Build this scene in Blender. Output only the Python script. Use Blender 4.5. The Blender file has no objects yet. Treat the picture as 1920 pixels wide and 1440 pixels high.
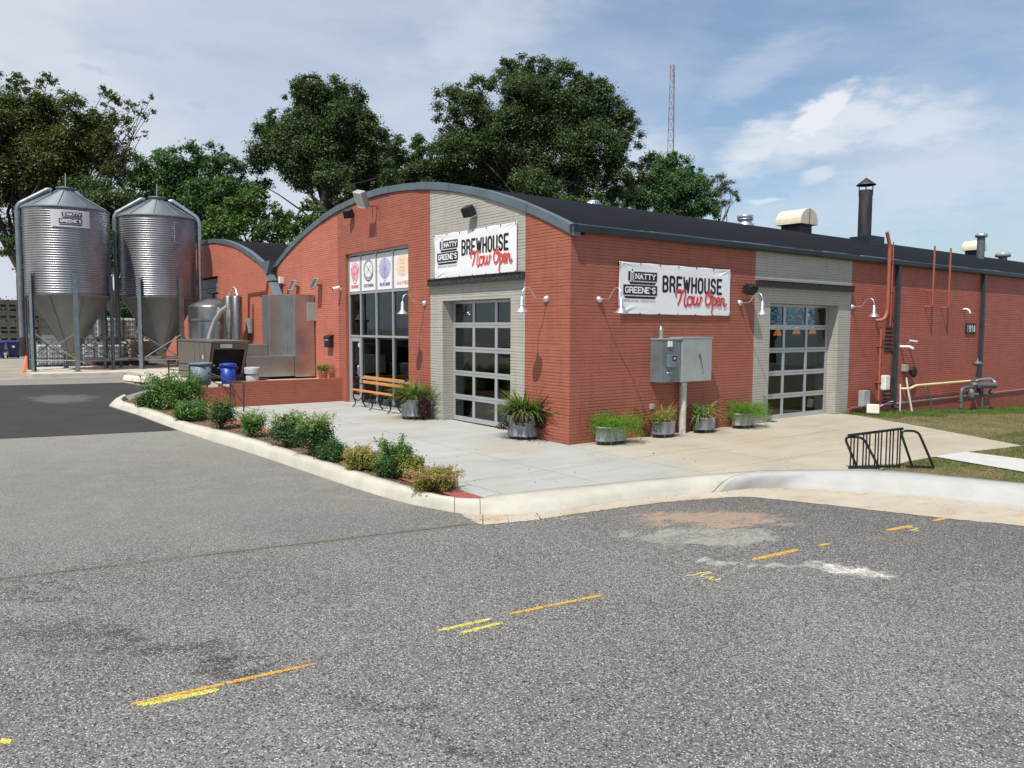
import bpy, math, random
import numpy as np
from mathutils import Vector
rnd = random.Random(7); rng = np.random.default_rng(11)
S = bpy.context.scene; COL = S.collection
pi = math.pi; rad = math.radians
# ---------------------------------------------------------------- camera
YAW, PITCH, ROLL, F = rad(52.80), rad(4.13), rad(0.28), 1460.0     # F in px of a 1920 px wide frame
CAM = Vector((-10.76, -12.19, 2.45))
_fh = Vector((math.cos(YAW), math.sin(YAW), 0)); _up = Vector((0, 0, 1)); _r = _fh.cross(_up)
_f = (math.cos(PITCH)*_fh - math.sin(PITCH)*_up); _u = _r.cross(_f)
_R = math.cos(ROLL)*_r + math.sin(ROLL)*_u; _U = -math.sin(ROLL)*_r + math.cos(ROLL)*_u
cd = bpy.data.cameras.new('camera'); cam = bpy.data.objects.new('camera', cd); COL.objects.link(cam)
cd.sensor_width = 36; cd.lens = F/1920*36; cd.clip_start = .1; cd.clip_end = 3000
from mathutils import Matrix
M_ = Matrix((_R, _U, -_f)).transposed().to_4x4(); M_.translation = CAM; cam.matrix_world = M_
S.camera = cam
# ---------------------------------------------------------------- sun, sky, exposure
SUN = Vector((-.55, -.25, 1)).normalized(); SUN_EL = math.asin(SUN.z)
ld = bpy.data.lights.new('sun', 'SUN'); ld.energy = 5.0; ld.angle = rad(.53); ld.color = (1, .95, .87)
lo = bpy.data.objects.new('sun', ld); COL.objects.link(lo); lo.rotation_euler = SUN.to_track_quat('Z', 'Y').to_euler(); lo.location = (0, 0, 40)
S.view_settings.view_transform = 'Standard'; S.view_settings.look = 'None'; S.view_settings.gamma = 1; S.view_settings.exposure = 0.0
W = bpy.data.worlds.new('World'); S.world = W; W.use_nodes = True

class NT:
    """small helper round a node tree"""
    def __init__(s, nt): s.t = nt
    def n(s, typ, **kw):
        o = s.t.nodes.new('ShaderNode'+typ)
        for k, v in kw.items():
            if k.startswith('i_'):
                key = k[2:]; key = int(key) if key.isdigit() else key.replace('_', ' ')
                s.set(o.inputs[key], v)
            else: setattr(o, k, v)
        return o
    def set(s, inp, v):
        if isinstance(v, bpy.types.NodeSocket): s.t.links.new(v, inp)
        else:
            if isinstance(v, (tuple, list)) and len(v) == 3 and inp.type == 'RGBA': v = (*v, 1)
            inp.default_value = v
    def m(s, op, a, b=0.0, c=None, clamp=False):
        o = s.t.nodes.new('ShaderNodeMath'); o.operation = op; o.use_clamp = clamp
        s.set(o.inputs[0], a); s.set(o.inputs[1], b)
        if c is not None: s.set(o.inputs[2], c)
        return o.outputs[0]
    def vm(s, op, a, b=(0, 0, 0)):
        o = s.t.nodes.new('ShaderNodeVectorMath'); o.operation = op
        s.set(o.inputs[0], a); s.set(o.inputs[1], b)
        return o.outputs['Value'] if op in ('DOT_PRODUCT', 'LENGTH', 'DISTANCE') else o.outputs[0]
    def mix(s, fac, a, b, bt='MIX'):
        o = s.t.nodes.new('ShaderNodeMix'); o.data_type = 'RGBA'; o.blend_type = bt; o.clamp_factor = True
        s.set(o.inputs[0], fac); s.set(o.inputs[6], a); s.set(o.inputs[7], b); return o.outputs[2]
    def noise(s, vec=None, scale=5, detail=4, rough=.55, dist=0.0, out=0):
        o = s.t.nodes.new('ShaderNodeTexNoise'); o.inputs['Scale'].default_value = scale; o.inputs['Detail'].default_value = detail
        o.inputs['Roughness'].default_value = rough; o.inputs['Distortion'].default_value = dist
        if vec is not None: s.t.links.new(vec, o.inputs['Vector'])
        return o.outputs[out]
    def ss(s, v, a, b, lo=0.0, hi=1.0):
        o = s.t.nodes.new('ShaderNodeMapRange'); o.interpolation_type = 'SMOOTHSTEP'
        for i, x in enumerate((v, a, b, lo, hi)): s.set(o.inputs[i], x)
        return o.outputs[0]
    def scale(s, vec, sc):
        o = s.t.nodes.new('ShaderNodeMapping'); s.t.links.new(vec, o.inputs[0]); o.inputs['Scale'].default_value = sc; return o.outputs[0]

# world: Nishita sky with thin veil and a few cumulus puffs, laid out by compass direction
t = W.node_tree; t.nodes.clear(); q = NT(t)
sky = q.n('TexSky', sky_type='NISHITA', sun_disc=False, sun_elevation=SUN_EL, sun_rotation=math.atan2(SUN.x, SUN.y) % (2*pi),
          altitude=200, air_density=1.2, dust_density=1.2, ozone_density=1.6)
d = q.n('TexCoord').outputs['Generated']
sx = q.n('SeparateXYZ'); q.set(sx.inputs[0], d)
az = q.m('ARCTAN2', sx.outputs[1], sx.outputs[0]); el = q.m('ARCSINE', sx.outputs[2])
def azel(px, py):
    v = (_f*F + _R*(px-960) - _U*(py-720)).normalized(); return math.atan2(v.y, v.x), math.asin(v.z)
cv = q.n('CombineXYZ'); q.set(cv.inputs[0], az); q.set(cv.inputs[1], q.m('MULTIPLY', el, 2.6)); q.set(cv.inputs[2], 0.3); cvo = cv.outputs[0]
n1 = q.noise(cvo, 2.3, 6, .55, .3); n2 = q.noise(cvo, 9, 6, .6, .2); n3 = q.noise(cvo, 22, 5, .6)
azw = q.m('ADD', az, q.m('MULTIPLY', q.m('SUBTRACT', n2, .5), .05)); elw = q.m('ADD', el, q.m('MULTIPLY', q.m('SUBTRACT', q.noise(cvo, 14, 6, .62, .1), .5), .045))
def blob(px, py, rx, ry, tilt=0.0):
    a0, e0 = azel(px, py); u = q.m('SUBTRACT', a0, azw); v = q.m('SUBTRACT', elw, e0)
    c, s_ = math.cos(tilt), math.sin(tilt)
    U = q.m('ADD', q.m('MULTIPLY', u, c/(rx/F)), q.m('MULTIPLY', v, s_/(rx/F)))
    V = q.m('ADD', q.m('MULTIPLY', u, -s_/(ry/F)), q.m('MULTIPLY', v, c/(ry/F)))
    return q.m('SUBTRACT', 1.0, q.m('SQRT', q.m('ADD', q.m('MULTIPLY', U, U), q.m('MULTIPLY', V, V))))
# veil: whiter to the left and low down
azl, _ = azel(120, 300); azr, _ = azel(1750, 300)
left = q.ss(az, azr, azl)
veil = q.m('ADD', q.m('MULTIPLY', left, .80), q.m('MULTIPLY', q.ss(n1, .34, .66), .46))
veil = q.m('ADD', veil, q.m('MULTIPLY', q.ss(el, .30, .02), .30), clamp=True)
veil = q.m('MULTIPLY', veil, q.ss(n2, .15, .6, .78, 1.0))
skyc = q.mix(1.0, sky.outputs[0], (1.08, 1.27, 1.42), 'MULTIPLY')
base = q.mix(veil, skyc, (7.4, 7.9, 9.0))
cover = None
for (px, py, rx, ry, tl, w) in [(1430, 265, 110, 50, .42, .95), (1530, 220, 85, 42, .55, 1.6), (1610, 225, 130, 58, .15, .95), (1520, 262, 170, 48, .1, .9), (1720, 235, 110, 60, .1, .7), (1760, 330, 230, 90, 0, .42), (1150, 300, 170, 60, 0, .5), (1560, 400, 260, 50, 0, .32), 
                            (1435, 380, 38, 13, .3, .75), (1535, 333, 40, 16, .2, .7), (1760, 370, 80, 22, .1, .45), (1430, 130, 130, 42, .5, .3), (900, 60, 190, 60, .3, .35)]:
    b = q.m('MULTIPLY', q.ss(q.m('ADD', blob(px, py, rx, ry, tl), q.m('MULTIPLY', q.m('SUBTRACT', n3, .5), 1.3)), -.10, .72), w)
    cover = b if cover is None else q.m('MAXIMUM', cover, b)
base = q.mix(q.m('MULTIPLY', cover, .86, clamp=True), base, (9.0, 9.4, 10.1))
grey = None
for (px, py, rx, ry) in [(262, 96, 60, 16), (372, 197, 32, 9), (1340, 245, 60, 12), (180, 130, 50, 8), (1350, 262, 110, 22), (1560, 300, 190, 22)]:
    b = q.ss(q.m('ADD', blob(px, py, rx, ry), q.m('MULTIPLY', q.m('SUBTRACT', n3, .5), 1.4)), .05, .8)
    grey = b if grey is None else q.m('MAXIMUM', grey, b)
base = q.mix(q.m('MULTIPLY', grey, .55), base, (5.0, 6.2, 7.9))
bg = q.n('Background'); q.set(bg.inputs[0], base); bg.inputs[1].default_value = .09
wo = q.n('OutputWorld'); q.set(wo.inputs[0], bg.outputs[0])

# ---------------------------------------------------------------- picking real positions from the survey of the photograph
def ray(px, py): return _f*F + _R*(px-960) - _U*(py-720)
def onX(px, py, X=0.0): d = ray(px, py); return CAM + d*((X-CAM.x)/d.x)
def onY(px, py, Y=0.0): d = ray(px, py); return CAM + d*((Y-CAM.y)/d.y)
def onZ(px, py, Z=0.0): d = ray(px, py); return CAM + d*((Z-CAM.z)/d.z)
def onD(px, py, D): return CAM + ray(px, py)*(D/F)
def hit(px, py, h):
    z = 0.0
    for _ in range(40):
        p = onZ(px, py, z); z = z*.5 + h(p.x, p.y)*.5
    p = onZ(px, py, z); return Vector((p.x, p.y, h(p.x, p.y)))
def proj(P): v = Vector(P)-CAM; return 960+F*v.dot(_R)/v.dot(_f), 720-F*v.dot(_U)/v.dot(_f)
def zfor(X, Y, py):
    a, b = -5.0, 60.0
    for _ in range(50):
        m = (a+b)/2
        if proj((X, Y, m))[1] > py: a = m
        else: b = m
    return a
def sstep(v, a, b): x = min(1, max(0, (v-a)/(b-a))); return x*x*(3-2*x)
def h_road(x, y): return -.20 + .65*min(1, max(0, (y-6)/14))*(1-sstep(x, -1.2, -.2)*(1-sstep(y, 34.5, 38))) - .12*sstep(x, -2, 3) - .05*max(0, x-6)*(1-sstep(y, 30, 40))
def h_yard(x, y): return .006*y - .043*max(0, x-11)
def h_bed(x, y): return max(.006*y, h_road(x, y)+.17)

# ---------------------------------------------------------------- mesh helpers
class MB:
    def __init__(s): s.v = []; s.f = []; s.sm = []
    def add(s, vs, fs, smooth=False):
        o = len(s.v); s.v += [tuple(v) for v in vs]; s.f += [tuple(i+o for i in f) for f in fs]; s.sm += [smooth]*len(fs); return s
    def box(s, a, b):
        x0, y0, z0 = a; x1, y1, z1 = b
        return s.add([(x0,y0,z0),(x1,y0,z0),(x1,y1,z0),(x0,y1,z0),(x0,y0,z1),(x1,y0,z1),(x1,y1,z1),(x0,y1,z1)],
              [(0,3,2,1),(4,5,6,7),(0,1,5,4),(1,2,6,5),(2,3,7,6),(3,0,4,7)])
    def cbox(s, c, sz, rz=0.0, tilt=None):
        mb = MB().box((-sz[0]/2, -sz[1]/2, -sz[2]/2), (sz[0]/2, sz[1]/2, sz[2]/2))
        M = Matrix.Translation(c) @ Matrix.Rotation(rz, 4, 'Z')
        if tilt: M = M @ Matrix.Rotation(tilt[1], 4, tilt[0])
        return s.add([M @ Vector(v) for v in mb.v], mb.f)
    def tube(s, pts, r, n=10, caps=True, smooth=True):
        pts = [Vector(p) for p in pts]; rs = r if isinstance(r, (list, tuple)) else [r]*len(pts)
        vs = []; fs = []; prev = None
        for i, p in enumerate(pts):
            d = (pts[min(i+1, len(pts)-1)] - pts[max(i-1, 0)]).normalized()
            if prev is None: a = d.orthogonal().normalized()
            else:
                a = (prev - d*prev.dot(d)); a = a.normalized() if a.length > 1e-6 else d.orthogonal().normalized()
            prev = a; b = d.cross(a)
            for k in range(n): th = 2*pi*k/n; vs.append(p + (a*math.cos(th)+b*math.sin(th))*rs[i])
        for i in range(len(pts)-1):
            for k in range(n): k2 = (k+1) % n; fs.append((i*n+k, i*n+k2, (i+1)*n+k2, (i+1)*n+k))
        s.add(vs, fs, smooth)
        if caps:
            s.add(vs[:n], [tuple(range(n-1, -1, -1))]); s.add(vs[-n:], [tuple(range(n))])
        return s
    def lathe(s, prof, c=(0, 0, 0), n=24, smooth=True, sx=1.0, sy=1.0, caps=True, rot=0.0):
        vs = []; fs = []; cx, cy, cz = c
        for (r, z) in prof:
            for k in range(n): th = 2*pi*k/n+rot; vs.append((cx+r*sx*math.cos(th), cy+r*sy*math.sin(th), cz+z))
        for i in range(len(prof)-1):
            for k in range(n): k2 = (k+1) % n; fs.append((i*n+k, i*n+k2, (i+1)*n+k2, (i+1)*n+k))
        s.add(vs, fs, smooth)
        if caps:
            if prof[0][0] > 1e-4: s.add(vs[:n], [tuple(range(n-1, -1, -1))])
            if prof[-1][0] > 1e-4: s.add(vs[-n:], [tuple(range(n))])
        return s
    def prism(s, poly, axis, a, b):
        """poly: 2d points; axis 'X': (y,z) 'Y': (x,z) 'Z': (x,y)"""
        def P(u, v, w): return {'X': (w, u, v), 'Y': (u, w, v), 'Z': (u, v, w)}[axis]
        n = len(poly); vs = [P(*p, a) for p in poly]+[P(*p, b) for p in poly]
        fs = [tuple(range(n-1, -1, -1)), tuple(range(n, 2*n))]+[(i, (i+1) % n, n+(i+1) % n, n+i) for i in range(n)]
        return s.add(vs, fs)
    def loft(s, rows, smooth=False, close=False):
        n = len(rows[0]); vs = [p for r in rows for p in r]; fs = []
        for i in range(len(rows)-1):
            for k in range(n-(0 if close else 1)): k2 = (k+1) % n; fs.append((i*n+k, (i+1)*n+k, (i+1)*n+k2, i*n+k2))
        return s.add(vs, fs, smooth)
    def build(s, name, mat, parent=None, bevel=0.0, local=False):
        off = Vector((0, 0, 0)); p = parent
        while p is not None: off += p.location; p = p.parent
        me = bpy.data.meshes.new(name)
        vs = s.v if local else [(v[0]-off.x, v[1]-off.y, v[2]-off.z) for v in s.v]
        me.from_pydata(vs, [], s.f); me.polygons.foreach_set('use_smooth', s.sm)
        me.materials.append(mat); me.update()
        import bmesh
        bm = bmesh.new(); bm.from_mesh(me); bmesh.ops.recalc_face_normals(bm, faces=bm.faces); bm.to_mesh(me); bm.free()
        o = bpy.data.objects.new(name, me); COL.objects.link(o)
        if parent is not None: o.parent = parent
        if bevel:
            b = o.modifiers.new('bevel', 'BEVEL'); b.width = bevel; b.segments = 2; b.limit_method = 'ANGLE'; b.angle_limit = rad(40)
        return o
def thing(name, label, cat, loc=(0, 0, 0), group=None, rz=0.0):
    o = bpy.data.objects.new(name, None); COL.objects.link(o); o.location = loc; o.empty_display_size = .2
    return tag(o, label, cat, group)
def tag(o, label, cat, group=None):
    o['label'] = label; o['category'] = cat
    if group: o['group'] = group
    return o
def kind(o, k): o['kind'] = k; return o
def copy_thing(root, loc, label, rz=0.0):
    r = root.copy(); COL.objects.link(r); r.location = loc; r.rotation_euler = (0, 0, rz); r['label'] = label
    for ch in root.children:
        c = ch.copy(); COL.objects.link(c); c.parent = r
        for g in ch.children: e = g.copy(); COL.objects.link(e); e.parent = c
    return r

# ---------------------------------------------------------------- materials
def lin(c):
    if isinstance(c, str): c = [int(c[i:i+2], 16)/255 for i in (1, 3, 5)]
    return tuple(((x+.055)/1.055)**2.4 if x > .04045 else x/12.92 for x in c)
def mat(name, col, rough=.6, metal=0.0, var=.15, vscale=3.0, bump=0.0, bscale=40, spec=.5, stretch=(1, 1, 1), dirt=None, dirtc=(.1, .08, .06)):
    m = bpy.data.materials.new(name); m.use_nodes = True; t = m.node_tree; q = NT(t); P = t.nodes['Principled BSDF']
    co = q.n('TexCoord').outputs['Object']; co = q.scale(co, stretch)
    nz = q.noise(co, vscale, 5, .6)
    c = q.mix(q.m('MULTIPLY', q.ss(nz, .25, .75), 1.0), tuple(x*(1-var) for x in col), tuple(min(1, x*(1+var)) for x in col))
    if dirt: c = q.mix(q.ss(q.noise(co, vscale*2.3, 6, .7), 1-dirt, 1-dirt+.25), c, dirtc)
    q.set(P.inputs['Base Color'], c); P.inputs['Roughness'].default_value = rough; P.inputs['Metallic'].default_value = metal
    P.inputs['Specular IOR Level'].default_value = spec
    if bump:
        b = q.n('Bump', i_Strength=bump, i_Distance=.01); q.set(b.inputs['Height'], q.noise(co, bscale, 4, .6)); q.set(P.inputs['Normal'], b.outputs[0])
    return m
def brick_mat(name, col, mortar_dark=.55, var=.12, fade=None):
    m = bpy.data.materials.new(name); m.use_nodes = True; t = m.node_tree; q = NT(t); P = t.nodes['Principled BSDF']
    g = q.n('NewGeometry').outputs['Position']; sp = q.n('SeparateXYZ'); q.set(sp.inputs[0], g)
    cb = q.n('CombineXYZ'); q.set(cb.inputs[0], q.m('ADD', sp.outputs[0], sp.outputs[1])); q.set(cb.inputs[1], sp.outputs[2]); uv = cb.outputs[0]
    wob = q.noise(uv, 3.0, 3, .5); wob2 = q.m('MULTIPLY', q.m('SUBTRACT', wob, .5), .012)
    cb2 = q.n('CombineXYZ'); q.set(cb2.inputs[0], q.m('ADD', sp.outputs[0], sp.outputs[1])); q.set(cb2.inputs[1], q.m('ADD', sp.outputs[2], wob2))
    br = q.n('TexBrick', offset=.5); q.set(br.inputs['Vector'], cb2.outputs[0])
    for k, v in (('Scale', 1.0), ('Mortar Size', .0055), ('Mortar Smooth', .35), ('Bias', 0.0), ('Brick Width', .215), ('Row Height', .0677)): br.inputs[k].default_value = v
    br.inputs['Color1'].default_value = (1, 1, 1, 1); br.inputs['Color2'].default_value = (.8, .8, .8, 1); br.inputs['Mortar'].default_value = (.0, .0, .0, 1)
    mort = br.outputs['Fac']
    # bed joints read darker than head joints: a horizontal-course mask of uneven depth
    row = q.m('FRACT', q.m('DIVIDE', q.m('ADD', sp.outputs[2], wob2), .0677))
    bed = q.ss(row, .30, .06)
    rowid = q.m('FLOOR', q.m('DIVIDE', sp.outputs[2], .0677))
    cr = q.n('CombineXYZ'); q.set(cr.inputs[0], q.m('MULTIPLY', q.m('ADD', sp.outputs[0], sp.outputs[1]), .55)); q.set(cr.inputs[1], q.m('MULTIPLY', rowid, 3.7))
    cut = q.ss(q.noise(cr.outputs[0], 1.6, 4, .65), .30, .58)
    joint = q.m('ADD', q.m('MULTIPLY', mort, .22), q.m('MULTIPLY', q.m('MULTIPLY', bed, cut), .85), clamp=True)
    big = q.noise(g, .45, 5, .6); fine = q.noise(g, 9, 4, .6); med = q.noise(g, 2.6, 5, .65)
    c = q.mix(q.m('MULTIPLY', q.m('ADD', q.ss(big, .3, .7), q.ss(med, .35, .7)), .5), tuple(x*(1-var) for x in col), tuple(min(1, x*(1+var)) for x in col))
    c = q.mix(q.m('MULTIPLY', q.ss(fine, .45, .75), .25), c, tuple(x*.75 for x in col))
    if fade: c = q.mix(q.m('MULTIPLY', q.ss(q.noise(uv, 1.1, 5, .7), .48, .75), .5), c, fade)
    bv = q.mix(.10, c, br.outputs['Color'], 'MULTIPLY')
    # rain streaks and grime low on the wall
    st = q.scale(g, (2.2, 2.2, .22)); c2 = q.mix(q.m('MULTIPLY', q.ss(q.noise(st, 2.4, 4, .6), .48, .78), .42), bv, tuple(x*.55 for x in col))
    c2 = q.mix(q.m('MULTIPLY', q.ss(sp.outputs[2], .30, -.05), q.ss(fine, .3, .7, .1, .55)), c2, tuple(x*.5 for x in col))
    q.set(P.inputs['Base Color'], q.mix(q.m('MULTIPLY', joint, mortar_dark), c2, tuple(x*.22 for x in col)))
    P.inputs['Roughness'].default_value = .55; P.inputs['Specular IOR Level'].default_value = .35
    hgt = q.m('SUBTRACT', q.m('MULTIPLY', fine, .12), q.m('MAXIMUM', q.m('MULTIPLY', mort, .5), q.m('MULTIPLY', bed, cut)))
    b = q.n('Bump', i_Strength=.8, i_Distance=.008); q.set(b.inputs['Height'], hgt); q.set(P.inputs['Normal'], b.outputs[0])
    return m
M = {}
M['red'] = brick_mat('painted_brick_red', (.385, .120, .078))
M['coral'] = brick_mat('painted_brick_coral', (.55, .175, .115), var=.08, fade=(.62, .23, .165))
M['red_side'] = brick_mat('painted_brick_weathered_red', (.425, .115, .080), .6, fade=(.47, .165, .125))
M['grey'] = brick_mat('painted_brick_grey', (.44, .42, .365), .42, .05)
M['roof'] = mat('roof_membrane', (.0045, .0052, .0075), .92, var=.35, vscale=1.2, bump=.3, bscale=30, spec=.2)
M['trim'] = mat('roof_edge_metal', (.13, .175, .195), .5, .35, .12, 1.5)
M['gutter'] = mat('gutter_metal', (.025, .034, .042), .45, .3, .25, 2)
M['alu'] = mat('anodised_aluminium', (.50, .51, .52), .42, .55, .06, 4)
M['galv'] = mat('galvanised', (.55, .56, .58), .38, .85, .15, 6)
M['lamp'] = mat('lamp_aluminium', (.66, .66, .67), .38, .85, .06, 10)
M['steel'] = mat('dark_steel_beam', (.060, .058, .056), .55, .4, .4, 9, .2, 60)
M['black'] = mat('black_plastic', (.012, .012, .013), .45, 0, .3, 8)
M['white'] = mat('white_plastic', (.72, .72, .70), .5)
M['vinyl'] = mat('banner_vinyl', (.80, .80, .80), .45, 0, .02, 2)
M['ink'] = mat('black_print', (.010, .010, .012), .5, 0, .1)
M['inkgrey'] = mat('grey_print', (.22, .22, .24), .5)
M['inkred'] = mat('red_print', (.62, .022, .022), .5, 0, .05)
M['inkpink'] = mat('pale_red_print', (.80, .30, .28), .5, 0, .05)
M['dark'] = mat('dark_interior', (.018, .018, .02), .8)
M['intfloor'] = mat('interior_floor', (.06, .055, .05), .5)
M['box_grey'] = mat('cabinet_light_grey', (.33, .35, .335), .45, .1, .1, 2.5, dirt=.35, dirtc=(.2, .21, .2))
M['box_dark'] = mat('cabinet_blue_grey', (.16, .19, .205), .45, .2, .2, 2.5, dirt=.4, dirtc=(.09, .11, .12))
M['ppipe'] = mat('weathered_white_pipe', (.52, .50, .45), .6, 0, .2, 3, dirt=.4, dirtc=(.34, .2, .1))
M['redpipe'] = mat('painted_pipe', (.36, .095, .062), .5, 0, .1, 4)
M['yellowpipe'] = mat('cream_gas_pipe', (.72, .62, .33), .45, 0, .06, 4)
M['gaspipe'] = mat('grey_gas_pipe', (.12, .15, .155), .5, .3, .2, 8)
M['downspout'] = mat('downspout_metal', (.045, .058, .068), .45, .4, .2, 3)
M['wood'] = mat('bench_slat_wood', (.60, .255, .075), .45, 0, .2, 12, stretch=(1, .15, 1))
M['iron'] = mat('green_cast_iron', (.012, .035, .028), .45, .3, .2, 8)
M['soil'] = mat('soil', (.05, .032, .02), .95, 0, .4, 20, .5, 60)
M['mulch'] = mat('bark_mulch', (.17, .098, .062), .95, 0, .55, 34, 1.0, 55)
M['tub'] = mat('weathered_zinc', (.30, .315, .32), .5, .55, .4, 5, .15, 30, stretch=(1, 1, .35), dirt=.38, dirtc=(.12, .13, .14))
M['brass'] = mat('caster_brass', (.24, .15, .07), .5, .6)
M['terra'] = mat('terracotta', (.47, .18, .09), .75, 0, .15, 8)
M['kerb'] = mat('kerb_concrete', (.47, .445, .37), .85, 0, .12, 2.2, .35, 90, dirt=.34, dirtc=(.37, .335, .26))
M['kerbwhite'] = mat('kerb_concrete_new', (.40, .397, .38), .85, 0, .07, 2.2, .35, 90, dirt=.25, dirtc=(.37, .355, .32))
M['gutterpan'] = mat('gutter_pan_concrete', (.44, .385, .30), .9, 0, .12, 1.4, .4, 80, dirt=.52, dirtc=(.40, .27, .155), stretch=(.45, 1, 1))
M['redstrip'] = mat('red_painted_strip', (.30, .085, .065), .7, 0, .18, 6)
M['pad'] = mat('pad_concrete', (.50, .45, .37), .9, 0, .15, 3, .3, 60)
M['stop'] = mat('wheel_stop_concrete', (.66, .62, .52), .85, 0, .1, 6, .3, 60)
M['sidewalk'] = mat('new_sidewalk', (.50, .485, .455), .85, 0, .06, 3, .2, 80)
M['bike'] = mat('black_tube', (.008, .008, .009), .3, 0, .2)
M['duct'] = mat('duct_sheet_metal', (.50, .50, .49), .30, .95, .10, 2.5, .06, 5)
M['ductshade'] = mat('duct_coated_metal', (.085, .105, .105), .5, .5, .2, 2.5)
M['brown'] = mat('brown_equipment_paint', (.135, .115, .095), .5, 0, .1, 3)
M['inox'] = mat('stainless', (.27, .25, .225), .28, .95, .15, 5)
M['canblue'] = mat('blue_plastic', (.012, .05, .32), .42, 0, .1, 5)
M['cangrey'] = mat('blue_grey_plastic', (.14, .19, .22), .5, 0, .1, 5)
M['liner'] = mat('white_bin_liner', (.42, .43, .45), .4, 0, .15, 18, .8, 16)
M['navy'] = mat('navy_cart_plastic', (.012, .025, .15), .45)
M['crate'] = mat('beige_bulk_bin', (.26, .225, .18), .8, 0, .15, 4)
M['tote'] = mat('milky_tote_plastic', (.55, .58, .60), .5)
M['cage'] = mat('cage_steel', (.14, .14, .15), .45, .6)
M['pallet'] = mat('pale_wood', (.48, .39, .29), .85, 0, .2, 10)
M['cone'] = mat('cone_orange', (.85, .13, .03), .5)
M['yellow'] = mat('safety_yellow', (.72, .52, .08), .55)
M['rail'] = mat('painted_handrail', (.060, .045, .045), .45, .3, .2)
M['fan'] = mat('cream_fan_hood', (.66, .60, .45), .55, 0, .08, 5)
M['flue'] = mat('weathered_black_flue', (.052, .050, .050), .6, .4, .5, 4, stretch=(1, 1, .3), dirt=.3, dirtc=(.15, .14, .13))
M['rust'] = mat('rusty_red_beam', (.16, .03, .02), .7)
M['paint_o'] = mat('survey_paint_orange', (.80, .46, .06), .7, 0, .12, 40)
M['paint_y'] = mat('survey_paint_yellow', (.78, .68, .12), .7, 0, .12, 40)
M['bark'] = mat('bark', (.042, .034, .028), .95, 0, .3, 8, .6, 20)
M['stem'] = mat('shrub_stem', (.10, .065, .04), .9)
def emis(name, c, s):
    m = bpy.data.materials.new(name); m.use_nodes = True; P = m.node_tree.nodes['Principled BSDF']
    P.inputs['Base Color'].default_value = (*c, 1); P.inputs['Emission Color'].default_value = (*c, 1); P.inputs['Emission Strength'].default_value = s; return m
M['glow'] = emis('pendant_glow', (.9, .25, .06), 1.6)
# screen: blotchy blue and white picture
m = bpy.data.materials.new('menu_screen'); m.use_nodes = True; q = NT(m.node_tree); P = m.node_tree.nodes['Principled BSDF']
co = q.scale(q.n('TexCoord').outputs['Object'], (1, 1, 3)); c = q.mix(q.ss(q.noise(co, 5, 5, .7), .45, .6), (.01, .03, .10), (.20, .28, .36)); c = q.mix(q.ss(q.noise(co, 2.2, 2, .5), .56, .6), c, (.01, .16, .22))
P.inputs['Base Color'].default_value = (.01, .01, .01, 1); q.set(P.inputs['Emission Color'], c); P.inputs['Emission Strength'].default_value = 2.2; M['screen'] = m
# glass
def glass_mat(name, tint, refl=1.0, wob=.35):
    m = bpy.data.materials.new(name); m.use_nodes = True; t = m.node_tree; q = NT(t); t.nodes.remove(t.nodes['Principled BSDF'])
    tr = q.n('BsdfTransparent'); tr.inputs[0].default_value = (*tint, 1); gl = q.n('BsdfGlossy'); gl.inputs['Roughness'].default_value = .015; gl.inputs[0].default_value = (.95, .98, 1, 1)
    b = q.n('Bump', i_Strength=wob, i_Distance=.004); q.set(b.inputs['Height'], q.noise(q.n('TexCoord').outputs['Object'], 1.6, 1, .4)); q.set(gl.inputs['Normal'], b.outputs[0])
    fr = q.n('Fresnel', i_IOR=1.5); mx = q.n('MixShader'); q.set(mx.inputs[0], q.m('MULTIPLY', fr.outputs[0], refl*.36)); q.set(mx.inputs[1], tr.outputs[0]); q.set(mx.inputs[2], gl.outputs[0])
    q.set(t.nodes['Material Output'].inputs[0], mx.outputs[0]); return m
M['glass'] = glass_mat('window_glass', (.50, .54, .52))
# corrugated steel of the silos
m = mat('corrugated_zinc', (.36, .375, .395), .36, .85, .25, 1.1, stretch=(1, 1, .5), dirt=.30, dirtc=(.30, .315, .335)); M['corr'] = m
M['cone_metal'] = mat('smooth_zinc_cone', (.235, .25, .255), .5, .6, .14, 1.2, stretch=(1, 1, .4))
M['roofcone'] = mat('silo_roof_zinc', (.16, .19, .205), .6, .25, .1, 1.5)
M['leg'] = mat('silo_leg_zinc', (.20, .235, .25), .5, .5, .2, 4)
# foliage
def leaf_mat(name, c1, c2, c3=None, trans=.30, sc=.5, rough=.5):
    m = bpy.data.materials.new(name); m.use_nodes = True; t = m.node_tree; q = NT(t); P = t.nodes['Principled BSDF']
    g = q.n('TexCoord').outputs['Object']; a = q.ss(q.noise(g, sc, 4, .6), .35, .65); b = q.ss(q.noise(g, sc*22, 2, .5), .3, .7)
    c = q.mix(a, c1, c2); c = q.mix(q.m('MULTIPLY', b, .6), c, c3 or tuple(x*1.5 for x in c2))
    q.set(P.inputs['Base Color'], c); P.inputs['Roughness'].default_value = rough; P.inputs['Specular IOR Level'].default_value = .4
    tl = q.n('BsdfTranslucent'); q.set(tl.inputs[0], q.mix(1.0, c, (1.3, 1.6, .5), 'MULTIPLY'))
    mx = q.n('MixShader', i_0=trans); q.set(mx.inputs[1], P.outputs[0]); q.set(mx.inputs[2], tl.outputs[0]); q.set(t.nodes['Material Output'].inputs[0], mx.outputs[0]); return m
M['oak'] = leaf_mat('oak_leaf', (.032, .056, .019), (.062, .104, .034), (.115, .155, .065))
M['olive'] = leaf_mat('elm_leaf', (.042, .054, .015), (.078, .100, .024), (.115, .145, .04))
M['bright'] = leaf_mat('maple_leaf', (.045, .095, .018), (.085, .155, .03), (.13, .20, .045))
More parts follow.
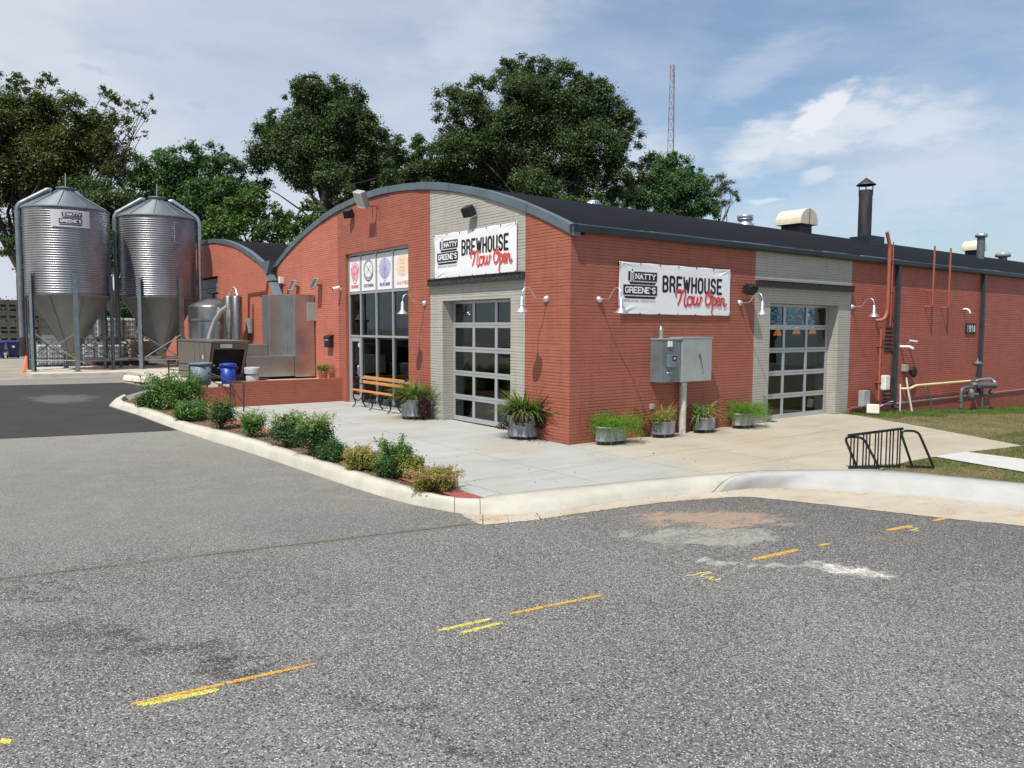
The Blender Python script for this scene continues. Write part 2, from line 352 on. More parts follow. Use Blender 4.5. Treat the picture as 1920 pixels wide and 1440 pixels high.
M['maple'] = leaf_mat('mid_leaf', (.040, .095, .030), (.075, .155, .05), (.12, .21, .085))
M['sparse'] = leaf_mat('thin_leaf', (.045, .048, .022), (.075, .075, .035))
M['boxwood'] = leaf_mat('dark_shrub_leaf', (.022, .062, .016), (.04, .10, .025), (.08, .16, .04), .25, 2.5, .4)
M['abelia'] = leaf_mat('glossy_shrub_leaf', (.04, .11, .02), (.085, .20, .035), (.17, .30, .07), .25, 2.5, .35)
M['pale'] = leaf_mat('pale_shoot_leaf', (.14, .24, .06), (.26, .36, .10), (.42, .48, .22), .3, 3, .4)
M['gold'] = leaf_mat('gold_pink_leaf', (.30, .21, .07), (.46, .30, .13), (.62, .40, .26), .3, 6)
M['goldg'] = leaf_mat('yellow_green_leaf', (.13, .16, .03), (.26, .26, .05), (.38, .34, .08), .3, 6)
M['fern'] = leaf_mat('fern_frond', (.07, .18, .012), (.14, .28, .02), (.24, .37, .045), .3, 4)
M['daylily'] = leaf_mat('strap_leaf', (.05, .10, .02), (.12, .19, .04), (.26, .30, .09), .3, 4)
M['strawb'] = leaf_mat('straw_blade', (.20, .22, .06), (.42, .32, .14), (.50, .36, .20), .3, 6)
M['purple'] = leaf_mat('purple_potato_vine', (.03, .008, .016), (.06, .016, .028), (.09, .03, .04), .15, 6)
M['petal'] = mat('yellow_petal', (.80, .55, .02), .5)
M['grassg'] = leaf_mat('grass_blade', (.055, .13, .02), (.10, .19, .03), (.16, .24, .05), .3, .6)
M['grassd'] = leaf_mat('dry_grass_blade', (.13, .125, .045), (.24, .19, .09), (.34, .26, .14), .3, 1.2)

# asphalt ground: everything here is colour of the surface itself (patches, sand, mortar, dust, worn and oily areas)
def asphalt():
    m = bpy.data.materials.new('asphalt'); m.use_nodes = True; t = m.node_tree; q = NT(t); P = t.nodes['Principled BSDF']
    g = q.n('NewGeometry').outputs['Position']; sp = q.n('SeparateXYZ'); q.set(sp.inputs[0], g); X, Y = sp.outputs[0], sp.outputs[1]
    vo = q.n('TexVoronoi', feature='F1', i_Scale=78.0); q.set(vo.inputs['Vector'], g)
    rc = q.n('SeparateColor'); q.set(rc.inputs[0], vo.outputs['Color'])
    vo2 = q.n('TexVoronoi', feature='F1', i_Scale=165.0); q.set(vo2.inputs['Vector'], g)
    rc2 = q.n('SeparateColor'); q.set(rc2.inputs[0], vo2.outputs['Color'])
    stone = q.m('MULTIPLY', q.ss(rc.outputs[0], .50, .95), q.ss(vo.outputs['Distance'], .62, .30))
    stone2 = q.m('MULTIPLY', q.ss(rc2.outputs[0], .55, .95), q.ss(vo2.outputs['Distance'], .6, .3))
    big = q.noise(g, .30, 6, .6); mid = q.noise(g, 1.7, 5, .65)
    c = q.mix(q.ss(big, .33, .68), (.150, .144, .133), (.205, .196, .180))
    c = q.mix(q.m('MULTIPLY', q.ss(mid, .4, .75), .35), c, (.125, .118, .105))
    # lot side (left of the seam) is older and browner
    u = q.m('SUBTRACT', q.m('SUBTRACT', Y, -3.62), q.m('MULTIPLY', q.m('SUBTRACT', X, -4.84), -.19))
    lot = q.ss(q.m('ADD', u, q.m('MULTIPLY', q.m('SUBTRACT', big, .5), 6.0)), -1.2, 3.4)
    c = q.mix(lot, c, q.mix(q.ss(mid, .3, .75), (.170, .163, .147), (.212, .202, .180)))
    dk = q.ss(q.m('ADD', q.m('ADD', q.m('MULTIPLY', X, .8), q.m('MULTIPLY', Y, .35)), q.m('MULTIPLY', q.m('SUBTRACT', big, .5), 5.0)), -6.5, -2.2); c = q.mix(q.m('MULTIPLY', q.m('MULTIPLY', dk, q.m('SUBTRACT', 1.0, lot)), .75), c, (.105, .095, .083))
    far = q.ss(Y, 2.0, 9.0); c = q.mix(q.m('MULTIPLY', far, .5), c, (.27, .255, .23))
    st = q.m('MULTIPLY', stone, q.m('SUBTRACT', 1.0, q.m('MULTIPLY', lot, .55)))
    c = q.mix(q.m('MULTIPLY', st, .90), c, (.66, .64, .60)); c = q.mix(q.m('MULTIPLY', stone2, q.m('SUBTRACT', .55, q.m('MULTIPLY', lot, .35))), c, (.40, .395, .375))
    c = q.mix(q.m('MULTIPLY', q.ss(rc.outputs[1], .62, .95), q.m('SUBTRACT', .85, q.m('MULTIPLY', lot, .6))), c, (.024, .023, .022)); c = q.mix(q.m('MULTIPLY', q.ss(rc2.outputs[1], .65, .9), q.m('SUBTRACT', .6, q.m('MULTIPLY', lot, .4))), c, (.03, .03, .03))
    grit = q.noise(g, 42, 3, .7); nzf = q.noise(g, 7, 6, .7); nzs = q.noise(q.scale(g, (1.0, 3.5, 1)), 2.2, 6, .7)
    wv = q.n('TexNoise'); wv.inputs['Scale'].default_value = 1.3; wv.inputs['Detail'].default_value = 5; wv.inputs['Roughness'].default_value = .65; q.set(wv.inputs['Vector'], g)
    ws = q.n('SeparateColor'); q.set(ws.inputs[0], wv.outputs['Color']); WX = q.m('ADD', X, q.m('MULTIPLY', q.m('SUBTRACT', ws.outputs[0], .5), 1.5)); WY = q.m('ADD', Y, q.m('MULTIPLY', q.m('SUBTRACT', ws.outputs[1], .5), 1.5))
    brk = q.ss(q.m('ADD', q.m('MULTIPLY', nzs, .5), q.m('MULTIPLY', q.noise(g, 13, 5, .75), .5)), .42, .54)
    def patch(px, py, rx, ry, ang, col, amt, soft=.35, nz=nzs, wob=1.3, bk=.75):
        p = onZ(px, py, -.22); dx = q.m('SUBTRACT', WX, p.x); dy = q.m('SUBTRACT', WY, p.y); cc, s_ = math.cos(ang), math.sin(ang)
        a = q.m('ADD', q.m('MULTIPLY', dx, cc/rx), q.m('MULTIPLY', dy, s_/rx)); b = q.m('ADD', q.m('MULTIPLY', dx, -s_/ry), q.m('MULTIPLY', dy, cc/ry))
        r = q.m('SUBTRACT', 1.0, q.m('SQRT', q.m('ADD', q.m('MULTIPLY', a, a), q.m('MULTIPLY', b, b))))
        k = q.m('MULTIPLY', q.ss(q.m('ADD', r, q.m('MULTIPLY', q.m('SUBTRACT', nz, .5), wob)), .0, soft), q.ss(q.m('SUBTRACT', grit, stone), .22, .48, .35, 1.0)); k = q.m('MULTIPLY', k, q.m('ADD', 1-bk, q.m('MULTIPLY', brk, bk)))
        return q.mix(q.m('MULTIPLY', k, amt), c, col)
    A = rad(-37)   # image-horizontal direction on the ground
    c = patch(1330, 975, 1.25, .55, A, (.42, .30, .20), .95, .45)
    c = patch(1300, 972, 1.7, .8, A, (.20, .16, .12), .45, .7)
    c = patch(1325, 1010, 1.0, .50, A, (.30, .29, .25), .95, .25, nzf, 1.2)
    c = patch(1595, 1072, .45, .22, A, (.72, .68, .60), .95, .8, nzf, 1.6)
    c = patch(1470, 1066, .55, .12, A, (.42, .41, .37), .8, .6, nzs, 1.6)
    c = patch(1350, 1060, .35, .10, A, (.42, .41, .37), .8, .6, nzs, 1.6)
    c = patch(1830, 1108, .35, .10, A, (.22, .26, .25), .5, .7, nzs, 1.2)
    c = patch(1680, 1010, .8, .20, A, (.24, .17, .12), .4, .8, nzs, 1.2)
    c = patch(1065, 980, .16, .09, A, (.40, .35, .27), .6, .6, nzf, .8)
    for (px, py, rx, ry, a_, k) in [(330, 1215, 1.0, .22, -.9, .6), (120, 1190, 1.0, .30, -.75, .55), (470, 1250, .8, .18, -.85, .7), (700, 1330, .9, .15, -.95, .55), (860, 1400, .6, .12, -1.0, .6), (60, 1120, .5, .2, -.4, .5), (90, 1100, .9, .10, -1.1, .4)]:
        c = patch(px, py, rx, ry, A+a_*.35, (.022, .021, .021), k, .8, nzs, 1.1)
    c = patch(600, 985, 1.8, .9, A, (.115, .12, .13), .5, .8)
    c = patch(380, 860, 2.0, .5, A, (.22, .185, .14), .5, .7); c = patch(700, 940, 1.6, .22, A-.4, (.24, .20, .14), .55, .6)
    # seam crack and two hairline cracks
    wu = q.m('ADD', u, q.m('MULTIPLY', q.m('SUBTRACT', q.noise(g, 2.5, 5, .7), .5), .12))
    cr = q.m('MULTIPLY', q.ss(q.m('ABSOLUTE', wu), .028, .008), q.ss(q.noise(g, 1.2, 3, .6), .3, .5))
    cr = q.m('MULTIPLY', cr, q.ss(X, -4.9, -5.0)); c = q.mix(q.m('MULTIPLY', cr, .75), c, (.03, .022, .015))
    vc = q.n('TexVoronoi', feature='DISTANCE_TO_EDGE', i_Scale=.42); cwv = q.n('CombineXYZ'); q.set(cwv.inputs[0], q.m('ADD', WX, q.m('MULTIPLY', q.noise(g, 5, 4, .7), .25))); q.set(cwv.inputs[1], q.m('ADD', WY, q.m('MULTIPLY', q.noise(g, 6, 4, .7), .25))); q.set(vc.inputs['Vector'], cwv.outputs[0])
    cm = q.m('MULTIPLY', q.ss(vc.outputs['Distance'], .010, .002), q.ss(q.noise(g, .35, 3, .5), .50, .60)); c = q.mix(q.m('MULTIPLY', cm, .16), c, (.035, .030, .025))
    band = q.m('MULTIPLY', q.ss(q.m('ABSOLUTE', wu), .16, .02), .25); c = q.mix(band, c, (.09, .07, .05))
    q.set(P.inputs['Base Color'], c); P.inputs['Roughness'].default_value = .9; P.inputs['Specular IOR Level'].default_value = .25
    b = q.n('Bump', i_Strength=.65, i_Distance=.006); q.set(b.inputs['Height'], q.m('ADD', q.m('MULTIPLY', q.m('SUBTRACT', 1.0, vo.outputs['Distance']), .8), q.m('MULTIPLY', q.noise(g, 160, 3, .6), .8)))
    q.set(P.inputs['Normal'], b.outputs[0]); return m
M['asphalt'] = asphalt()
M['newasphalt'] = mat('fresh_asphalt', (.026, .0255, .025), .9, 0, .22, 1.6, .5, 120, dirt=.28, dirtc=(.048, .046, .043))
def fresh():
    m = bpy.data.materials.new('fresh_asphalt_worn'); m.use_nodes = True; q = NT(m.node_tree); P = m.node_tree.nodes['Principled BSDF']; g = q.n('NewGeometry').outputs['Position']; sp = q.n('SeparateXYZ'); q.set(sp.inputs[0], g)
    a = q.noise(g, .9, 6, .65); b = q.noise(g, 60, 3, .6); c = q.mix(q.ss(a, .3, .7), (.023, .0225, .022), (.034, .033, .032)); c = q.mix(q.m('MULTIPLY', q.ss(b, .55, .8), .5), c, (.09, .088, .085))
    p = hit(118, 748, h_road); dx = q.m('DIVIDE', q.m('ADD', q.m('SUBTRACT', sp.outputs[0], p.x), q.m('MULTIPLY', q.m('SUBTRACT', a, .5), 1.6)), 1.15); dy = q.m('DIVIDE', q.m('SUBTRACT', sp.outputs[1], p.y), 1.25)
    r = q.m('SUBTRACT', 1.0, q.m('SQRT', q.m('ADD', q.m('MULTIPLY', dx, dx), q.m('MULTIPLY', dy, dy)))); k = q.ss(q.m('ADD', r, q.m('MULTIPLY', q.m('SUBTRACT', q.noise(g, 3.2, 6, .7), .5), 1.2)), .0, .5)
    c = q.mix(q.m('MULTIPLY', k, .75), c, (.115, .105, .09)); q.set(P.inputs['Base Color'], c); P.inputs['Roughness'].default_value = .92
    bp = q.n('Bump', i_Strength=.5, i_Distance=.006); q.set(bp.inputs['Height'], q.noise(g, 130, 3, .6)); q.set(P.inputs['Normal'], bp.outputs[0]); return m
M['newasphalt'] = fresh()
M['yardconc'] = mat('yard_concrete', (.30, .265, .215), .9, 0, .2, .8, .3, 60, dirt=.42, dirtc=(.22, .20, .17))
def patio_mat():
    m = bpy.data.materials.new('patio_concrete'); m.use_nodes = True; t = m.node_tree; q = NT(t); P = t.nodes['Principled BSDF']
    g = q.n('NewGeometry').outputs['Position']; sp = q.n('SeparateXYZ'); q.set(sp.inputs[0], g); X, Y = sp.outputs[0], sp.outputs[1]
    big = q.noise(g, .55, 6, .6, .6); str1 = q.noise(q.scale(g, (.35, 2.2, 1)), 1.5, 6, .65, .5); fine = q.noise(g, 26, 3, .6)
    white = q.mix(q.ss(big, .3, .7), (.350, .352, .328), (.405, .408, .388)); tan = q.mix(q.ss(big, .3, .7), (.375, .330, .245), (.430, .385, .300))
    k = q.ss(q.m('ADD', q.m('ADD', X, q.m('MULTIPLY', Y, -.25)), q.m('MULTIPLY', q.m('SUBTRACT', big, .5), 2.5)), -.6, 1.7)
    c = q.mix(k, white, tan)
    c = q.mix(q.m('MULTIPLY', q.ss(str1, .48, .70), .65), c, (.30, .285, .25)); c = q.mix(q.m('MULTIPLY', q.ss(str1, .42, .25), .45), c, (.45, .45, .44))
    def stain(x, y, r, col, a):
        d = q.m('SQRT', q.m('ADD', q.m('POWER', q.m('SUBTRACT', X, x), 2.0), q.m('POWER', q.m('SUBTRACT', Y, y), 2.0)))
        return q.mix(q.m('MULTIPLY', q.ss(q.m('ADD', d, q.m('MULTIPLY', q.m('SUBTRACT', big, .5), r)), r, r*.3), a), c, col)
    c = stain(-.9, 5.7, 1.2, (.33, .29, .20), .6); c = stain(-1.3, .4, 1.1, (.36, .31, .21), .6); c = stain(4.3, -1.7, 1.6, (.37, .29, .18), .4); c = stain(6.5, -4.0, 1.6, (.35, .29, .21), .4)
    j = None
    for (v, pos, lo_, hi_, o) in [(X, -2.2, -9, 30, Y), (X, -3.95, -9, 1, Y), (Y, -1.92, -9, 30, X), (Y, 2.7, -9, 0, X), (Y, 7.0, -9, 0, X), (X, 2.0, -9, 0, Y), (X, 5.4, -9, 0, Y), (Y, -3.6, 0, 12, X), (X, -.12, -9, 0, Y), (X, 8.8, -9, 0, Y)]:
        a = q.ss(q.m('ABSOLUTE', q.m('SUBTRACT', v, pos)), .016, .004); a = q.m('MULTIPLY', a, q.m('MULTIPLY', q.m('GREATER_THAN', o, lo_), q.m('LESS_THAN', o, hi_)))
        j = a if j is None else q.m('MAXIMUM', j, a)
    c = q.mix(q.m('MULTIPLY', j, .65), c, (.17, .14, .10))
    c = q.mix(q.m('MULTIPLY', q.ss(fine, .62, .75), .15), c, (.2, .19, .17))
    q.set(P.inputs['Base Color'], c); P.inputs['Roughness'].default_value = .85; P.inputs['Specular IOR Level'].default_value = .3
    b = q.n('Bump', i_Strength=.35, i_Distance=.004); q.set(b.inputs['Height'], q.m('SUBTRACT', q.noise(g, 90, 4, .6), q.m('MULTIPLY', j, 3.0))); q.set(P.inputs['Normal'], b.outputs[0]); return m
M['patio'] = patio_mat()
def lawn_mat():
    m = bpy.data.materials.new('lawn_soil'); m.use_nodes = True; t = m.node_tree; q = NT(t); P = t.nodes['Principled BSDF']
    g = q.n('NewGeometry').outputs['Position']; a = q.noise(g, 1.1, 6, .7); b_ = q.noise(g, 22, 5, .7)
    c = q.mix(q.ss(a, .38, .62), (.11, .12, .035), (.25, .19, .10)); c = q.mix(q.m('MULTIPLY', q.ss(b_, .4, .7), .6), c, (.10, .09, .04))
    q.set(P.inputs['Base Color'], c); P.inputs['Roughness'].default_value = .95
    b = q.n('Bump', i_Strength=1.0, i_Distance=.03); q.set(b.inputs['Height'], b_); q.set(P.inputs['Normal'], b.outputs[0]); return m
M['lawn'] = lawn_mat()
# ---------------------------------------------------------------- ground
import bmesh
def drape(name, poly, h, m, step=1.0, dz=0.0, parent=None):
    bm = bmesh.new(); bm.faces.new([bm.verts.new((x, y, 0)) for x, y in poly])
    xs = [p[0] for p in poly]; ys = [p[1] for p in poly]
    for lo_, hi_, no in ((min(xs), max(xs), (1, 0, 0)), (min(ys), max(ys), (0, 1, 0))):
        v = lo_+step*.37
        while v < hi_:
            bmesh.ops.bisect_plane(bm, geom=bm.verts[:]+bm.edges[:]+bm.faces[:], plane_co=Vector(no)*v, plane_no=no); v += step
    bmesh.ops.triangulate(bm, faces=bm.faces[:])
    for v in bm.verts: v.co.z = h(v.co.x, v.co.y)+dz
    bmesh.ops.recalc_face_normals(bm, faces=bm.faces)
    if sum(f.normal.z for f in bm.faces) < 0: bmesh.ops.reverse_faces(bm, faces=bm.faces)
    me = bpy.data.meshes.new(name); bm.to_mesh(me); bm.free(); me.materials.append(m)
    o = bpy.data.objects.new(name, me); COL.objects.link(o)
    if parent: o.parent = parent
    return o
# one big sheet: fine near, coarse far
g = MB(); xs = [-900, -400, -150, -60]+list(np.arange(-30, -7, 1.0))+list(np.arange(-7, 7, .5))+list(np.arange(7, 52, 1.0))+[60, 150, 400, 900]; ys = [-900, -400, -150, -60]+list(np.arange(-30, 50, 1.0))+[80, 150, 400, 900]
def h_ground(x, y):
    return h_road(x, y)
rows = [[(x, y, h_ground(x, y)) for y in ys] for x in xs]; g.loft(rows)
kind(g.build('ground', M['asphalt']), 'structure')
# patio and apron (one pour after another), measured off the joints
R_edge = [(10.6, .4), (10.5, -.55), (9.62, -2.62), (8.09, -5.6)]
ap_front = [hit(px, py, h_yard) for px, py in [(1810, 848), (1750, 857), (1700, 866), (1640, 884)]]
kerb_in2 = [hit(px, py, h_yard) for px, py in [(900, 933), (962, 924), (1072, 913), (1181, 902), (1290, 893), (1378, 885.6), (1429, 882.7), (1535, 881.7), (1640, 882.5), (1690, 884), (1806, 896), (1920, 907)]]
# carry the kerb on to the right, out of the frame
dlast = (kerb_in2[-1]-kerb_in2[-3]).normalized(); ext = [kerb_in2[-1]+dlast*k for k in (3, 8, 20)]
for e in ext: e.z = h_yard(e.x, e.y)
kerb_in2 += ext
toe2 = [hit(px, py, h_road) for px, py in [(866, 963), (901, 966), (948, 966), (999, 964), (1053, 958.5), (1144.6, 943), (1254, 930), (1349, 923), (1400, 917), (1468, 915), (1590, 922), (1752, 934), (1920, 953)]]
toe2 += [p+(toe2[-1]-kerb_in2[11])*.999 for p in ext]
for p in toe2[13:]: p.z = h_road(p.x, p.y)-.1
pan2 = [hit(px, py, h_road) for px, py in [(866, 966), (901, 986), (948, 981), (1006, 975.5), (1060, 967), (1144.6, 955), (1254, 941), (1349, 934), (1400, 931), (1535, 945), (1671, 961), (1806, 976), (1920, 986)]]
pan2 += [p+(pan2[-1]-kerb_in2[11])*1.0 for p in ext]
patio = [(-4.35, 11.05), (-4.35, -3.02)] + [(p.x, p.y) for p in kerb_in2[:9]] + [(ap_front[-1].x, ap_front[-1].y), (ap_front[2].x, ap_front[2].y), (ap_front[1].x, ap_front[1].y), (ap_front[0].x, ap_front[0].y)] + R_edge[::-1] + [(.35, .4), (.35, 11.05)]
kind(drape('patio', patio, h_yard, M['patio'], 2.0), 'structure')
# yard to the right of the apron, draped a little lower, with a strip of new pavement over it
yard = [(10.6, .4), (10.5, -.55), (9.62, -2.62), (8.09, -5.6)] + [(ap_front[0].x, ap_front[0].y), (ap_front[2].x, ap_front[2].y), (ap_front[3].x, ap_front[3].y)] + [(p.x, p.y) for p in kerb_in2[9:]] + [(46, -30), (46, .4)]
kind(drape('lawn_ground', yard, h_yard, M['lawn'], 1.5, -.012), 'structure')
sw_a = [hit(px, py, h_yard) for px, py in [(1750, 855), (1810, 848), (1920, 862)]]; sw_b = [hit(px, py, h_yard) for px, py in [(1750, 856), (1800, 868), (1920, 886)]]
sw = [(ap_front[1].x, ap_front[1].y), (ap_front[0].x, ap_front[0].y), (sw_a[2].x, sw_a[2].y)]
dv = (sw_a[2]-sw_a[1]).normalized()*14; sw += [(sw_a[2].x+dv.x, sw_a[2].y+dv.y), (sw_b[2].x+dv.x, sw_b[2].y+dv.y), (sw_b[2].x, sw_b[2].y)]
kind(drape('pavement', sw, h_yard, M['sidewalk'], 1.5, .014), 'structure')
# kerbs: lofted from the measured back edge to the measured toe
def resample(P, n):
    P = [Vector(p) for p in P]; L = [0]
    for a, b in zip(P, P[1:]): L.append(L[-1]+(b-a).length)
    out = []
    for i in range(n):
        s_ = L[-1]*i/(n-1); k = max(j for j in range(len(L)) if L[j] <= s_+1e-9); k = min(k, len(P)-2)
        out.append(P[k].lerp(P[k+1], (s_-L[k])/(L[k+1]-L[k]+1e-9)))
    return out
def resample2(P, Q, per=6):
    a, b = [], []
    for i in range(len(P)-1):
        for k in range(per): a.append(P[i].lerp(P[i+1], k/per)); b.append(Q[i].lerp(Q[i+1], k/per))
    a.append(P[-1]); b.append(Q[-1]); 
    for _ in range(3):
        for A in (a, b):
            B = [p.copy() for p in A]
            for i in range(1, len(A)-1): A[i] = (B[i-1]+B[i]*2+B[i+1])/4
    return a, b
def kerb_mesh(inn, toe, lip=.006):
    mb = MB(); rows = []; kerb_mesh.rows = rows
    for I, T in zip(inn, toe):
        h = T.z-I.z; d = Vector((T.x-I.x, T.y-I.y, 0)); r = []
        for u, w in ((0, -.3), (0, 0), (.38, 0), (.55, .05), (.68, .16), (.78, .34), (.86, .58), (.93, .85), (1.0, 1.03), (1.0, 1.6)):
            r.append((I.x+d.x*u, I.y+d.y*u, I.z+lip+h*w if w >= 0 else I.z-.2))
        rows.append(r)
    return mb.loft(rows, True)
def kerb_joints(ko, rows, idx, w=.5):
    mb = MB()
    for i in idx:
        if i+1 >= len(rows): continue
        A, B_ = rows[i], rows[i+1]; L_ = (Vector(A[1])-Vector(B_[1])).length or 1; u_ = min(.9, .014/L_); r0 = [Vector(a)+Vector((0, 0, .0025)) for a in A[1:9]]; r1 = [Vector(a).lerp(Vector(b), u_)+Vector((0, 0, .0025)) for a, b in zip(A[1:9], B_[1:9])]
        for r in (r0, r1):
            d_ = Vector((r[-1].x-r[0].x, r[-1].y-r[0].y, 0)).normalized()*.0025
            for k in range(len(r)): r[k] = r[k]+d_*(k/len(r))
        mb.loft([r0, r1])
    mb.build('joint_line', M['brown'], ko)
lot_in = [(236, 742.5), (229, 746), (228, 751), (243, 756), (263, 760), (317, 778), (363, 798), (430, 820), (480, 835), (559, 853), (634, 872), (717.5, 898), (743, 908), (797, 923.6), (832, 929.6), (862, 933), (899, 934)]
lot_toe = [(232, 743), (212, 752), (204, 760), (225, 767), (258, 777), (297, 792), (328, 805), (370, 817.5), (420, 834), (493, 857), (560, 880), (591, 890), (648, 910), (698, 926), (745, 940), (800, 953), (864, 964), (900, 966)]
lot_in = lot_in[:8]+lot_in[8:]
I1 = resample([hit(*p, h_bed) for p in lot_in], 90); T1 = resample([hit(*p, h_road) for p in lot_toe], 90)
for _ in range(10):
    Bc = [p.copy() for p in T1]
    for i in range(13, len(T1)-2): T1[i] = (Bc[i-1]+Bc[i]*2+Bc[i+1])/4
Tc = [p.copy() for p in T1]
for i in range(12, len(I1)-3):
    d_ = Tc[min(i+3, len(I1)-1)]-Tc[max(i-3, 0)]; n_ = Vector((-d_.y, d_.x, 0)).normalized(); T_ = Tc[i]+n_*.27; k_ = min(1, (len(I1)-4-i)/8)*min(1, (i-11)/7); I_ = I1[i].lerp(T_, max(0, k_)); I_.z = h_bed(I_.x, I_.y); I1[i] = I_
KI, KT = I1, T1
kb = kerb_mesh(I1, T1); o = kb.build('kerb', M['kerb']); kind(o, 'structure'); kerb_joints(o, kerb_mesh.rows, (87,))
toek = toe2[1:]
a, b = resample2(kerb_in2[:7], toek[:7]); o = kind(kerb_mesh(a, b).build('kerb', M['kerb']), 'structure'); kerb_joints(o, kerb_mesh.rows, (len(a)-2,))
a, b = resample2(kerb_in2[6:], toek[6:]); o = kind(kerb_mesh(a, b, .012).build('kerb', M['kerbwhite']), 'structure')
# gutter pan (flush concrete band between kerb toe and asphalt)
a, b = resample2(toe2, pan2); a, b = resample2(a, b, 4); mb = MB(); rows = [[(A.x+(A.x-B.x)*.02, A.y+(A.y-B.y)*.02, A.z+.006), (B.x+rnd.uniform(-.018, .018), B.y+rnd.uniform(-.018, .018), B.z+.006)] for A, B in zip(a, b)]; mb.loft(rows, True)
kind(mb.build('gutter_pan', M['gutterpan']), 'structure')
# bed of mulch and the red painted strip between bed and patio
bed = [(p.x+.02, p.y) for p in I1[6:]] + [(-4.60, -2.9), (-4.60, 11.3), (-4.2, 13.5), (-4.9, 14.6)]
kind(drape('planting_bed', bed, h_bed, M['mulch'], 1.0, -.02), 'structure')
kind(drape('red_strip', [(-4.66, 11.05), (-4.66, -2.85), (-4.35, -3.1), (-4.33, -3.0), (-4.33, 11.05)], lambda x, y: h_yard(x, y) if y < 8 else h_bed(x, y)*.5+h_yard(x, y)*.5, M['redstrip'], 2.0, .009), 'structure')
# fresh asphalt on the lot, and the old concrete yard behind it
na = [hit(*p, h_road) for p in [(0, 823), (150, 816), (334, 807), (297, 794), (258, 779), (225, 769), (203, 762), (214, 750), (238, 741), (285, 728), (232, 717.5), (120, 720.5), (0, 723)]]
far_l = [(na[-1].x-14, na[-1].y+.8), (na[0].x-14, na[0].y+1.5)]
kind(drape('fresh_asphalt', [(p.x, p.y) for p in na]+far_l, h_road, M['newasphalt'], 1.5, .008), 'structure')
yc = [(na[-1].x-14, na[-1].y+.85), (na[-1].x, na[-1].y+.02), (na[-2].x, na[-2].y+.02), (na[-3].x, na[-3].y+.02), (na[-4].x+.6, na[-4].y-.1), (-.2, na[-4].y+1), (-.2, 34.3), (30, 35), (30, 60), (-40, 60), (-40, na[-1].y+1)]
kind(drape('concrete_yard', yc, h_road, M['yardconc'], 4.0, .004), 'structure')
# survey paint strokes: thin uneven sheets on the asphalt
for nm in ('paint_o', 'paint_y'):
    t = M[nm].node_tree; q = NT(t); P = t.nodes['Principled BSDF']; tr = q.n('BsdfTransparent'); mx = q.n('MixShader'); g_ = q.n('NewGeometry').outputs['Position']
    q.set(mx.inputs[0], q.m('MULTIPLY', q.ss(q.noise(g_, 95, 3, .7), .36, .56), q.ss(q.noise(g_, 9, 4, .6), .22, .5, .35, 1.0))); q.set(mx.inputs[1], tr.outputs[0]); q.set(mx.inputs[2], P.outputs[0]); q.set(t.nodes['Material Output'].inputs[0], mx.outputs[0])
def stroke(px0, py0, px1, py1, w, m, seed):
    r = random.Random(seed); a = hit(px0, py0, h_road); b = hit(px1, py1, h_road); d = (b-a); n = max(8, int(d.length/.015)); s_ = Vector((-d.y, d.x, 0)).normalized()
    mb = MB()
    w *= 1.2
    for i in range(n):
        if r.random() < .02: continue
        u0, u1 = i/n, (i+1.1)/n; ed = min(1, 8*u0+.3, 8*(1-u0)+.3)
        lo_ = -w/2*ed*(.75+.5*r.random()); hi_ = w/2*ed*(.75+.5*r.random())
        p, q2 = a+d*u0, a+d*u1
        mb.add([(p.x+s_.x*lo_, p.y+s_.y*lo_, p.z+.004), (q2.x+s_.x*lo_, q2.y+s_.y*lo_, q2.z+.004), (q2.x+s_.x*hi_, q2.y+s_.y*hi_, q2.z+.004), (p.x+s_.x*hi_, p.y+s_.y*hi_, p.z+.004)], [(0, 1, 2, 3)])
        if r.random() < .7:
            for _ in range(2):
                e = p+s_*r.uniform(-w*.75, w*.75); k = r.uniform(.004, .010); mb.add([(e.x-k, e.y-k, e.z+.0045), (e.x+k, e.y-k, e.z+.0045), (e.x+k*.6, e.y+k, e.z+.0045)], [(0, 1, 2)])
    return mb.build('survey_paint_mark', m)
for i, (x0, y0, x1, y1, w, m_, lb) in enumerate([
    (246, 1321, 590, 1245, .035, 'paint_o', 'long thin orange paint line at the lower left of the asphalt'),
    (258, 1323, 410, 1294, .055, 'paint_y', 'thick yellow paint dash touching the lower edge of the long orange line'),
    (822, 1183, 920, 1161, .042, 'paint_y', 'upper of two parallel yellow paint dashes in mid road'),
    (865, 1187, 942, 1168, .042, 'paint_y', 'lower of two parallel yellow paint dashes in mid road'),
    (953, 1152, 1130, 1116, .040, 'paint_o', 'orange paint line right of the two parallel yellow dashes'),
    (1410, 1050, 1497, 1031, .06, 'paint_o', 'short thick orange paint line between the mortar patch and the white dust'),
    (1534, 1023, 1558, 1020, .035, 'paint_o', 'tiny faint orange paint dash above the white dust'),
    (1662, 995, 1710, 986, .06, 'paint_o', 'orange paint dash beside a small yellow scribble near the right gutter'),
    (1749, 977, 1778, 971, .05, 'paint_o', 'orange paint dash farthest right next to the gutter'),
    (0, 1397, 16, 1387, .07, 'paint_y', 'yellow paint blot cut off by the left frame edge')]):
    tag(stroke(x0, y0, x1, y1, w, M[m_], i), lb, 'paint mark', 'survey paint marks on the asphalt')
def scribble(pts, lb, w=.03):
    mb = MB(); P = [hit(x, y, h_road) for x, y in pts]; n = len(P); rows = []
    for i, p in enumerate(P):
        dd = (P[min(i+1, n-1)]-P[max(i-1, 0)]).normalized(); s_ = Vector((-dd.y, dd.x, 0))*w/2*(1 if i % 2 else .7)
        rows.append([(p.x-s_.x, p.y-s_.y, p.z+.004), (p.x+s_.x, p.y+s_.y, p.z+.004)])
    mb.loft(rows); tag(mb.build('survey_paint_mark', M['paint_y']), lb, 'paint mark', 'survey paint marks on the asphalt')
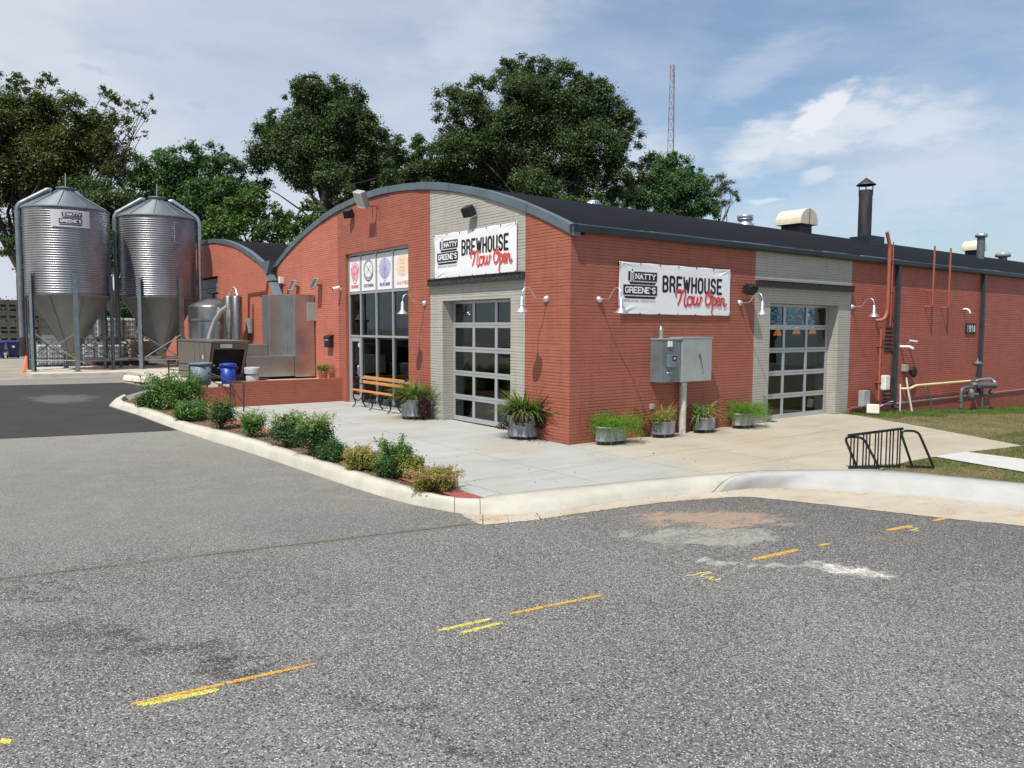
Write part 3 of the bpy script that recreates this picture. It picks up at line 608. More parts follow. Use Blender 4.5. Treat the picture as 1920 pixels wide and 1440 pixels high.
scribble([(1285, 1080), (1300, 1079), (1318, 1074), (1330, 1073), (1334, 1074), (1318, 1078), (1314, 1081), (1326, 1083), (1338, 1082), (1330, 1086), (1340, 1089), (1352, 1085)], 'curly yellow paint scribble in front of the mortar patch')
scribble([(1700, 990), (1712, 990), (1721, 991), (1712, 994), (1704, 995), (1716, 996), (1723, 995)], 'small yellow paint scribble beside the orange dash near the gutter', .035)
# ---------------------------------------------------------------- the brewery building
B = thing('brewery_building', 'long red brick industrial building with grey painted bays and black barrel roofs', 'building', (0, 0, 0))
AR, AY, AZC, AY2 = 20.8, 8.62, 6.27-20.8, 25.86
def arcz(y, r=0.0):
    c = AY if y <= 17.24 else AY2
    return AZC + math.sqrt((AR+r)**2-(y-c)**2)
TH = .38
def strip(mb, y0, y1, z0, ztop=None, x0=0.0, x1=TH):
    n = max(1, int((y1-y0)/.55)) if ztop is None else 1
    if ztop is not None: mb.box((x0, y0, z0), (x1, y1, ztop)); return
    top = [(y0+(y1-y0)*i/n, arcz(y0+(y1-y0)*i/n)-.02) for i in range(n+1)]
    mb.prism([(y0, z0), (y1, z0)]+top[::-1], 'X', x0, x1)
w = MB(); strip(w, 0, 1.52, -.3); o = w.build('front_wall', M['red'], B); o['label'] = 'narrow brick red panel at the building corner'
w = MB(); strip(w, 5.56, 6.73, -.3); strip(w, 10.70, 11.25, -.3); strip(w, 6.73, 10.70, 4.72)
o = w.build('front_wall', M['red'], B); o['label'] = 'brick red bay round the shop window'
w = MB(); strip(w, 1.52, 2.05, -.3); strip(w, 2.05, 4.96, 3.13); strip(w, 4.96, 5.56, -.3)
o = w.build('front_wall', M['grey'], B); o['label'] = 'warm grey painted bay of the gabled front'
w = MB(); strip(w, 11.25, 17.24, -.3); strip(w, 17.24, 23.9, -.3); strip(w, 23.9, 27.8, 4.72); strip(w, 27.8, 34.48, -.3)
o = w.build('front_wall', M['coral'], B); o['label'] = 'sun bleached coral brick of the left half'
w = MB(); w.box((.38, 0, -.6), (6.27, TH, 4.46)); o = w.build('side_wall', M['red'], B); o['label'] = 'brick red bay beside the corner'
w = MB(); w.box((6.27, 0, -.3), (6.95, TH, 4.46)); w.box((6.95, 0, 3.13), (10.22, TH, 4.46)); w.box((10.22, 0, -.3), (10.87, TH, 4.46))
o = w.build('side_wall', M['grey'], B); o['label'] = 'warm grey painted bay on the long side'
w = MB(); w.box((10.87, 0, .13), (46, TH, 4.46)); w.box((10.87, -.05, -2.2), (46, TH, .13)); o = w.build('side_wall', M['red_side'], B); o['label'] = 'weathered red brick side beyond the grey bay'
w = MB(); w.box((45.62, TH, -2.2), (46, 34.1, 4.4)); w.box((.38, 34.1, -.6), (46, 34.48, 4.4))
ends = [(TH+(17.24-TH)*i/30, arcz(TH+(17.24-TH)*i/30)-.03) for i in range(31)]+[(17.24+(34.1-17.24)*i/30, arcz(17.2401+(34.1-17.2401)*i/30)-.03) for i in range(31)]
w.prism([(TH, 4.3), (34.1, 4.3)]+ends[::-1], 'X', 45.62, 46); w.build('rear_wall', M['red_side'], B)
# inside: floor and partitions, dark
w = MB(); w.box((TH, TH, -.1), (45.6, 34.1, .015)); w.build('floor', M['intfloor'], B)
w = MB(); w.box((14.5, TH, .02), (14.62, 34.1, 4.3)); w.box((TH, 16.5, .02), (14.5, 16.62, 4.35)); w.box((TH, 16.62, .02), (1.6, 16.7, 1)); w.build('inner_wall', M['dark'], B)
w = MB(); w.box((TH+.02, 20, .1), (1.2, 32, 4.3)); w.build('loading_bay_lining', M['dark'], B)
w = MB()
for i in range(9): w.box((.16, 23.92, .7+i*.44), (.20, 27.78, 1.12+i*.44))
w.build('roller_door', M['cangrey'], B)
# roofs
def roof(c, y0, y1, name_lab):
    mb = MB(); n = 48; rows = []
    for i in range(n+1):
        y = y0+(y1-y0)*i/n; z = AZC+math.sqrt((AR+.16)**2-(y-c)**2); z2 = z-.10
        rows.append([(-.02, y, z2), (-.02, y, z), (46.2, y, z), (46.2, y, z2)])
    mb.loft(rows, close=True); o = mb.build('roof', M['roof'], B); o['label'] = name_lab
    return o
roof_main = roof(AY, -.10, 17.30, 'near black barrel roof'); roof(AY2, 17.18, 34.7, 'far black barrel roof')
for lab, c, y0, y1 in (('near arched roof edge trim', AY, -.13, 17.22), ('far arched roof edge trim', AY2, 17.26, 34.6)):
    mb = MB(); n = 44; seg = 11
    for s_ in range(seg):
        rows = []; pr = .014 if s_ % 2 else .0
        for i in range(5):
            y = y0+(y1-y0)*(s_+i/4*.998)/seg; zi = AZC+math.sqrt((AR-.01)**2-(y-c)**2); zo = AZC+math.sqrt((AR+.175)**2-(y-c)**2)
            rows.append([(-.042-pr, y, zi), (-.042-pr, y, zo+pr*.5), (.14, y, zo+pr*.5), (.14, y, zi)])
        mb.loft(rows, close=True)
        for r in (rows[0], rows[-1]): mb.add(r, [(0, 1, 2, 3)])
        yj = y0+(y1-y0)*s_/seg; zi = AZC+math.sqrt((AR-.01)**2-(yj-c)**2); mb.box((-.062, yj-.012, zi-.0), (-.03, yj+.012, zi+.185))
    o = mb.build('roof_edge_trim', M['trim'], B, bevel=.006); o['label'] = lab
# eave gutter of the long side
mb = MB(); prof = [(-.02, 4.425), (-.14, 4.425), (-.165, 4.46), (-.17, 4.555), (-.155, 4.57), (-.145, 4.56), (-.145, 4.50), (-.02, 4.50)]
mb.prism(prof, 'X', .02, 46.1); mb.prism([(-.02, 4.415), (-.14, 4.415), (-.175, 4.46), (-.18, 4.575), (-.02, 4.575)], 'X', -.06, .018); mb.build('gutter', M['gutter'], B)
rows = []; x = 0.0
while x < 46:
    L = rnd.uniform(.25, 1.6); a_ = rnd.uniform(0, .022); b_ = rnd.uniform(.0, .03)
    for xx in (x, x+L-.02): rows.append([(xx, -.02, 4.565), (xx, -.11-b_, 4.572+a_*.3), (xx, -.11-b_, 4.582+a_*.6), (xx, -.02, 4.60+a_)])
    x += L
MB().loft(rows).build('roof_edge_flashing', M['trim'], B)
# steel lintel beams with rivets
def beam(c0, c1, z0, z1, ax, lab):
    mb = MB()
    def bx(u0, u1, d0, d1, za, zb):
        if ax == 'Y': mb.box((-d1, u0, za), (-d0, u1, zb))
        else: mb.box((u0, -d1, za), (u1, -d0, zb))
    bx(c0, c1, .002, .10, z0+.015, z1-.015); bx(c0, c1, .002, .135, z1-.014, z1); bx(c0, c1, .002, .135, z0, z0+.014)
    n = int((c1-c0)/.42)
    for i in range(n+1):
        u = c0+.08+(c1-c0-.16)*i/n
        for dz, du in ((z1-.05, .1), (z0+.045, 0)):
            uu = min(c1-.05, u+du); P = [(u2, v) for u2, v in ((0, 0),)]
            bx(uu-.014, uu+.014, .10, .118, dz-.014, dz+.014)
    o = mb.build('steel_lintel', M['steel'], B, bevel=.004); o['label'] = lab
beam(1.52, 5.56, 3.53, 3.70, 'Y', 'riveted steel beam over the front garage door'); beam(6.27, 10.87, 3.53, 3.70, 'X', 'riveted steel beam over the side garage door')
# glazed garage doors
def garage(lab, u0, u1, z0, z1, ax, off):
    fr = MB(); gl = MB()
    def bx(mb, a, b, c, d_, t0, t1):
        if ax == 'Y': mb.box((off+t0, a, c), (off+t1, b, d_))
        else: mb.box((a, off+t0, c), (b, off+t1, d_))
    W_ = u1-u0; cw = W_/3; rows = 5; H_ = (z1-z0)/rows
    for i in range(rows):
        za, zb = z0+H_*i+.004, z0+H_*(i+1)-.004; lo_ = .115 if i == 0 else .062
        bx(fr, u0+.02, u1-.02, za, za+lo_, 0, .05); bx(fr, u0+.02, u1-.02, zb-.062, zb, 0, .05)
        for k in range(4):
            uc = u0+.02+(W_-.04)*k/3; wd = .05
            a_ = uc if k == 0 else (uc-.10 if k == 3 else uc-wd); b_ = uc+.10 if k == 0 else (uc if k == 3 else uc+wd)
            bx(fr, a_, b_, za+lo_, zb-.062, 0, .05)
        for k in range(3): bx(gl, u0+.03+(W_-.06)*k/3, u0+.03+(W_-.06)*(k+1)/3-.01, za+.03, zb-.03, .02, .026)
    bx(fr, u0+.002, u0+.018, z0, z1, .03, .09); bx(fr, u1-.018, u1-.002, z0, z1, .03, .09)
    d_ = fr.build('garage_door', M['alu'], B, bevel=.004); d_['label'] = lab; gl.build('glass', M['glass'], d_)
    gk = MB(); bx(gk, u0+.02, u1-.02, z0-.02, z0+.002, .005, .045); gk.build('rubber_seal', M['black'], d_)
garage('glazed overhead door in the front grey bay', 2.05, 4.96, .05, 3.125, 'Y', .30)
garage('glazed overhead door in the long side grey bay', 6.95, 10.22, .0, 3.125, 'X', .30)
# storefront window wall and entry door
fx = .10; fr = MB(); Y0, Y1, Z0, Z1 = 6.73, 10.70, .05, 4.72
cols = [10.70, 9.88, 8.85, 7.82, 6.73]
def vb(y, a, b, w_=.055): fr.box((fx, y-w_/2, a), (fx+.11, y+w_/2, b))
def hb(z, a, b, w_=.06): fr.box((fx+.003, a, z-w_/2), (fx+.107, b, z+w_/2))
vb(10.67, Z0, Z1); vb(6.76, Z0, Z1); 
for c in cols[1:4]: vb(c, Z0, Z1)
hb(Z1-.03, Y0, Y1); hb(3.50, Y0, Y1); hb(2.17, Y0, Y1); hb(.88, Y0, cols[1]); hb(.09, Y0, cols[1])
sf = fr.build('storefront_window', M['alu'], B, bevel=.004); sf['label'] = 'tall aluminium framed shop window with beer posters'
gl = MB()
for i in range(4):
    for (za, zb) in ((3.5, Z1), (2.17, 3.5)): gl.box((fx+.05, cols[i+1]+.02, za+.02), (fx+.056, cols[i]-.02, zb-.02))
    if i: gl.box((fx+.05, cols[i+1]+.02, .90), (fx+.056, cols[i]-.02, 2.15)); gl.box((fx+.05, cols[i+1]+.02, .10), (fx+.056, cols[i]-.02, .86))
gl.build('glass', M['glass'], sf)
dr = MB(); a, b = cols[1]+.035, 10.64
dr.box((fx+.02, a, .06), (fx+.075, a+.11, 2.13)); dr.box((fx+.02, b-.09, .06), (fx+.075, b, 2.13)); dr.box((fx+.02, a+.11, 2.0), (fx+.075, b-.09, 2.13)); dr.box((fx+.02, a+.11, .06), (fx+.075, b-.09, .32))
ed = dr.build('entry_door', M['alu'], B, bevel=.004); ed['label'] = 'glass entry door at the left end of the shop window'
MB().box((fx+.045, a+.09, .30), (fx+.05, b-.07, 2.02)).build('glass', M['glass'], ed)
MB().tube([(fx+.02, a+.05, .95), (fx-.05, a+.05, .95), (fx-.05, a+.05, 1.25), (fx+.02, a+.05, 1.25)], .014, 8).build('door_handle', M['lamp'], ed)
MB().box((fx+.036, a+.12, 1.83), (fx+.043, a+.22, 1.95)).build('door_notice', M['white'], ed)
MB().box((-.02, 6.73, .0), (.30, 10.70, .05)).build('sill', M['pad'], B)
# interior hints seen through glass
MB().box((2.9, 8.4, .015), (3.5, 14.4, 1.1)).build('bar_counter', M['wood'], B)
MB().box((11.3, 3.2, 2.50), (14.2, 3.26, 3.2)).build('menu_screen', M['screen'], B)
for k, (x, y, z) in enumerate(((11.0, 2.5, 2.25), (12.2, 2.6, 2.3), (13.3, 2.7, 2.3))):
    o = MB().lathe([(.02, .25), (.05, .2), (.13, .0), (.12, -.01), (0.001, .02)], (x, y, z), 14).build('pendant_lamp', M['glow'], B)
# ---------------------------------------------------------------- fixtures on the building (own top-level things)
# flat lettering: strokes of given width laid out in a local (u, v) plane
class Ink:
    def __init__(s): s.mb = MB(); s.k = 0
    def seg(s, a, b, w):
        s.k += 1; z = .002+.00002*s.k; dx, dy = b[0]-a[0], b[1]-a[1]; L = math.hypot(dx, dy) or 1e-6; nx, ny = -dy/L*w/2, dx/L*w/2
        s.mb.add([(a[0]+nx, a[1]+ny, z), (a[0]-nx, a[1]-ny, z), (b[0]-nx, b[1]-ny, z), (b[0]+nx, b[1]+ny, z)], [(0, 1, 2, 3)])
    def dot(s, p, r, n=10):
        s.k += 1; z = .002+.00002*s.k; s.mb.add([(p[0]+r*math.cos(2*pi*i/n), p[1]+r*math.sin(2*pi*i/n), z) for i in range(n)], [tuple(range(n))])
    def line(s, pts, w, rnd_=True):
        for a, b in zip(pts, pts[1:]): s.seg(a, b, w)
        for p in (pts if rnd_ else pts[1:-1]): s.dot(p, w/2)
    def poly(s, pts): s.k += 1; z = .002+.00002*s.k; s.mb.add([(x, y, z) for x, y in pts], [tuple(range(len(pts)))])
def arc(cx, cy, rx, ry, a0, a1, n=8): return [(cx+rx*math.cos(rad(a0+(a1-a0)*i/n)), cy+ry*math.sin(rad(a0+(a1-a0)*i/n))) for i in range(n+1)]
GL = {  # unit-height glyphs, unit width
 'B': [[(0,0),(0,1),(.55,1)]+arc(.55,.76,.45,.24,90,-90)+[(0,.52)], [(.55,.52)]+arc(.58,.26,.42,.26,90,-90)+[(0,0)]],
 'R': [[(0,0),(0,1),(.55,1)]+arc(.55,.74,.42,.26,90,-90)+[(0,.48)], [(.62,.48),(.97,.3),(.97,0)]],
 'E': [[(1,1),(0,1),(0,0),(1,0)], [(0,.5),(.8,.5)]], 'W': [[(0,1),(.25,0),(.5,.8),(.75,0),(1,1)]],
 'H': [[(0,0),(0,1)], [(1,0),(1,1)], [(0,.5),(1,.5)]], 'O': [arc(.5,.75,.5,.25,0,180)+arc(.5,.25,.5,.25,180,360)+[(1,.75)]],
 'U': [[(0,1),(0,.25)]+arc(.5,.25,.5,.25,180,360)+[(1,1)]], 'S': [arc(.5,.76,.48,.24,10,180)+[(.1,.6),(.9,.4)]+arc(.5,.24,.48,.24,0,-170)],
 'N': [[(0,0),(0,1),(1,0),(1,1)]], 'A': [[(0,0),(.5,1),(1,0)], [(.2,.34),(.8,.34)]], 'T': [[(0,1),(1,1)], [(.5,1),(.5,0)]],
 'Y': [[(0,1),(.5,.45),(1,1)], [(.5,.45),(.5,0)]], 'G': [arc(.5,.76,.48,.24,15,180)+[(.02,.24)]+arc(.5,.24,.48,.24,180,360)+[(.98,.45),(.6,.45)]],
 "'": [[(.5,1),(.4,.72)]], 'I': [[(.5,0),(.5,1)]], 'C': [arc(.5,.76,.48,.24,15,180)+[(.02,.24)]+arc(.5,.24,.48,.24,180,345)], 'M': [[(0,0),(0,1),(.5,.3),(1,1),(1,0)]],
 'P': [[(0,0),(0,1),(.55,1)]+arc(.55,.74,.42,.26,90,-90)+[(0,.48)]], 'D': [[(0,0),(0,1),(.45,1)]+arc(.45,.5,.52,.5,90,-90,10)+[(0,0)]], 'L': [[(0,1),(0,0),(1,0)]], 'F': [[(1,1),(0,1),(0,0)], [(0,.52),(.8,.52)]],
 'K': [[(0,0),(0,1)], [(1,1),(0,.45)], [(.3,.6),(1,0)]], '1': [[(.2,.8),(.55,1),(.55,0)]], '9': [arc(.5,.72,.46,.27,0,360,14), [(.96,.72),(.9,.25)]+arc(.5,.22,.42,.22,0,-150)], '8': [arc(.5,.75,.40,.24,0,360,14), arc(.5,.25,.47,.26,0,360,14)], ' ': []}
def word(ink, txt, u0, u1, v0, v1, w, gap=.30, serif=0.0):
    CW = {"'": .3, ' ': .5, 'W': 1.35, 'M': 1.25, 'I': .15}; n = sum(CW.get(c, 1.0) for c in txt); tot = (u1-u0-w); cw = tot/(n+gap*(len(txt)-1)); x = u0+w/2; h = v1-v0-w
    for c in txt:
        k = CW.get(c, 1.0)
        for pl in GL[c]:
            P = [(x+p[0]*cw*k, v0+w/2+p[1]*h) for p in pl]; ink.line(P, w, not serif)
            if serif and c not in "'OSGC":
                for e in (P[0], P[-1]):
                    if abs(e[1]-(v0+w/2)) < .01 or abs(e[1]-(v1-w/2)) < .01: ink.seg((e[0]-serif, e[1]), (e[0]+serif, e[1]), w*.75)
        x += cw*(k+gap)
def place_local(o, org, ux, vx, nx):
    """map local (u,v,n) on to a wall plane; the mesh is rewritten in the parent's frame"""
    for v in o.data.vertices: p = v.co.copy(); v.co = Vector(ux)*p.x+Vector(vx)*p.y+Vector(nx)*p.z
def logo(parent, sx, mapf, mats=('ink', 'vinyl', 'ink')):
    """two stacked plates NATTY / GREENE'S with slanted feet and an ear of barley"""
    def X(pts): return [(x*sx, y) for x, y in pts]
    k = Ink(); k.poly(X([(.272, .735), (1.205, .735), (1.205, .945), (.272, .945)])); k.poly(X([(.125, .42), (1.215, .42), (1.215, .65), (.125, .65)]))
    mapf(k.mb.build('plate_rim', M['inkgrey'], parent, local=True), 0.0)
    k = Ink(); k.k = 6; k.poly(X([(.285, .745), (1.192, .745), (1.192, .935), (.285, .935)])); k.poly(X([(.14, .43), (1.20, .43), (1.20, .64), (.14, .64)]))
    k.poly(X([(.345, .665), (1.13, .665), (1.17, .715), (.305, .715)])); k.poly(X([(.20, .35), (1.14, .35), (1.18, .40), (.155, .40)]))
    mapf(k.mb.build('name_plate', M[mats[0]], parent, local=True), 0.0)
    k = Ink(); k.k = 14
    k.poly(X([(.345, .735), (.455, .735), (.455, .95), (.345, .95)]))
    word(k, 'NATTY', .50*sx, 1.15*sx, .775, .905, .027, .42, .022*sx); word(k, "GREENE'S", .185*sx, 1.16*sx, .465, .610, .029, .36, .018*sx)
    mapf(k.mb.build('white_lettering', M[mats[1]], parent, local=True), 0.0)
    k = Ink(); k.k = 150; 
    k.dot((.40*sx, .975), .022)
    for i in range(4):
        y = .93-i*.05; k.poly([(.40*sx, y-.035), (.44*sx, y), (.44*sx, y-.02), (.40*sx, y-.058)]); k.poly([(.40*sx, y-.035), (.36*sx, y), (.36*sx, y-.02), (.40*sx, y-.058)])
    mapf(k.mb.build('barley_ear', M[mats[2]], parent, local=True), 0.0)
def banner(label, org, ux, nx, wd, ht, sx):
    t = thing('banner', label, 'banner', org, 'white brewhouse banners on the walls')
    def mapf(o, dn):
        for v in o.data.vertices:
            p = v.co.copy(); dz = warp(p.x, p.y) if dn else 0; v.co = Vector(ux)*p.x+Vector((0, 0, 1))*p.y+Vector(nx)*(p.z+dz)
        o.data.update()
    def warp(u, v):
        s_ = 0.0
        for cu, cv_, ph in ((0, ht, .3), (wd, ht, 1.1), (0, 0, 2.0), (wd, 0, .7)):
            du, dv = abs(u-cu), abs(v-cv_); r = math.hypot(du, dv); a = math.atan2(dv, du+1e-6)
            s_ += .012*math.exp(-(r/.33)**2)*(math.cos((a-.75)*22+ph)*min(1, r/.05))+.006*math.exp(-(r/.6)**2)*math.cos((a-.55)*13+ph)*min(1, r/.1)
        k_ = 1.0
        for (ua, ub, va, vb) in ((.10, 1.25, .25, 1.0), (1.33, 3.75, .05, .93)):
            du = max(ua*sx-u, 0, u-ub*sx); dv = max(va-v, 0, v-vb); k_ = min(k_, math.hypot(du, dv)/.09)
        return (s_+.004*math.sin(u*3.1)+.003*math.sin(v*7+u))*max(k_, .0)-.001
    mb = MB(); nu, nv = 150, 56
    edge = lambda u: -.012*abs(math.sin(u*pi/wd*4))
    rows = [[(wd*i/nu, (ht*j/nv)+(edge(wd*i/nu) if j == nv else (-edge(wd*i/nu) if j == 0 else 0)), 0) for j in range(nv+1)] for i in range(nu+1)]
    mb.loft(rows, True); sh = mb.build('sheet', M['vinyl'], t, local=True); mapf(sh, 1)
    md = sh.modifiers.new('thick', 'SOLIDIFY'); md.thickness = .002; md.offset = -1
    logo(t, sx, mapf)
    k = Ink(); k.k = 4; word(k, 'BREWHOUSE', 1.38*sx, 3.52*sx, .51, .90, .064*sx**.5, .60); mapf(k.mb.build('black_lettering', M['ink'], t, local=True), 0)
    k = Ink(); k.k = 4; word(k, 'BREWING COMPANY', .165*sx, 1.16*sx, .275, .325, .0085, .55); mapf(k.mb.build('small_lettering', M['inkgrey'], t, local=True), 0)
    # script lettering: pale outline below, red on top
    def spline(P, n=6):
        out = []; P = [P[0]]+P+[P[-1]]
        for i in range(1, len(P)-2):
            for j in range(n):
                t_ = j/n; a, b, c, d_ = P[i-1], P[i], P[i+1], P[i+2]
                out.append(tuple(.5*((2*b[k_])+(-a[k_]+c[k_])*t_+(2*a[k_]-5*b[k_]+4*c[k_]-d_[k_])*t_**2+(-a[k_]+3*b[k_]-3*c[k_]+d_[k_])*t_**3) for k_ in (0, 1)))
        return out+[P[-2]]
    scr = [[(1.86,.43),(1.83,.49),(1.90,.56),(2.02,.56),(2.00,.40),(1.92,.24)], [(1.99,.36),(2.06,.53),(2.14,.58),(2.17,.50),(2.13,.30),(2.18,.20),(2.24,.25)],
           [(2.36,.42),(2.28,.42),(2.24,.32),(2.28,.24),(2.36,.24),(2.42,.33),(2.38,.42),(2.46,.40)], [(2.48,.43),(2.45,.30),(2.50,.24),(2.57,.30),(2.60,.42),(2.59,.28),(2.64,.24),(2.70,.32),(2.71,.43),(2.76,.40)],
           [(2.98,.55),(2.90,.44),(2.90,.30),(2.98,.24),(3.08,.32),(3.10,.48),(3.03,.56),(2.99,.50),(3.08,.45),(3.16,.46)], [(3.16,.42),(3.16,.26),(3.12,.06)], [(3.16,.36),(3.22,.43),(3.28,.38),(3.26,.27),(3.18,.24)],
           [(3.30,.30),(3.40,.36),(3.40,.42),(3.34,.42),(3.31,.32),(3.36,.24),(3.44,.28)], [(3.47,.42),(3.46,.24)], [(3.46,.32),(3.53,.42),(3.58,.38),(3.57,.26),(3.62,.23),(3.67,.28)]]
    for nm, w_, m_, k0, du in (('script_outline', .060, 'inkpink', 220, .006), ('red_script_lettering', .036, 'inkred', 420, 0)):
        k = Ink(); k.k = k0
        for P in scr:
            pts = [((u+du)*sx, v-.0-du) for u, v in spline([(a_, .02+b_*.98) for a_, b_ in P])]; k.line(pts, w_*sx)
        mapf(k.mb.build(nm, M[m_], t, local=True), 0)
    n = 7
    for i in range(n):
        for v_ in (.02, ht-.025):
            g_ = MB(); g_.lathe([(0.001, .0), (.016, .0), (.016, .012), (.001, .012)], (0, 0, 0), 8); u_ = .03+(wd-.06)*i/(n-1)
            g_.v = [(u_+a_, v_+b_, c_+.002) for a_, b_, c_ in g_.v]; mapf(g_.build('eyelet', M['steel'], t, local=True), 0)
    return t
banner("brewhouse banner on the red brick long side wall, the one partly behind a lamp", (1.36, -.045, 2.76), (1, 0, 0), (0, -1, 0), 3.84, 1.14, 1.0)
banner('brewhouse banner on the grey bay above the front garage door', (-.045, 5.27, 3.70), (0, -1, 0), (-1, 0, 0), 3.49, 1.12, .909)
# posters in the shop window
PO = [('BUCKSHOT', (.62, .05, .08), 'red steer head poster, leftmost in the top row of the shop window'), ('SOUTHERN', (.06, .06, .06), 'compass poster'), ('WILDFLOWER', (.10, .08, .35), 'purple flower poster'), ('GUILFORD', (.70, .38, .10), 'golden hop poster')]
for i, (txt, c, lb) in enumerate(PO):
    y1, y0 = cols[i]-.045, cols[i+1]+.045; wd = y1-y0; m1 = mat('poster_paper', (.80, .79, .78), .5, 0, .03); m2 = mat('poster_print', c, .5, 0, .05); m3 = mat('poster_tint', tuple(.72*.6+x*.55 for x in c), .5, 0, .08)
    o = MB().box((fx+.03, y0, 3.555), (fx+.038, y1, 4.62)).build('poster', m1, sf); o['label'] = lb
    def mp(ob):
        for v in ob.data.vertices: p = v.co.copy(); v.co = Vector((fx+.029-p.z, y1-p.x, 3.555+p.y))
    k = Ink(); k.poly([(wd*.5+wd*.40*math.cos(a_*pi/12)*(1+.08*math.sin(a_*3)), .62+.30*math.sin(a_*pi/12)) for a_ in range(24)])
    if i != 1: mp_ = k.mb.build('tint', m3, o, local=True); mp(mp_)
    k = Ink(); k.k = 5; word(k, txt, wd*.16, wd*.84, .10, .20, .018, .35)
    cx = wd/2
    if i == 0:
        k.line([(cx-.26, .74), (cx-.22, .62), (cx-.16, .58), (cx-.14, .36), (cx-.06, .26), (cx+.06, .26), (cx+.14, .36), (cx+.16, .58), (cx+.22, .62), (cx+.26, .74)], .022); k.line(arc(cx, .66, .14, .12, 0, 360, 14), .02); k.line([(cx, .55), (cx-.04, .38), (cx+.03, .36)], .02)
    elif i == 1:
        k.line(arc(cx, .64, .27, .25, 0, 360, 24), .016); k.line(arc(cx, .64, .31, .29, 0, 360, 24), .012); k.line([(cx-.15, .76), (cx+.15, .52)], .02); k.line([(cx-.12, .52), (cx+.12, .76)], .012); k.line(arc(cx, .60, .31, .30, 200, 340, 12), .03); k.line([(cx-.05, .28), (cx+.05, .28)], .01)
    elif i == 2:
        k.line([(cx, .25), (cx, .55), (cx-.05, .75), (cx, .92), (cx+.05, .75), (cx, .55)], .012)
        for s_ in (-1, 1):
            for (a_, b_) in ((.22, .58), (.26, .48), (.2, .38), (.14, .68)): k.line([(cx, b_-.16), (cx+s_*a_*.6, b_-.04), (cx+s_*a_, b_+.02)], .010)
    else:
        for a_ in range(5): k.line(arc(cx, .84-a_*.10, .16-.02*abs(a_-1.5), .06, 200, 340, 8), .010)
    ob = k.mb.build('print', m2, o, local=True); mp(ob)
# gooseneck lamps: local frame, arm towards -Y, wall at y = 0
def make_lamp(label, loc):
    t = thing('wall_lamp', label, 'wall lamp', loc, 'gooseneck wall lamps')
    MB().lathe([(.001, 0), (.075, 0), (.075, .02), (.055, .055), (.03, .075), (.001, .08)], (0, 0, 0), 18)
    m_ = MB().lathe([(.001, 0), (.078, 0), (.078, .02), (.060, .055), (.035, .08), (.001, .085)], (0, 0, 0), 18); m_.v = [(x, -z, y) for x, y, z in m_.v]; m_.build('wall_mount', M['lamp'], t, local=True)
    pts = [(-.0, 0), (.24, 0), (.30, .01), (.345, .05), (.40, .13), (.45, .19), (.51, .225), (.57, .225), (.63, .195), (.665, .14), (.68, .07), (.68, -.03)]
    MB().tube([(0, -a, b) for a, b in pts], .0125, 10).build('arm', M['lamp'], t, local=True)
    MB().lathe([(.022, .03), (.030, .02), (.040, -.02), (.046, -.03), (.046, -.125), (.050, -.13), (.056, -.15), (.056, -.155)], (0, -.68, 0), 20).build('lamp_socket', M['lamp'], t, local=True)
    MB().lathe([(.060, -.150), (.062, -.160), (.052, -.166), (.062, -.172), (.064, -.182), (.054, -.188), (.064, -.196), (.075, -.215), (.11, -.255), (.155, -.285), (.158, -.295), (.150, -.292), (.105, -.262), (.06, -.22), (.03, -.20)], (0, -.68, 0), 28, caps=False).build('lamp_shade', M['lamp'], t, local=True)
    MB().lathe([(.001, -.285), (.025, -.27), (.032, -.24), (.02, -.2)], (0, -.68, 0), 12).build('bulb', M['white'], t, local=True)
    return t
L0 = make_lamp('gooseneck lamp on the brick corner panel whose shade overlaps the side banner', (.80, 0, 3.06))
copy_thing(L0, (5.63, 0, 3.10), 'gooseneck lamp between the side banner and the grey bay with the side garage door')
copy_thing(L0, (10.90, 0, 3.11), 'gooseneck lamp right of the side garage door, beside the thick bent red pipe')
copy_thing(L0, (0, 5.84, 3.09), 'gooseneck lamp between the shop window and the front garage door', -pi/2)
copy_thing(L0, (0, .76, 3.07), 'gooseneck lamp on the front wall next to the building corner', -pi/2)
# loudspeakers / small floodlights
def wallbox(name, label, cat, c, sz, ax, mm, tilt=.35, group=None, yaw=0.0):
    t = thing(name, label, cat, c, group)
    M2 = Matrix.Rotation(pi/2*(-1 if ax == 'Y' else 0)+yaw, 4, 'Z')
    w_, d_, h_ = sz
    mb = MB(); body = MB().prism([(-w_/2, -h_/2), (w_/2, -h_/2), (w_/2*.8, h_/2), (-w_/2*.8, h_/2)], 'Y', -d_, -.0)
    T = Matrix.Translation((0, -.09, 0)) @ Matrix.Rotation(tilt, 4, 'X')
    body.v = [M2 @ (T @ Vector(v)) for v in body.v]; body.build('body', mm, t, local=True, bevel=.01)
    gr = MB().box((-w_*.42, -d_-.012, -h_*.42), (w_*.42, -d_-.002, h_*.38)); gr.v = [M2 @ (T @ Vector(v)) for v in gr.v]; gr.build('front_grille', M['black'], t, local=True, bevel=.005)
    br = MB().tube([(0, 0, 0), (0, -.11, 0)], .018, 8).box((-.05, -.012, -.06), (.05, 0, .06)); br.v = [M2 @ Vector(v) for v in br.v]; br.build('bracket', mm, t, local=True)
    return t
wallbox('wall_speaker', 'black loudspeaker high on the red gable, left of the big floodlight', 'speaker', onX(660, 399), (.30, .20, .24), 'Y', M['black'], .5, 'black wall speakers', .5)
wallbox('wall_speaker', 'black loudspeaker on the grey bay high above the front banner', 'speaker', onX(889, 394), (.32, .20, .24), 'Y', M['black'], .5, 'black wall speakers', .1)
wallbox('wall_speaker', 'black loudspeaker on the side wall between banner and grey bay', 'speaker', onY(1396, 540), (.34, .20, .24), 'X', M['black'], .45, 'black wall speakers')
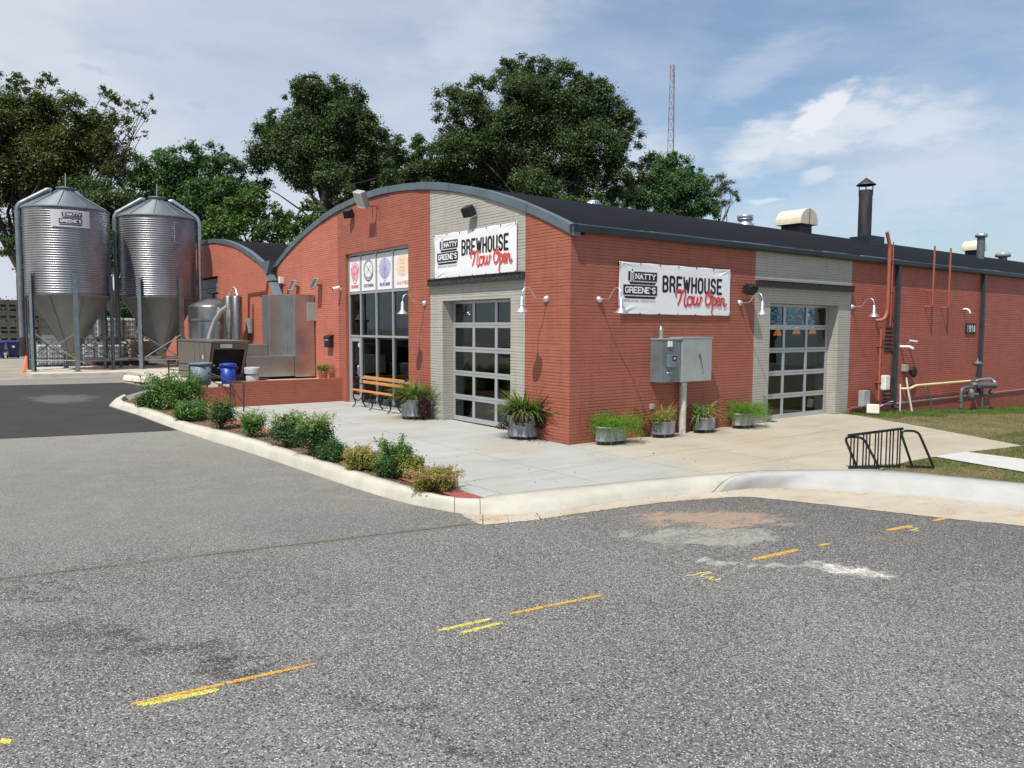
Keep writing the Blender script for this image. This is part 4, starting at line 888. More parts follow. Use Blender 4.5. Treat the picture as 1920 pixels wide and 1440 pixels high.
# big shoebox floodlight on the gable
p = onX(708, 386); t = thing('floodlight', 'large grey boxy floodlight leaning out from the top of the red gable', 'floodlight', p)
def tl(mb, Mx): mb.v = [Mx @ Vector(v) for v in mb.v]; return mb
Mx = Matrix.Translation((-.42, .12, .18)) @ Matrix.Rotation(rad(-28), 4, 'Y') @ Matrix.Rotation(rad(14), 4, 'X')
tl(MB().prism([(-.21, -.24), (.21, -.24), (.21, .24), (-.21, .24)], 'X', -.11, .06), Mx).build('housing', M['box_grey'], t, local=True, bevel=.02)
tl(MB().box((-.125, -.16, -.20), (-.112, .16, .20)), Mx).build('lens', M['lamp'], t, local=True)
tl(MB().box((-.135, -.20, -.235), (-.115, -.165, .235)).box((-.135, .165, -.235), (-.115, .20, .235)).box((-.135, -.165, -.235), (-.115, .165, -.205)).box((-.135, -.165, .205), (-.115, .165, .235)), Mx).build('lens_frame', M['white'], t, local=True)
MB().tube([(-.40, .06, .10), (-.22, 0, -.02), (0, 0, 0)], .03, 8).box((-.03, -.05, -.06), (0, .05, .06)).build('bracket', M['redpipe'], t, local=True)
MB().tube([(-.16, .03, -.02), (-.15, .03, -.6), (-.03, .0, -.66)], .010, 6).tube([(-.01, -.12, .0), (-.01, -.12, -.5)], .008, 6).build('cable', M['redpipe'], t, local=True)
# two small tilted floodlights, left gable
for px, py, lb in ((560, 536, 'small grey floodlight panel above the sheet metal duct, the left of two'), (602, 533, 'small grey floodlight panel above the duct and left of the security camera')):
    p = onX(px, py); t = thing('small_floodlight', lb, 'floodlight', p, 'small floodlights over the duct')
    Mx = Matrix.Translation((-.22, 0, 0)) @ Matrix.Rotation(rad(28), 4, 'Y')
    tl(MB().box((-.05, -.17, -.20), (.03, .17, .20)), Mx).build('housing', M['box_grey'], t, local=True, bevel=.01); tl(MB().box((-.056, -.14, -.17), (-.051, .14, .17)), Mx).build('lens', M['ductshade'], t, local=True)
    MB().tube([(-.2, 0, -.02), (0, 0, -.02)], .03, 8).build('bracket', M['redpipe'], t, local=True)
p = onX(640, 540); t = thing('security_camera', 'small white security camera beside the top left corner of the shop window', 'security camera', p)
MB().tube([(-.26, .06, -.04), (-.06, 0, .02)], .055, 12).build('housing', M['white'], t, local=True); MB().tube([(-.08, 0, .0), (0, 0, -.05)], .025, 8).build('bracket', M['white'], t, local=True); MB().tube([(-.285, .068, -.048), (-.26, .06, -.04)], .04, 12).build('lens', M['black'], t, local=True)
# mailbox
p = onX(621, 640); t = thing('mailbox', 'black wall mailbox above the terracotta pot', 'mailbox', p)
MB().prism([(-.24, -.17), (-.24, .12), (-.19, .17), (0, .19), (0, -.17)], 'Y', -.21, .21).v
mb = MB(); mb.prism([(-.16, -.20), (-.16, .12), (-.13, .15), (0, .20), (0, -.20)], 'Y', -.20, .20); mb.build('box', M['black'], t, local=True, bevel=.006)
mb = MB().prism([(-.185, .10), (-.18, .14), (-.14, .175), (0, .225), (0, .205), (-.14, .155), (-.165, .13)], 'Y', -.22, .22); mb.build('lid', M['black'], t, local=True)
MB().box((-.168, -.12, .03), (-.161, .12, .07)).build('label_plate', M['box_grey'], t, local=True)
# terracotta pot on the terrace wall
def pot(loc, label):
    t = thing('potted_plant', label, 'potted plant', loc)
    MB().lathe([(.001, .0), (.105, 0), (.155, .27), (.175, .27), (.18, .33), (.165, .33), (.155, .29), (.001, .29)], (0, 0, 0), 24).build('pot', M['terra'], t, local=True)
    return t
# electrical cabinets on the side wall
t = thing('meter_cabinet', 'blue grey electric meter cabinet with a small inner box, left of the light grey cabinet', 'electrical box', (2.43, 0, 1.235))
MB().box((0, -.34, 0), (.64, 0, .98)).build('cabinet', M['box_dark'], t, local=True, bevel=.008)
MB().box((-.012, -.355, .965), (.65, .0, .995)).build('rain_lid', M['box_grey'], t, local=True)
MB().box((.19, -.37, .80), (.33, -.341, .93)).build('glass_cover', M['white'], t, local=True, bevel=.006)
MB().box((.15, -.42, .34), (.43, -.341, .62)).build('meter_box', M['box_dark'], t, local=True, bevel=.012)
MB().box((.27, -.424, .49), (.41, -.421, .60)).build('warning_sticker', M['ink'], t, local=True)
k = Ink(); k.k = 3; word(k, 'OD', .30, .38, .52, .57, .008); o = k.mb.build('sticker_symbol', M['vinyl'], t, local=True)
for v in o.data.vertices: v.co = Vector((v.co.x, -.425-v.co.z, v.co.y))
MB().tube([(.17, -.345, .22), (.17, -.39, .22), (.31, -.39, .22), (.31, -.345, .22)], .008, 6).build('handle', M['lamp'], t, local=True)
MB().lathe([(.05, 0), (.05, .19), (.055, .20), (.055, .21), (.02, .22), (.02, .27), (.001, .275)], (.16, -.16, .995), 14).build('conduit_hub', M['galv'], t, local=True)
t = thing('electrical_cabinet', 'large light grey two door electrical cabinet on the red side wall', 'electrical box', (3.10, 0, 1.22))
MB().box((.0, -.34, 0), (1.06, 0, 1.02)).build('cabinet', M['box_grey'], t, local=True, bevel=.01)
MB().box((-.02, -.37, 1.0), (1.08, 0, 1.035)).build('rain_lid', M['box_grey'], t, local=True)
MB().box((.012, -.365, .01), (.545, -.341, .995)).build('door', M['box_grey'], t, local=True, bevel=.006)
MB().box((.555, -.365, .01), (1.05, -.341, .995)).build('door', M['box_grey'], t, local=True, bevel=.006)
MB().lathe([(.001, 0), (.03, 0), (.03, .02), (.001, .02)], (0, 0, 0), 10)
MB().tube([(.60, -.37, .63), (.60, -.40, .63), (.63, -.40, .50), (.69, -.395, .30)], .012, 8).box((.58, -.385, .57), (.62, -.366, .65)).build('handle', M['gaspipe'], t, local=True)
MB().box((1.062, -.22, .18), (1.11, -.02, .70)).build('side_box', M['box_grey'], t, local=True, bevel=.006)
t = thing('conduit_pipe', 'thick weathered white conduit rising from the pavement into the light grey cabinet', 'pipe', (3.40, -.15, 0))
MB().tube([(0, 0, -.02), (0, 0, 1.20)], .085, 18).build('pipe', M['ppipe'], t, local=True); MB().lathe([(.095, 0), (.095, .07)], (0, 0, 1.13), 18).build('coupling', M['galv'], t, local=True)
p = onY(1220, 762); t = thing('outlet_box', 'little grey outlet box low on the side wall above the straw grass planter', 'electrical box', p)
MB().box((-.05, -.07, -.06), (.05, 0, .06)).build('box', M['box_grey'], t, local=True, bevel=.006); MB().box((-.045, -.078, -.055), (.045, -.071, .055)).build('cover', M['galv'], t, local=True, bevel=.003)
# ---------------------------------------------------------------- side wall pipes and meters (right end)
def yo(px, py, off=.0): return onY(px, py, -off)
def pipe_thing(name, label, pts, r, mm, cat='pipe', group=None, n=10, clamps=()):
    t = thing(name, label, cat, Vector(pts[0])*1.0, group); off = Vector(pts[0])
    MB().tube(pts, r, n).build('pipe', mm, t)
    for c in clamps:
        MB().box((c.x-r*1.6, c.y-r*1.5, c.z-.012), (c.x+r*1.6, .0, c.z+.012)).build('clamp', mm, t)
    return t
def bend(pts, r=.1, n=4):
    pts = [Vector(p) for p in pts]; out = [pts[0]]
    for i in range(1, len(pts)-1):
        a, b, c = pts[i-1], pts[i], pts[i+1]; k = min(r, (a-b).length*.45, (c-b).length*.45); p0 = b+(a-b).normalized()*k; p1 = b+(c-b).normalized()*k
        for j in range(n+1): u_ = j/n; out.append(p0*(1-u_)**2+b*2*u_*(1-u_)+p1*u_**2)
    return out+[pts[-1]]
a = yo(1642, 601, .02); b_ = yo(1657, 601, .30)
pipe_thing('vent_pipe', 'thick red vent pipe with a bent top rising past the eave', bend([(a.x, -.02, a.z), (a.x+.10, -.22, a.z+.02), (a.x+.24, -.24, a.z+.25), (a.x+.24, -.24, 4.95), (a.x+.04, -.24, 5.35)], .12), .052, M['redpipe'])
p1, p0 = yo(1673, 450, .14), yo(1668, 612, .14)
pipe_thing('vent_pipe', 'thin red pipe with a dark cap just right of the thick bent one', bend([(p0.x, -.02, p0.z), (p0.x, -.16, p0.z), (p0.x, -.16, 5.1)], .05), .020, M['redpipe'], clamps=[Vector((p0.x, -.2, 3.6))])
tp = yo(1651, 613, .08)
pipe_thing('drain_pipe', 'straight red pipe running down to the ground left of the louvres', [(tp.x, -.10, tp.z), (tp.x, -.10, -.15)], .034, M['redpipe'], clamps=[Vector((tp.x, -.1, 1.95)), Vector((tp.x, -.1, .85))])
for k_, (px, pt, pb, lb) in enumerate(((1748, 455, 575, 'red vent pipe on two stubs, the left of the matching pair'), (1778, 460, 577, 'red vent pipe on two stubs, nearest the house number'))):
    a = yo(px, pb, .22); x = a.x; z0, z1 = a.z, 5.15
    t = thing('vent_pipe', lb, 'pipe', (x, -.22, z0), 'paired red vent pipes'); MB().tube(bend([(x, 0, z0), (x, -.22, z0), (x, -.22, z1)], .04), .030, 10).build('pipe', M['redpipe'], t); MB().tube([(x, 0, 3.72), (x, -.22, 3.72)], .014, 8).build('bracket', M['redpipe'], t)
# downspouts are part of the building
def dspout(px, zb, lab):
    x = yo(px, 540, .1).x; mb = MB(); mb.box((x-.065, -.14, zb+.12), (x+.065, -.02, 4.42)); mb.tube([(x, -.08, zb+.16), (x, -.13, zb+.04), (x+.05, -.24, zb)], .06, 8)
    o = mb.build('downspout', M['downspout'], B, bevel=.008); o['label'] = lab; return x
dspout(1685, .0, 'downspout just right of the louvres'); dspout(1846, .15, 'downspout behind the gas meter')
# louvres
for (pa, pb) in (((1661, 612), (1676, 656)), ((1658, 706), (1674, 750))):
    q0, q1 = yo(*pa), yo(*pb); mb = MB(); n = 6; xa, xb = q0.x-.02, q0.x+.42; zt, zb_ = q0.z, q1.z
    mb.box((xa-.04, -.02, zb_-.06), (xb+.04, -.003, zb_-.02)); o = None
    for i in range(n): z = zb_+(zt-zb_)*i/n; mb.box((xa, -.010, z+.02), (xb, -.003, z+(zt-zb_)/n*.58))
    mb.build('louvre', M['dark'], B)
def smallbox(name, label, px, py, wd, hg, dp, mm, cat='electrical box', off=0.0):
    p = yo(px, py, off); t = thing(name, label, cat, p); MB().box((-wd/2, -dp, -hg/2), (wd/2, 0, hg/2)).build('box', mm, t, local=True, bevel=.02 if wd > .15 else .006); MB().box((-wd/2*.9, -dp-.008, -hg/2*.9), (wd/2*.9, -dp-.001, hg/2*.9)).build('cover', mm, t, local=True, bevel=.003); return t
smallbox('junction_box', 'rounded white box on the straight red pipe beside the lower louvre', 1655, 717, .26, .44, .16, M['white'], off=.12)
smallbox('junction_box', 'little grey box halfway up the wall between downspout and black horn', 1693, 690, .26, .22, .12, M['box_grey'])
t = thing('alarm_horn', 'round black horn on the wall right of the little grey box', 'horn', yo(1705, 697)); MB().lathe([(.03, 0), (.10, .12), (.17, .16), (.17, .18), (.05, .14)], (0, 0, 0), 14); mb = MB().lathe([(.05, 0), (.12, .10), (.18, .14), (.18, .16), (.05, .12)], (0, 0, 0), 14); mb.v = [(x, -z, y) for x, y, z in mb.v]; mb.build('horn', M['black'], t, local=True); MB().box((-.05, -.05, -.05), (.05, 0, .05)).build('bracket', M['black'], t, local=True)
g0 = yo(1601, 755, .12); t = thing('utility_pedestal', 'grey utility box on a short post right of the side garage door', 'electrical box', (11.25, -.30, h_yard(11.3, -.3)))
MB().box((-.17, -.09, .22), (.17, .09, .68)).build('box', M['box_grey'], t, local=True, bevel=.01); MB().box((-.03, -.03, -.02), (.03, .03, .22)).build('post', M['gaspipe'], t, local=True)
# white outlets, camera, curved pipe, number sign
a = yo(1688, 650); t = thing('exhaust_pipe', 'white plastic exhaust pipe elbow sticking out beside the left downspout', 'pipe', a); MB().tube([(0, 0, 0), (.02, -.28, 0), (.06, -.38, -.06)], .045, 12).build('pipe', M['white'], t, local=True)
a = yo(1702, 641); t = thing('security_camera', 'grey bullet camera on the side wall above the white elbow pipe', 'security camera', a); MB().tube([(0, -.05, .03), (.10, -.26, .0)], .045, 12).build('housing', M['box_grey'], t, local=True); MB().tube([(0, 0, -.06), (0, -.1, .0)], .02, 8).build('bracket', M['box_grey'], t, local=True)
a = yo(1806, 580); t = thing('overflow_pipe', 'short curved cream pipe above the house number', 'pipe', a); MB().tube([(0, 0, 0), (.0, -.10, .01), (.02, -.18, -.03), (.03, -.22, -.14)], .032, 10).build('pipe', M['white'], t, local=True)
a = yo(1819, 616); t = thing('house_number', 'black sign with white digits on the side wall', 'sign', (a.x, 0, a.z)); MB().box((-.40, -.03, -.19), (.40, 0, .19)).build('plate', M['ink'], t, local=True, bevel=.004)
k = Ink(); word(k, '1918', -.33, .33, -.125, .125, .045, .75); o = k.mb.build('digits', M['vinyl'], t, local=True)
for v in o.data.vertices: v.co = Vector((v.co.x, -.031-v.co.z, v.co.y))
# ledge conduit along the foot of the wall
pipe_thing('foot_conduit', 'long thin grey conduit along the foot of the side wall', [(10.95, -.085, .15), (30, -.085, .15)], .02, M['galv'])
# gas line and meter set
a, b_, c_, d_ = yo(1695, 729, .10), yo(1707, 729, .14), yo(1717, 714, .14), yo(1843, 706, .14)
pipe_thing('gas_pipe', 'pale yellow gas pipe with a kink running to the gas meter', bend([(a.x, 0, a.z), (a.x, -.10, a.z), (b_.x, -.14, a.z), (c_.x, -.14, .66), (d_.x+.2, -.14, .66)], .1), .04, M['yellowpipe'])
gm = Vector((19.0, -.45, -.38)); t = thing('gas_meter', 'grey gas meter set with regulators and valve pipes near the right downspout', 'gas meter', gm)
gx = yo(1802, 745, .45).x-gm.x; g2 = yo(1842, 745, .45).x-gm.x
MB().tube(bend([(gx, 0, 0), (gx, 0, .85), (gx+.5, 0, .88), (g2+.9, 0, .88)], .15), .05, 10).build('riser_pipe', M['gaspipe'], t, local=True)
MB().tube([(g2, 0, -.02), (g2, 0, .88)], .028, 8).build('support_pipe', M['gaspipe'], t, local=True)
MB().lathe([(.001, 0), (.16, 0), (.19, .05), (.19, .08), (.12, .14), (.001, .16)], (0, 0, 0), 16)
mb = MB().lathe([(.001, 0), (.17, 0), (.21, .05), (.21, .08), (.12, .14), (.001, .16)], (0, 0, 0), 16); mb.v = [(z+gx+.55, x*.6-.05, y+.62) for x, y, z in mb.v]; mb.tube([(gx+.6, -.05, .62), (gx+1.15, -.05, .60)], .06, 10); mb.build('regulator', M['gaspipe'], t, local=True)
mb = MB().tube([(gx+1.2, 0, .92), (g2+.85, -.05, .86)], .11, 12).lathe([(.09, 0), (.13, .03), (.13, .07), (.05, .12)], (gx+1.0, 0, .9), 12); mb.build('valve_body', M['gaspipe'], t, local=True)
MB().tube(bend([(gx+1.25, .15, 1.05), (gx+1.3, .05, 1.25), (gx+1.3, .0, 1.62)], .05), .045, 10).lathe([(.03, 0), (.15, .06), (.17, .10), (.10, .16), (.02, .20), (.02, .30)], (gx+1.15, 0, 1.58), 14).build('vent_regulator', M['gaspipe'], t, local=True)
MB().tube(bend([(g2+.1, .2, 1.08), (g2+1.15, .2, 1.08), (g2+1.2, .05, .92), (g2+.85, 0, .90)], .12), .05, 10).build('loop_pipe', M['galv'], t, local=True)
MB().lathe([(.02, 0), (.09, .05), (.09, .10), (.02, .2)], (g2+.55, -.05, .55), 12).build('regulator', M['gaspipe'], t, local=True)
MB().lathe([(.075, .40), (.075, .44)], (gx, 0, 0), 12).lathe([(.075, .20), (.075, .24)], (gx, 0, 0), 12).build('flange', M['gaspipe'], t, local=True)
# small cables and a hose tap
for pts, r, mm, lb in (([yo(1688, 720, .1), yo(1688, 745, .12), yo(1687, 775, .12)], .022, M['white'], 'thin white cable hanging just right of the left downspout'),
                       ([yo(1699, 708, .06), yo(1704, 740, .2), yo(1711, 777, .35)], .03, M['ppipe'], 'white pipe leaning out from the wall to the grass'),
                       ([yo(1735, 725, .02), yo(1741, 729, .14), yo(1745, 745, .16), yo(1746, 776, .16)], .018, M['gaspipe'], 'black hose hanging from a tap below the yellow gas pipe'),
                       ([yo(1650, 762, .1), yo(1660, 757, .1), yo(1668, 753, .1), yo(1680, 752, .1)], .012, M['white'], 'loose white cable lying along the wall foot left of the downspout')):
    pipe_thing('wall_cable', lb, bend(pts, .06), r, mm, 'cable', n=6)
# concrete block at the wall foot
p = hit(1630, 776, h_yard); t = MB().cbox((0, 0, .12), (.62, .34, .28), .5, ('Y', .22)); t.v = [(v[0]+p.x, v[1]+p.y-.1, v[2]+p.z) for v in t.v]; tag(t.build('concrete_block', M['stop'], None, .03), 'pale broken concrete block lying at the foot of the side wall', 'block')
# ---------------------------------------------------------------- on the roof
def rz(y): return arcz(y, .16)
def roofX(px, Y):
    a, b = 0, 60
    for _ in range(50):
        m_ = (a+b)/2
        if proj((m_, Y, rz(Y)))[0] < px: a = m_
        else: b = m_
    return a
x = roofX(1620, 2.6); y = 2.6; t = thing('chimney_pipe', 'tall weathered black flue with a conical rain cap on the roof', 'chimney', (x, y, rz(y)))
zt = zfor(x, y, 357)-rz(y); zc_ = zfor(x, y, 333)-rz(y)
MB().tube([(0, 0, .1), (0, 0, zt)], .225, 24).build('flue', M['flue'], t, local=True); MB().box((-.30, -.42, -.22), (.62, .38, .20)).build('curb', M['gutter'], t, local=True)
MB().lathe([(.335, zc_-.27), (.33, zc_-.255), (.03, zc_-.02), (.001, zc_), ], (0, 0, 0), 20).lathe([(.335, zc_-.27), (.2, zc_-.22), (.001, zc_-.2)], (0, 0, 0), 20).build('rain_cap', M['flue'], t, local=True)
for k_ in range(4): a_ = k_*pi/2+.5; MB().tube([(.22*math.cos(a_), .22*math.sin(a_), zt-.2), (.22*math.cos(a_), .22*math.sin(a_), zc_-.24)], .018, 6).build('cap_strut', M['flue'], t, local=True)
def hood(x, y, L, R_, lift, lb):
    t = thing('exhaust_hood', lb, 'exhaust fan', (x, y, rz(y)), 'cream exhaust hoods on the roof')
    MB().box((-R_*.72, -L*.36, -.5), (R_*.72, L*.36, lift)).build('curb', M['gutter'], t, local=True)
    n = 14; pr = [(R_*math.cos(pi*i/n), lift+.10+R_*.86*math.sin(pi*i/n)) for i in range(n+1)]
    mb = MB().prism([(R_, lift+.002), *pr, (-R_, lift+.002)], 'Y', -L/2, L/2); mb.build('hood', M['fan'], t, local=True, bevel=.01)
    MB().box((-.015, -L/2-.012, lift+.02), (.015, -L/2+.0, lift+.1+R_*.86)).build('seam_strip', M['gutter'], t, local=True)
hood(roofX(1493, 4.4), 4.4, 1.04, .54, .20, 'large cream half round exhaust hood on the roof, left of the chimney')
hood(roofX(1826, 4.6), 4.6, .75, .46, .22, 'smaller cream half round exhaust hood far right on the roof')
x = roofX(1397, 5.2); z0 = rz(5.2); t = thing('roof_vent', 'short shiny double ringed metal vent left of the large cream hood', 'roof vent', (x, 5.2, z0)); zt = zfor(x, 5.2, 404)-z0
MB().lathe([(.36, -.1), (.30, .02), (.22, .10), (.20, zt*.45), (.27, zt*.48), (.28, zt*.6), (.26, zt*.62), (.28, zt*.66), (.28, zt*.97), (.27, zt), (.24, zt), (.24, zt*.7)], (0, 0, 0), 24, caps=False).build('stack', M['galv'], t, local=True)
x = roofX(1113, 6.6); z0 = rz(6.6); t = thing('turbine_vent', 'ribbed metal turbine vent at the ridge in front of the large oak', 'roof vent', (x, 6.6, z0)); zt = zfor(x, 6.6, 376)-z0
mb = MB()
for k_ in range(20):
    a_ = 2*pi*k_/20; P = [( (.17+.13*math.sin(pi*j/6))*math.cos(a_+.1*j), (.17+.13*math.sin(pi*j/6))*math.sin(a_+.1*j), zt-.36+.34*j/6) for j in range(7)]
    Q = [( (.17+.115*math.sin(pi*j/6))*math.cos(a_+.22+.1*j), (.17+.115*math.sin(pi*j/6))*math.sin(a_+.22+.1*j), zt-.36+.34*j/6) for j in range(7)]; mb.loft([P, Q])
mb.lathe([(.001, zt), (.17, zt-.01), (.18, zt-.03)], (0, 0, 0), 20); mb.build('turbine', M['lamp'], t, local=True); MB().lathe([(.26, -.2), (.17, .0), (.16, zt-.34)], (0, 0, 0), 20).build('collar', M['galv'], t, local=True)
x = roofX(1838, 2.4); z0 = rz(2.4); t = thing('roof_pipe', 'grey capped vent pipe standing before the smaller cream hood', 'roof vent', (x, 2.4, z0)); zt = zfor(x, 2.4, 438)-z0
MB().tube([(0, 0, -.1), (0, 0, zt-.12)], .15, 18).build('stack', M['gaspipe'], t, local=True); MB().lathe([(.21, zt-.16), (.24, zt-.13), (.24, zt-.03), (.20, zt), (.001, zt+.01)], (0, 0, 0), 18).build('cap', M['galv'], t, local=True)
x = roofX(1880, 5.0); z0 = rz(5.0); t = thing('roof_vent', 'low pale dome vent at the far right edge of the roof', 'roof vent', (x, 5.0, z0)); MB().lathe([(.22, -.1), (.2, .12), (.36, .14), (.36, .30), (.25, .40), (.001, .44)], (0, 0, 0), 18).build('dome', M['box_grey'], t, local=True)
# lattice mast far behind
D = 170; b0 = onD(1258, 330, D); topz = zfor(b0.x, b0.y, 122); t = thing('lattice_mast', 'tall thin red and white lattice radio mast behind the trees', 'radio mast', (b0.x, b0.y, 0))
mm = mat('mast_paint', (.20, .14, .14), .6); wb = 1.5; wt = .55; mb = MB(); n = 26; c3 = [(math.cos(a_), math.sin(a_)) for a_ in (.3, .3+2*pi/3, .3+4*pi/3)]
def leg3(k_, u_): w_ = wb+(wt-wb)*u_; return Vector((c3[k_][0]*w_, c3[k_][1]*w_, topz*u_))
for k_ in range(3): MB().tube([leg3(k_, 0), leg3(k_, 1)], .07, 5).build('mast_leg', mm, t, local=True)
for i in range(n):
    for k_ in range(3): mb.tube([leg3(k_, i/n), leg3((k_+1) % 3, (i+1)/n)], .035, 4, False); mb.tube([leg3(k_, (i+1)/n), leg3((k_+1) % 3, (i+1)/n)], .035, 4, False)
mb.build('lattice', mm, t, local=True)
MB().tube([(-.9, -.9, topz*.93), (-.9, -.9, topz*1.0-.6)], .06, 5).tube([(-.9, -.9, topz*.95), (0, 0, topz*.95)], .04, 4).build('antenna', mm, t, local=True)
MB().tube([(1.6, -1.6, topz*.30), (1.6, -1.6, topz*.44)], .05, 5).tube([(1.6, -1.6, topz*.42), (.5, -.5, topz*.42)], .04, 4).build('antenna', mm, t, local=True)
# ---------------------------------------------------------------- terrace and its equipment
t = thing('retaining_wall', 'low red brick wall holding up the terrace beside the shop window', 'wall', (0, 11.05, 0))
MB().box((-3.5, 11.05, -.3), (.0, 11.27, .81)).build('brickwork', M['red'], t)
MB().box((-4.35, 11.22, -.3), (-3.505, 11.42, .66)).build('step_wall', M['red'], t)
w = MB(); w.box((-3.5, 11.275, -.3), (0.0, 21.2, .70)); kind(w.build('terrace_slab', M['pad']), 'structure')
w = MB(); w.box((-4.35, 13.6, -.3), (-3.51, 21.2, .69)); kind(w.build('stair_landing', M['pad']), 'structure')
TZ = .70
def onT(px, py): return onZ(px, py, TZ)
# sheet metal duct cluster: tall boxes against the wall, low plenum boxes in front
def pv(px, py, X): return onX(px, py, X)
t = thing('duct_housing', 'big unpainted sheet metal duct housing of tall and low boxes against the brick wall', 'duct', (0, 14.5, TZ))
def dbox(name, Yf, Yb, xa, xb, pt, pb, mm, lab=None):
    """box whose broad face looks towards -Y, from xa to xb, spanning image rows pt..pb at its middle"""
    pm = proj(((xa+xb)/2, Yf, 2))[0]; z1 = onY(pm, pt, Yf).z; z0 = max(TZ+.03, onY(pm, pb, Yf).z)
    o = MB().box((xa, Yf, z0), (xb, Yb, z1)).build(name, mm, t, bevel=.008)
    if lab: o['label'] = lab
    r = MB()
    for k_ in range(int((z1-z0)/.16)):
        z = z0+.08+k_*.16; r.box((xa+.02, Yf-.006, z), (xa+.035, Yf-.001, z+.012)); r.box((xb-.035, Yf-.006, z), (xb-.02, Yf-.001, z+.012))
    r.box((xa+.01, Yf-.004, (z0+z1)/2), (xb-.01, Yf-.001, (z0+z1)/2+.012)); r.build('rivet_row', M['galv'], o)
    return o
YA = onX(590, 630, -.04).y; XA = onY(553, 630, YA).x; YB = onX(538, 620, XA).y; XB = onY(505, 620, YB).x; YC = onX(492, 620, XB).y
dbox('tall_duct', YA, YB-.01, XA, -.04, 552, 706, M['duct'], 'rightmost tall bright duct')
dbox('tall_duct', YB, YC, XB, -.03, 553, 706, M['duct'], 'middle tall bright duct')
dbox('low_duct', YB+.15, YB+1.2, onY(440, 660, YB+.15).x, XB-.01, 646, 700, M['duct'], 'low horizontal duct running left')
dbox('low_duct', YA+.05, YB-.02, onY(461, 690, YA+.05).x, XA-.01, 668, 706, M['duct'], 'low wide plenum box in front')
MB().box((-.30, YA-.06, onY(590, 640, YA).z+.7), (-.0, YA-.012, 3.28)).build('side_box', M['box_grey'], t)
# diagonal duct from valley scupper
s0, s1, s2 = pv(505, 509, -.1), pv(512, 528, -.3), pv(522, 553, -.8)
t = thing('diagonal_downspout', 'wide blue grey downspout slanting from the roof valley to the duct housing', 'downspout', s0)
mb = MB(); P = [s0, s1, s2]; rows = []
for p in P: rows.append([(p.x-.10, p.y-.20, p.z), (p.x-.10, p.y+.20, p.z), (p.x+.08, p.y+.20, p.z), (p.x+.08, p.y-.20, p.z)])
mb.loft(rows, close=True); mb.build('chute', M['trim'], t); p = pv(505, 505, -.2)
MB().prism([(p.y-.42, p.z+.30), (p.y+.45, p.z+.30), (p.y+.1, p.z-.18), (p.y-.12, p.z-.18)], 'X', -.34, -.16).build('scupper_box', M['trim'], t)
MB().box((s1.x-.13, s1.y-.30, s1.z-.03), (s1.x+.28, s1.y+.30, s1.z+.03)).build('strap', M['gutter'], t)
# conduits and small electric box on the coral wall
c_ = lambda px, py, o_=.05: onX(px, py, -o_)
t = thing('wall_conduit', 'dark conduit run with small grey switch box on the coral wall left of the duct', 'conduit', c_(472, 610, 0))
MB().tube(bend([c_(466, 640), c_(466, 551), c_(500, 546), c_(501, 530)], .1), .028, 6).build('pipe', M['rust'], t); MB().tube([c_(474, 640), c_(474, 570)], .02, 6).tube([c_(489, 556), c_(500, 555)], .02, 6).build('pipe', M['rail'], t)
p = c_(472, 611, 0); MB().box((-.18, p.y-.22, p.z-.30), (-.0, p.y+.22, p.z+.30)).build('switch_box', M['box_grey'], t, bevel=.01)
t = thing('gas_vent', 'small pipe vent with a white cap above the duct on the coral wall', 'vent', c_(527, 540, 0)); MB().tube([c_(527, 551, .3), c_(527, 524, .3)], .03, 8).tube([c_(527, 536, .3), c_(536, 534, .05)], .02, 6).build('pipe', M['rail'], t); MB().box(tuple(c_(527, 525, .3)-Vector((.07, .07, .12))), tuple(c_(527, 525, .3)+Vector((.07, .07, .12)))).build('cap', M['white'], t)
# stainless tanks by the loading bay
p = onX(402, 640, -1.4); t = thing('steel_tank', 'wide stainless steel tank in front of the loading door', 'tank', (p.x, p.y, TZ)); zt = onX(402, 572, -1.4).z-TZ
MB().lathe([(.95, .05), (.95, zt-.10), (.90, zt-.02), (.45, zt+.22), (.22, zt+.27), (.001, zt+.28)], (0, 0, 0), 40).build('vessel', M['inox'], t, local=True); MB().lathe([(.965, zt*.75), (.97, zt*.75+.05), (.965, zt*.75+.1)], (0, 0, 0), 40, caps=False).build('band', M['inox'], t, local=True)
mb = MB(); mb.tube([(0, 0, zt+.28), (0, 0, zt+.45)], .06, 8)
for k_ in range(6): a_ = k_*pi/3; mb.tube([(0, 0, zt+.45), (.22*math.cos(a_), .22*math.sin(a_), zt+.47+.05*(k_ % 2))], .02, 5)
mb.tube([(.22*math.cos(2*pi*k_/12), .22*math.sin(2*pi*k_/12), zt+.47) for k_ in range(13)], .015, 5); mb.build('valve_wheel', M['black'], t, local=True)
for px, lb in ((431, 'left of two tall narrow stainless columns joined by a hoop pipe'), (445, 'right of two tall narrow stainless columns joined by a hoop pipe')):
    p = onX(px, 640, -1.3); zt = onX(px, 554, -1.3).z-TZ; t = thing('steel_column', lb, 'tank', (p.x, p.y, TZ), 'narrow stainless columns'); MB().lathe([(.20, .0), (.20, zt-.06), (.14, zt), (.001, zt+.02)], (0, 0, 0), 24).build('vessel', M['inox'], t, local=True); MB().tube([(.02, 0, zt), (.02, 0, zt+.14)], .03, 8).build('outlet', M['lamp'], t, local=True)
pa, pb = onX(432, 556, -1.3), onX(445, 556, -1.3); mid = (pa+pb)/2; tag(MB().tube([pa, pa+(mid-pa)*.3+Vector((0, 0, .25)), mid+Vector((0, 0, .36)), pb+(mid-pb)*.3+Vector((0, 0, .25)), pb], .035, 8).build('hoop_pipe', M['lamp']), 'bright curved pipe arching over the two narrow steel columns', 'pipe')
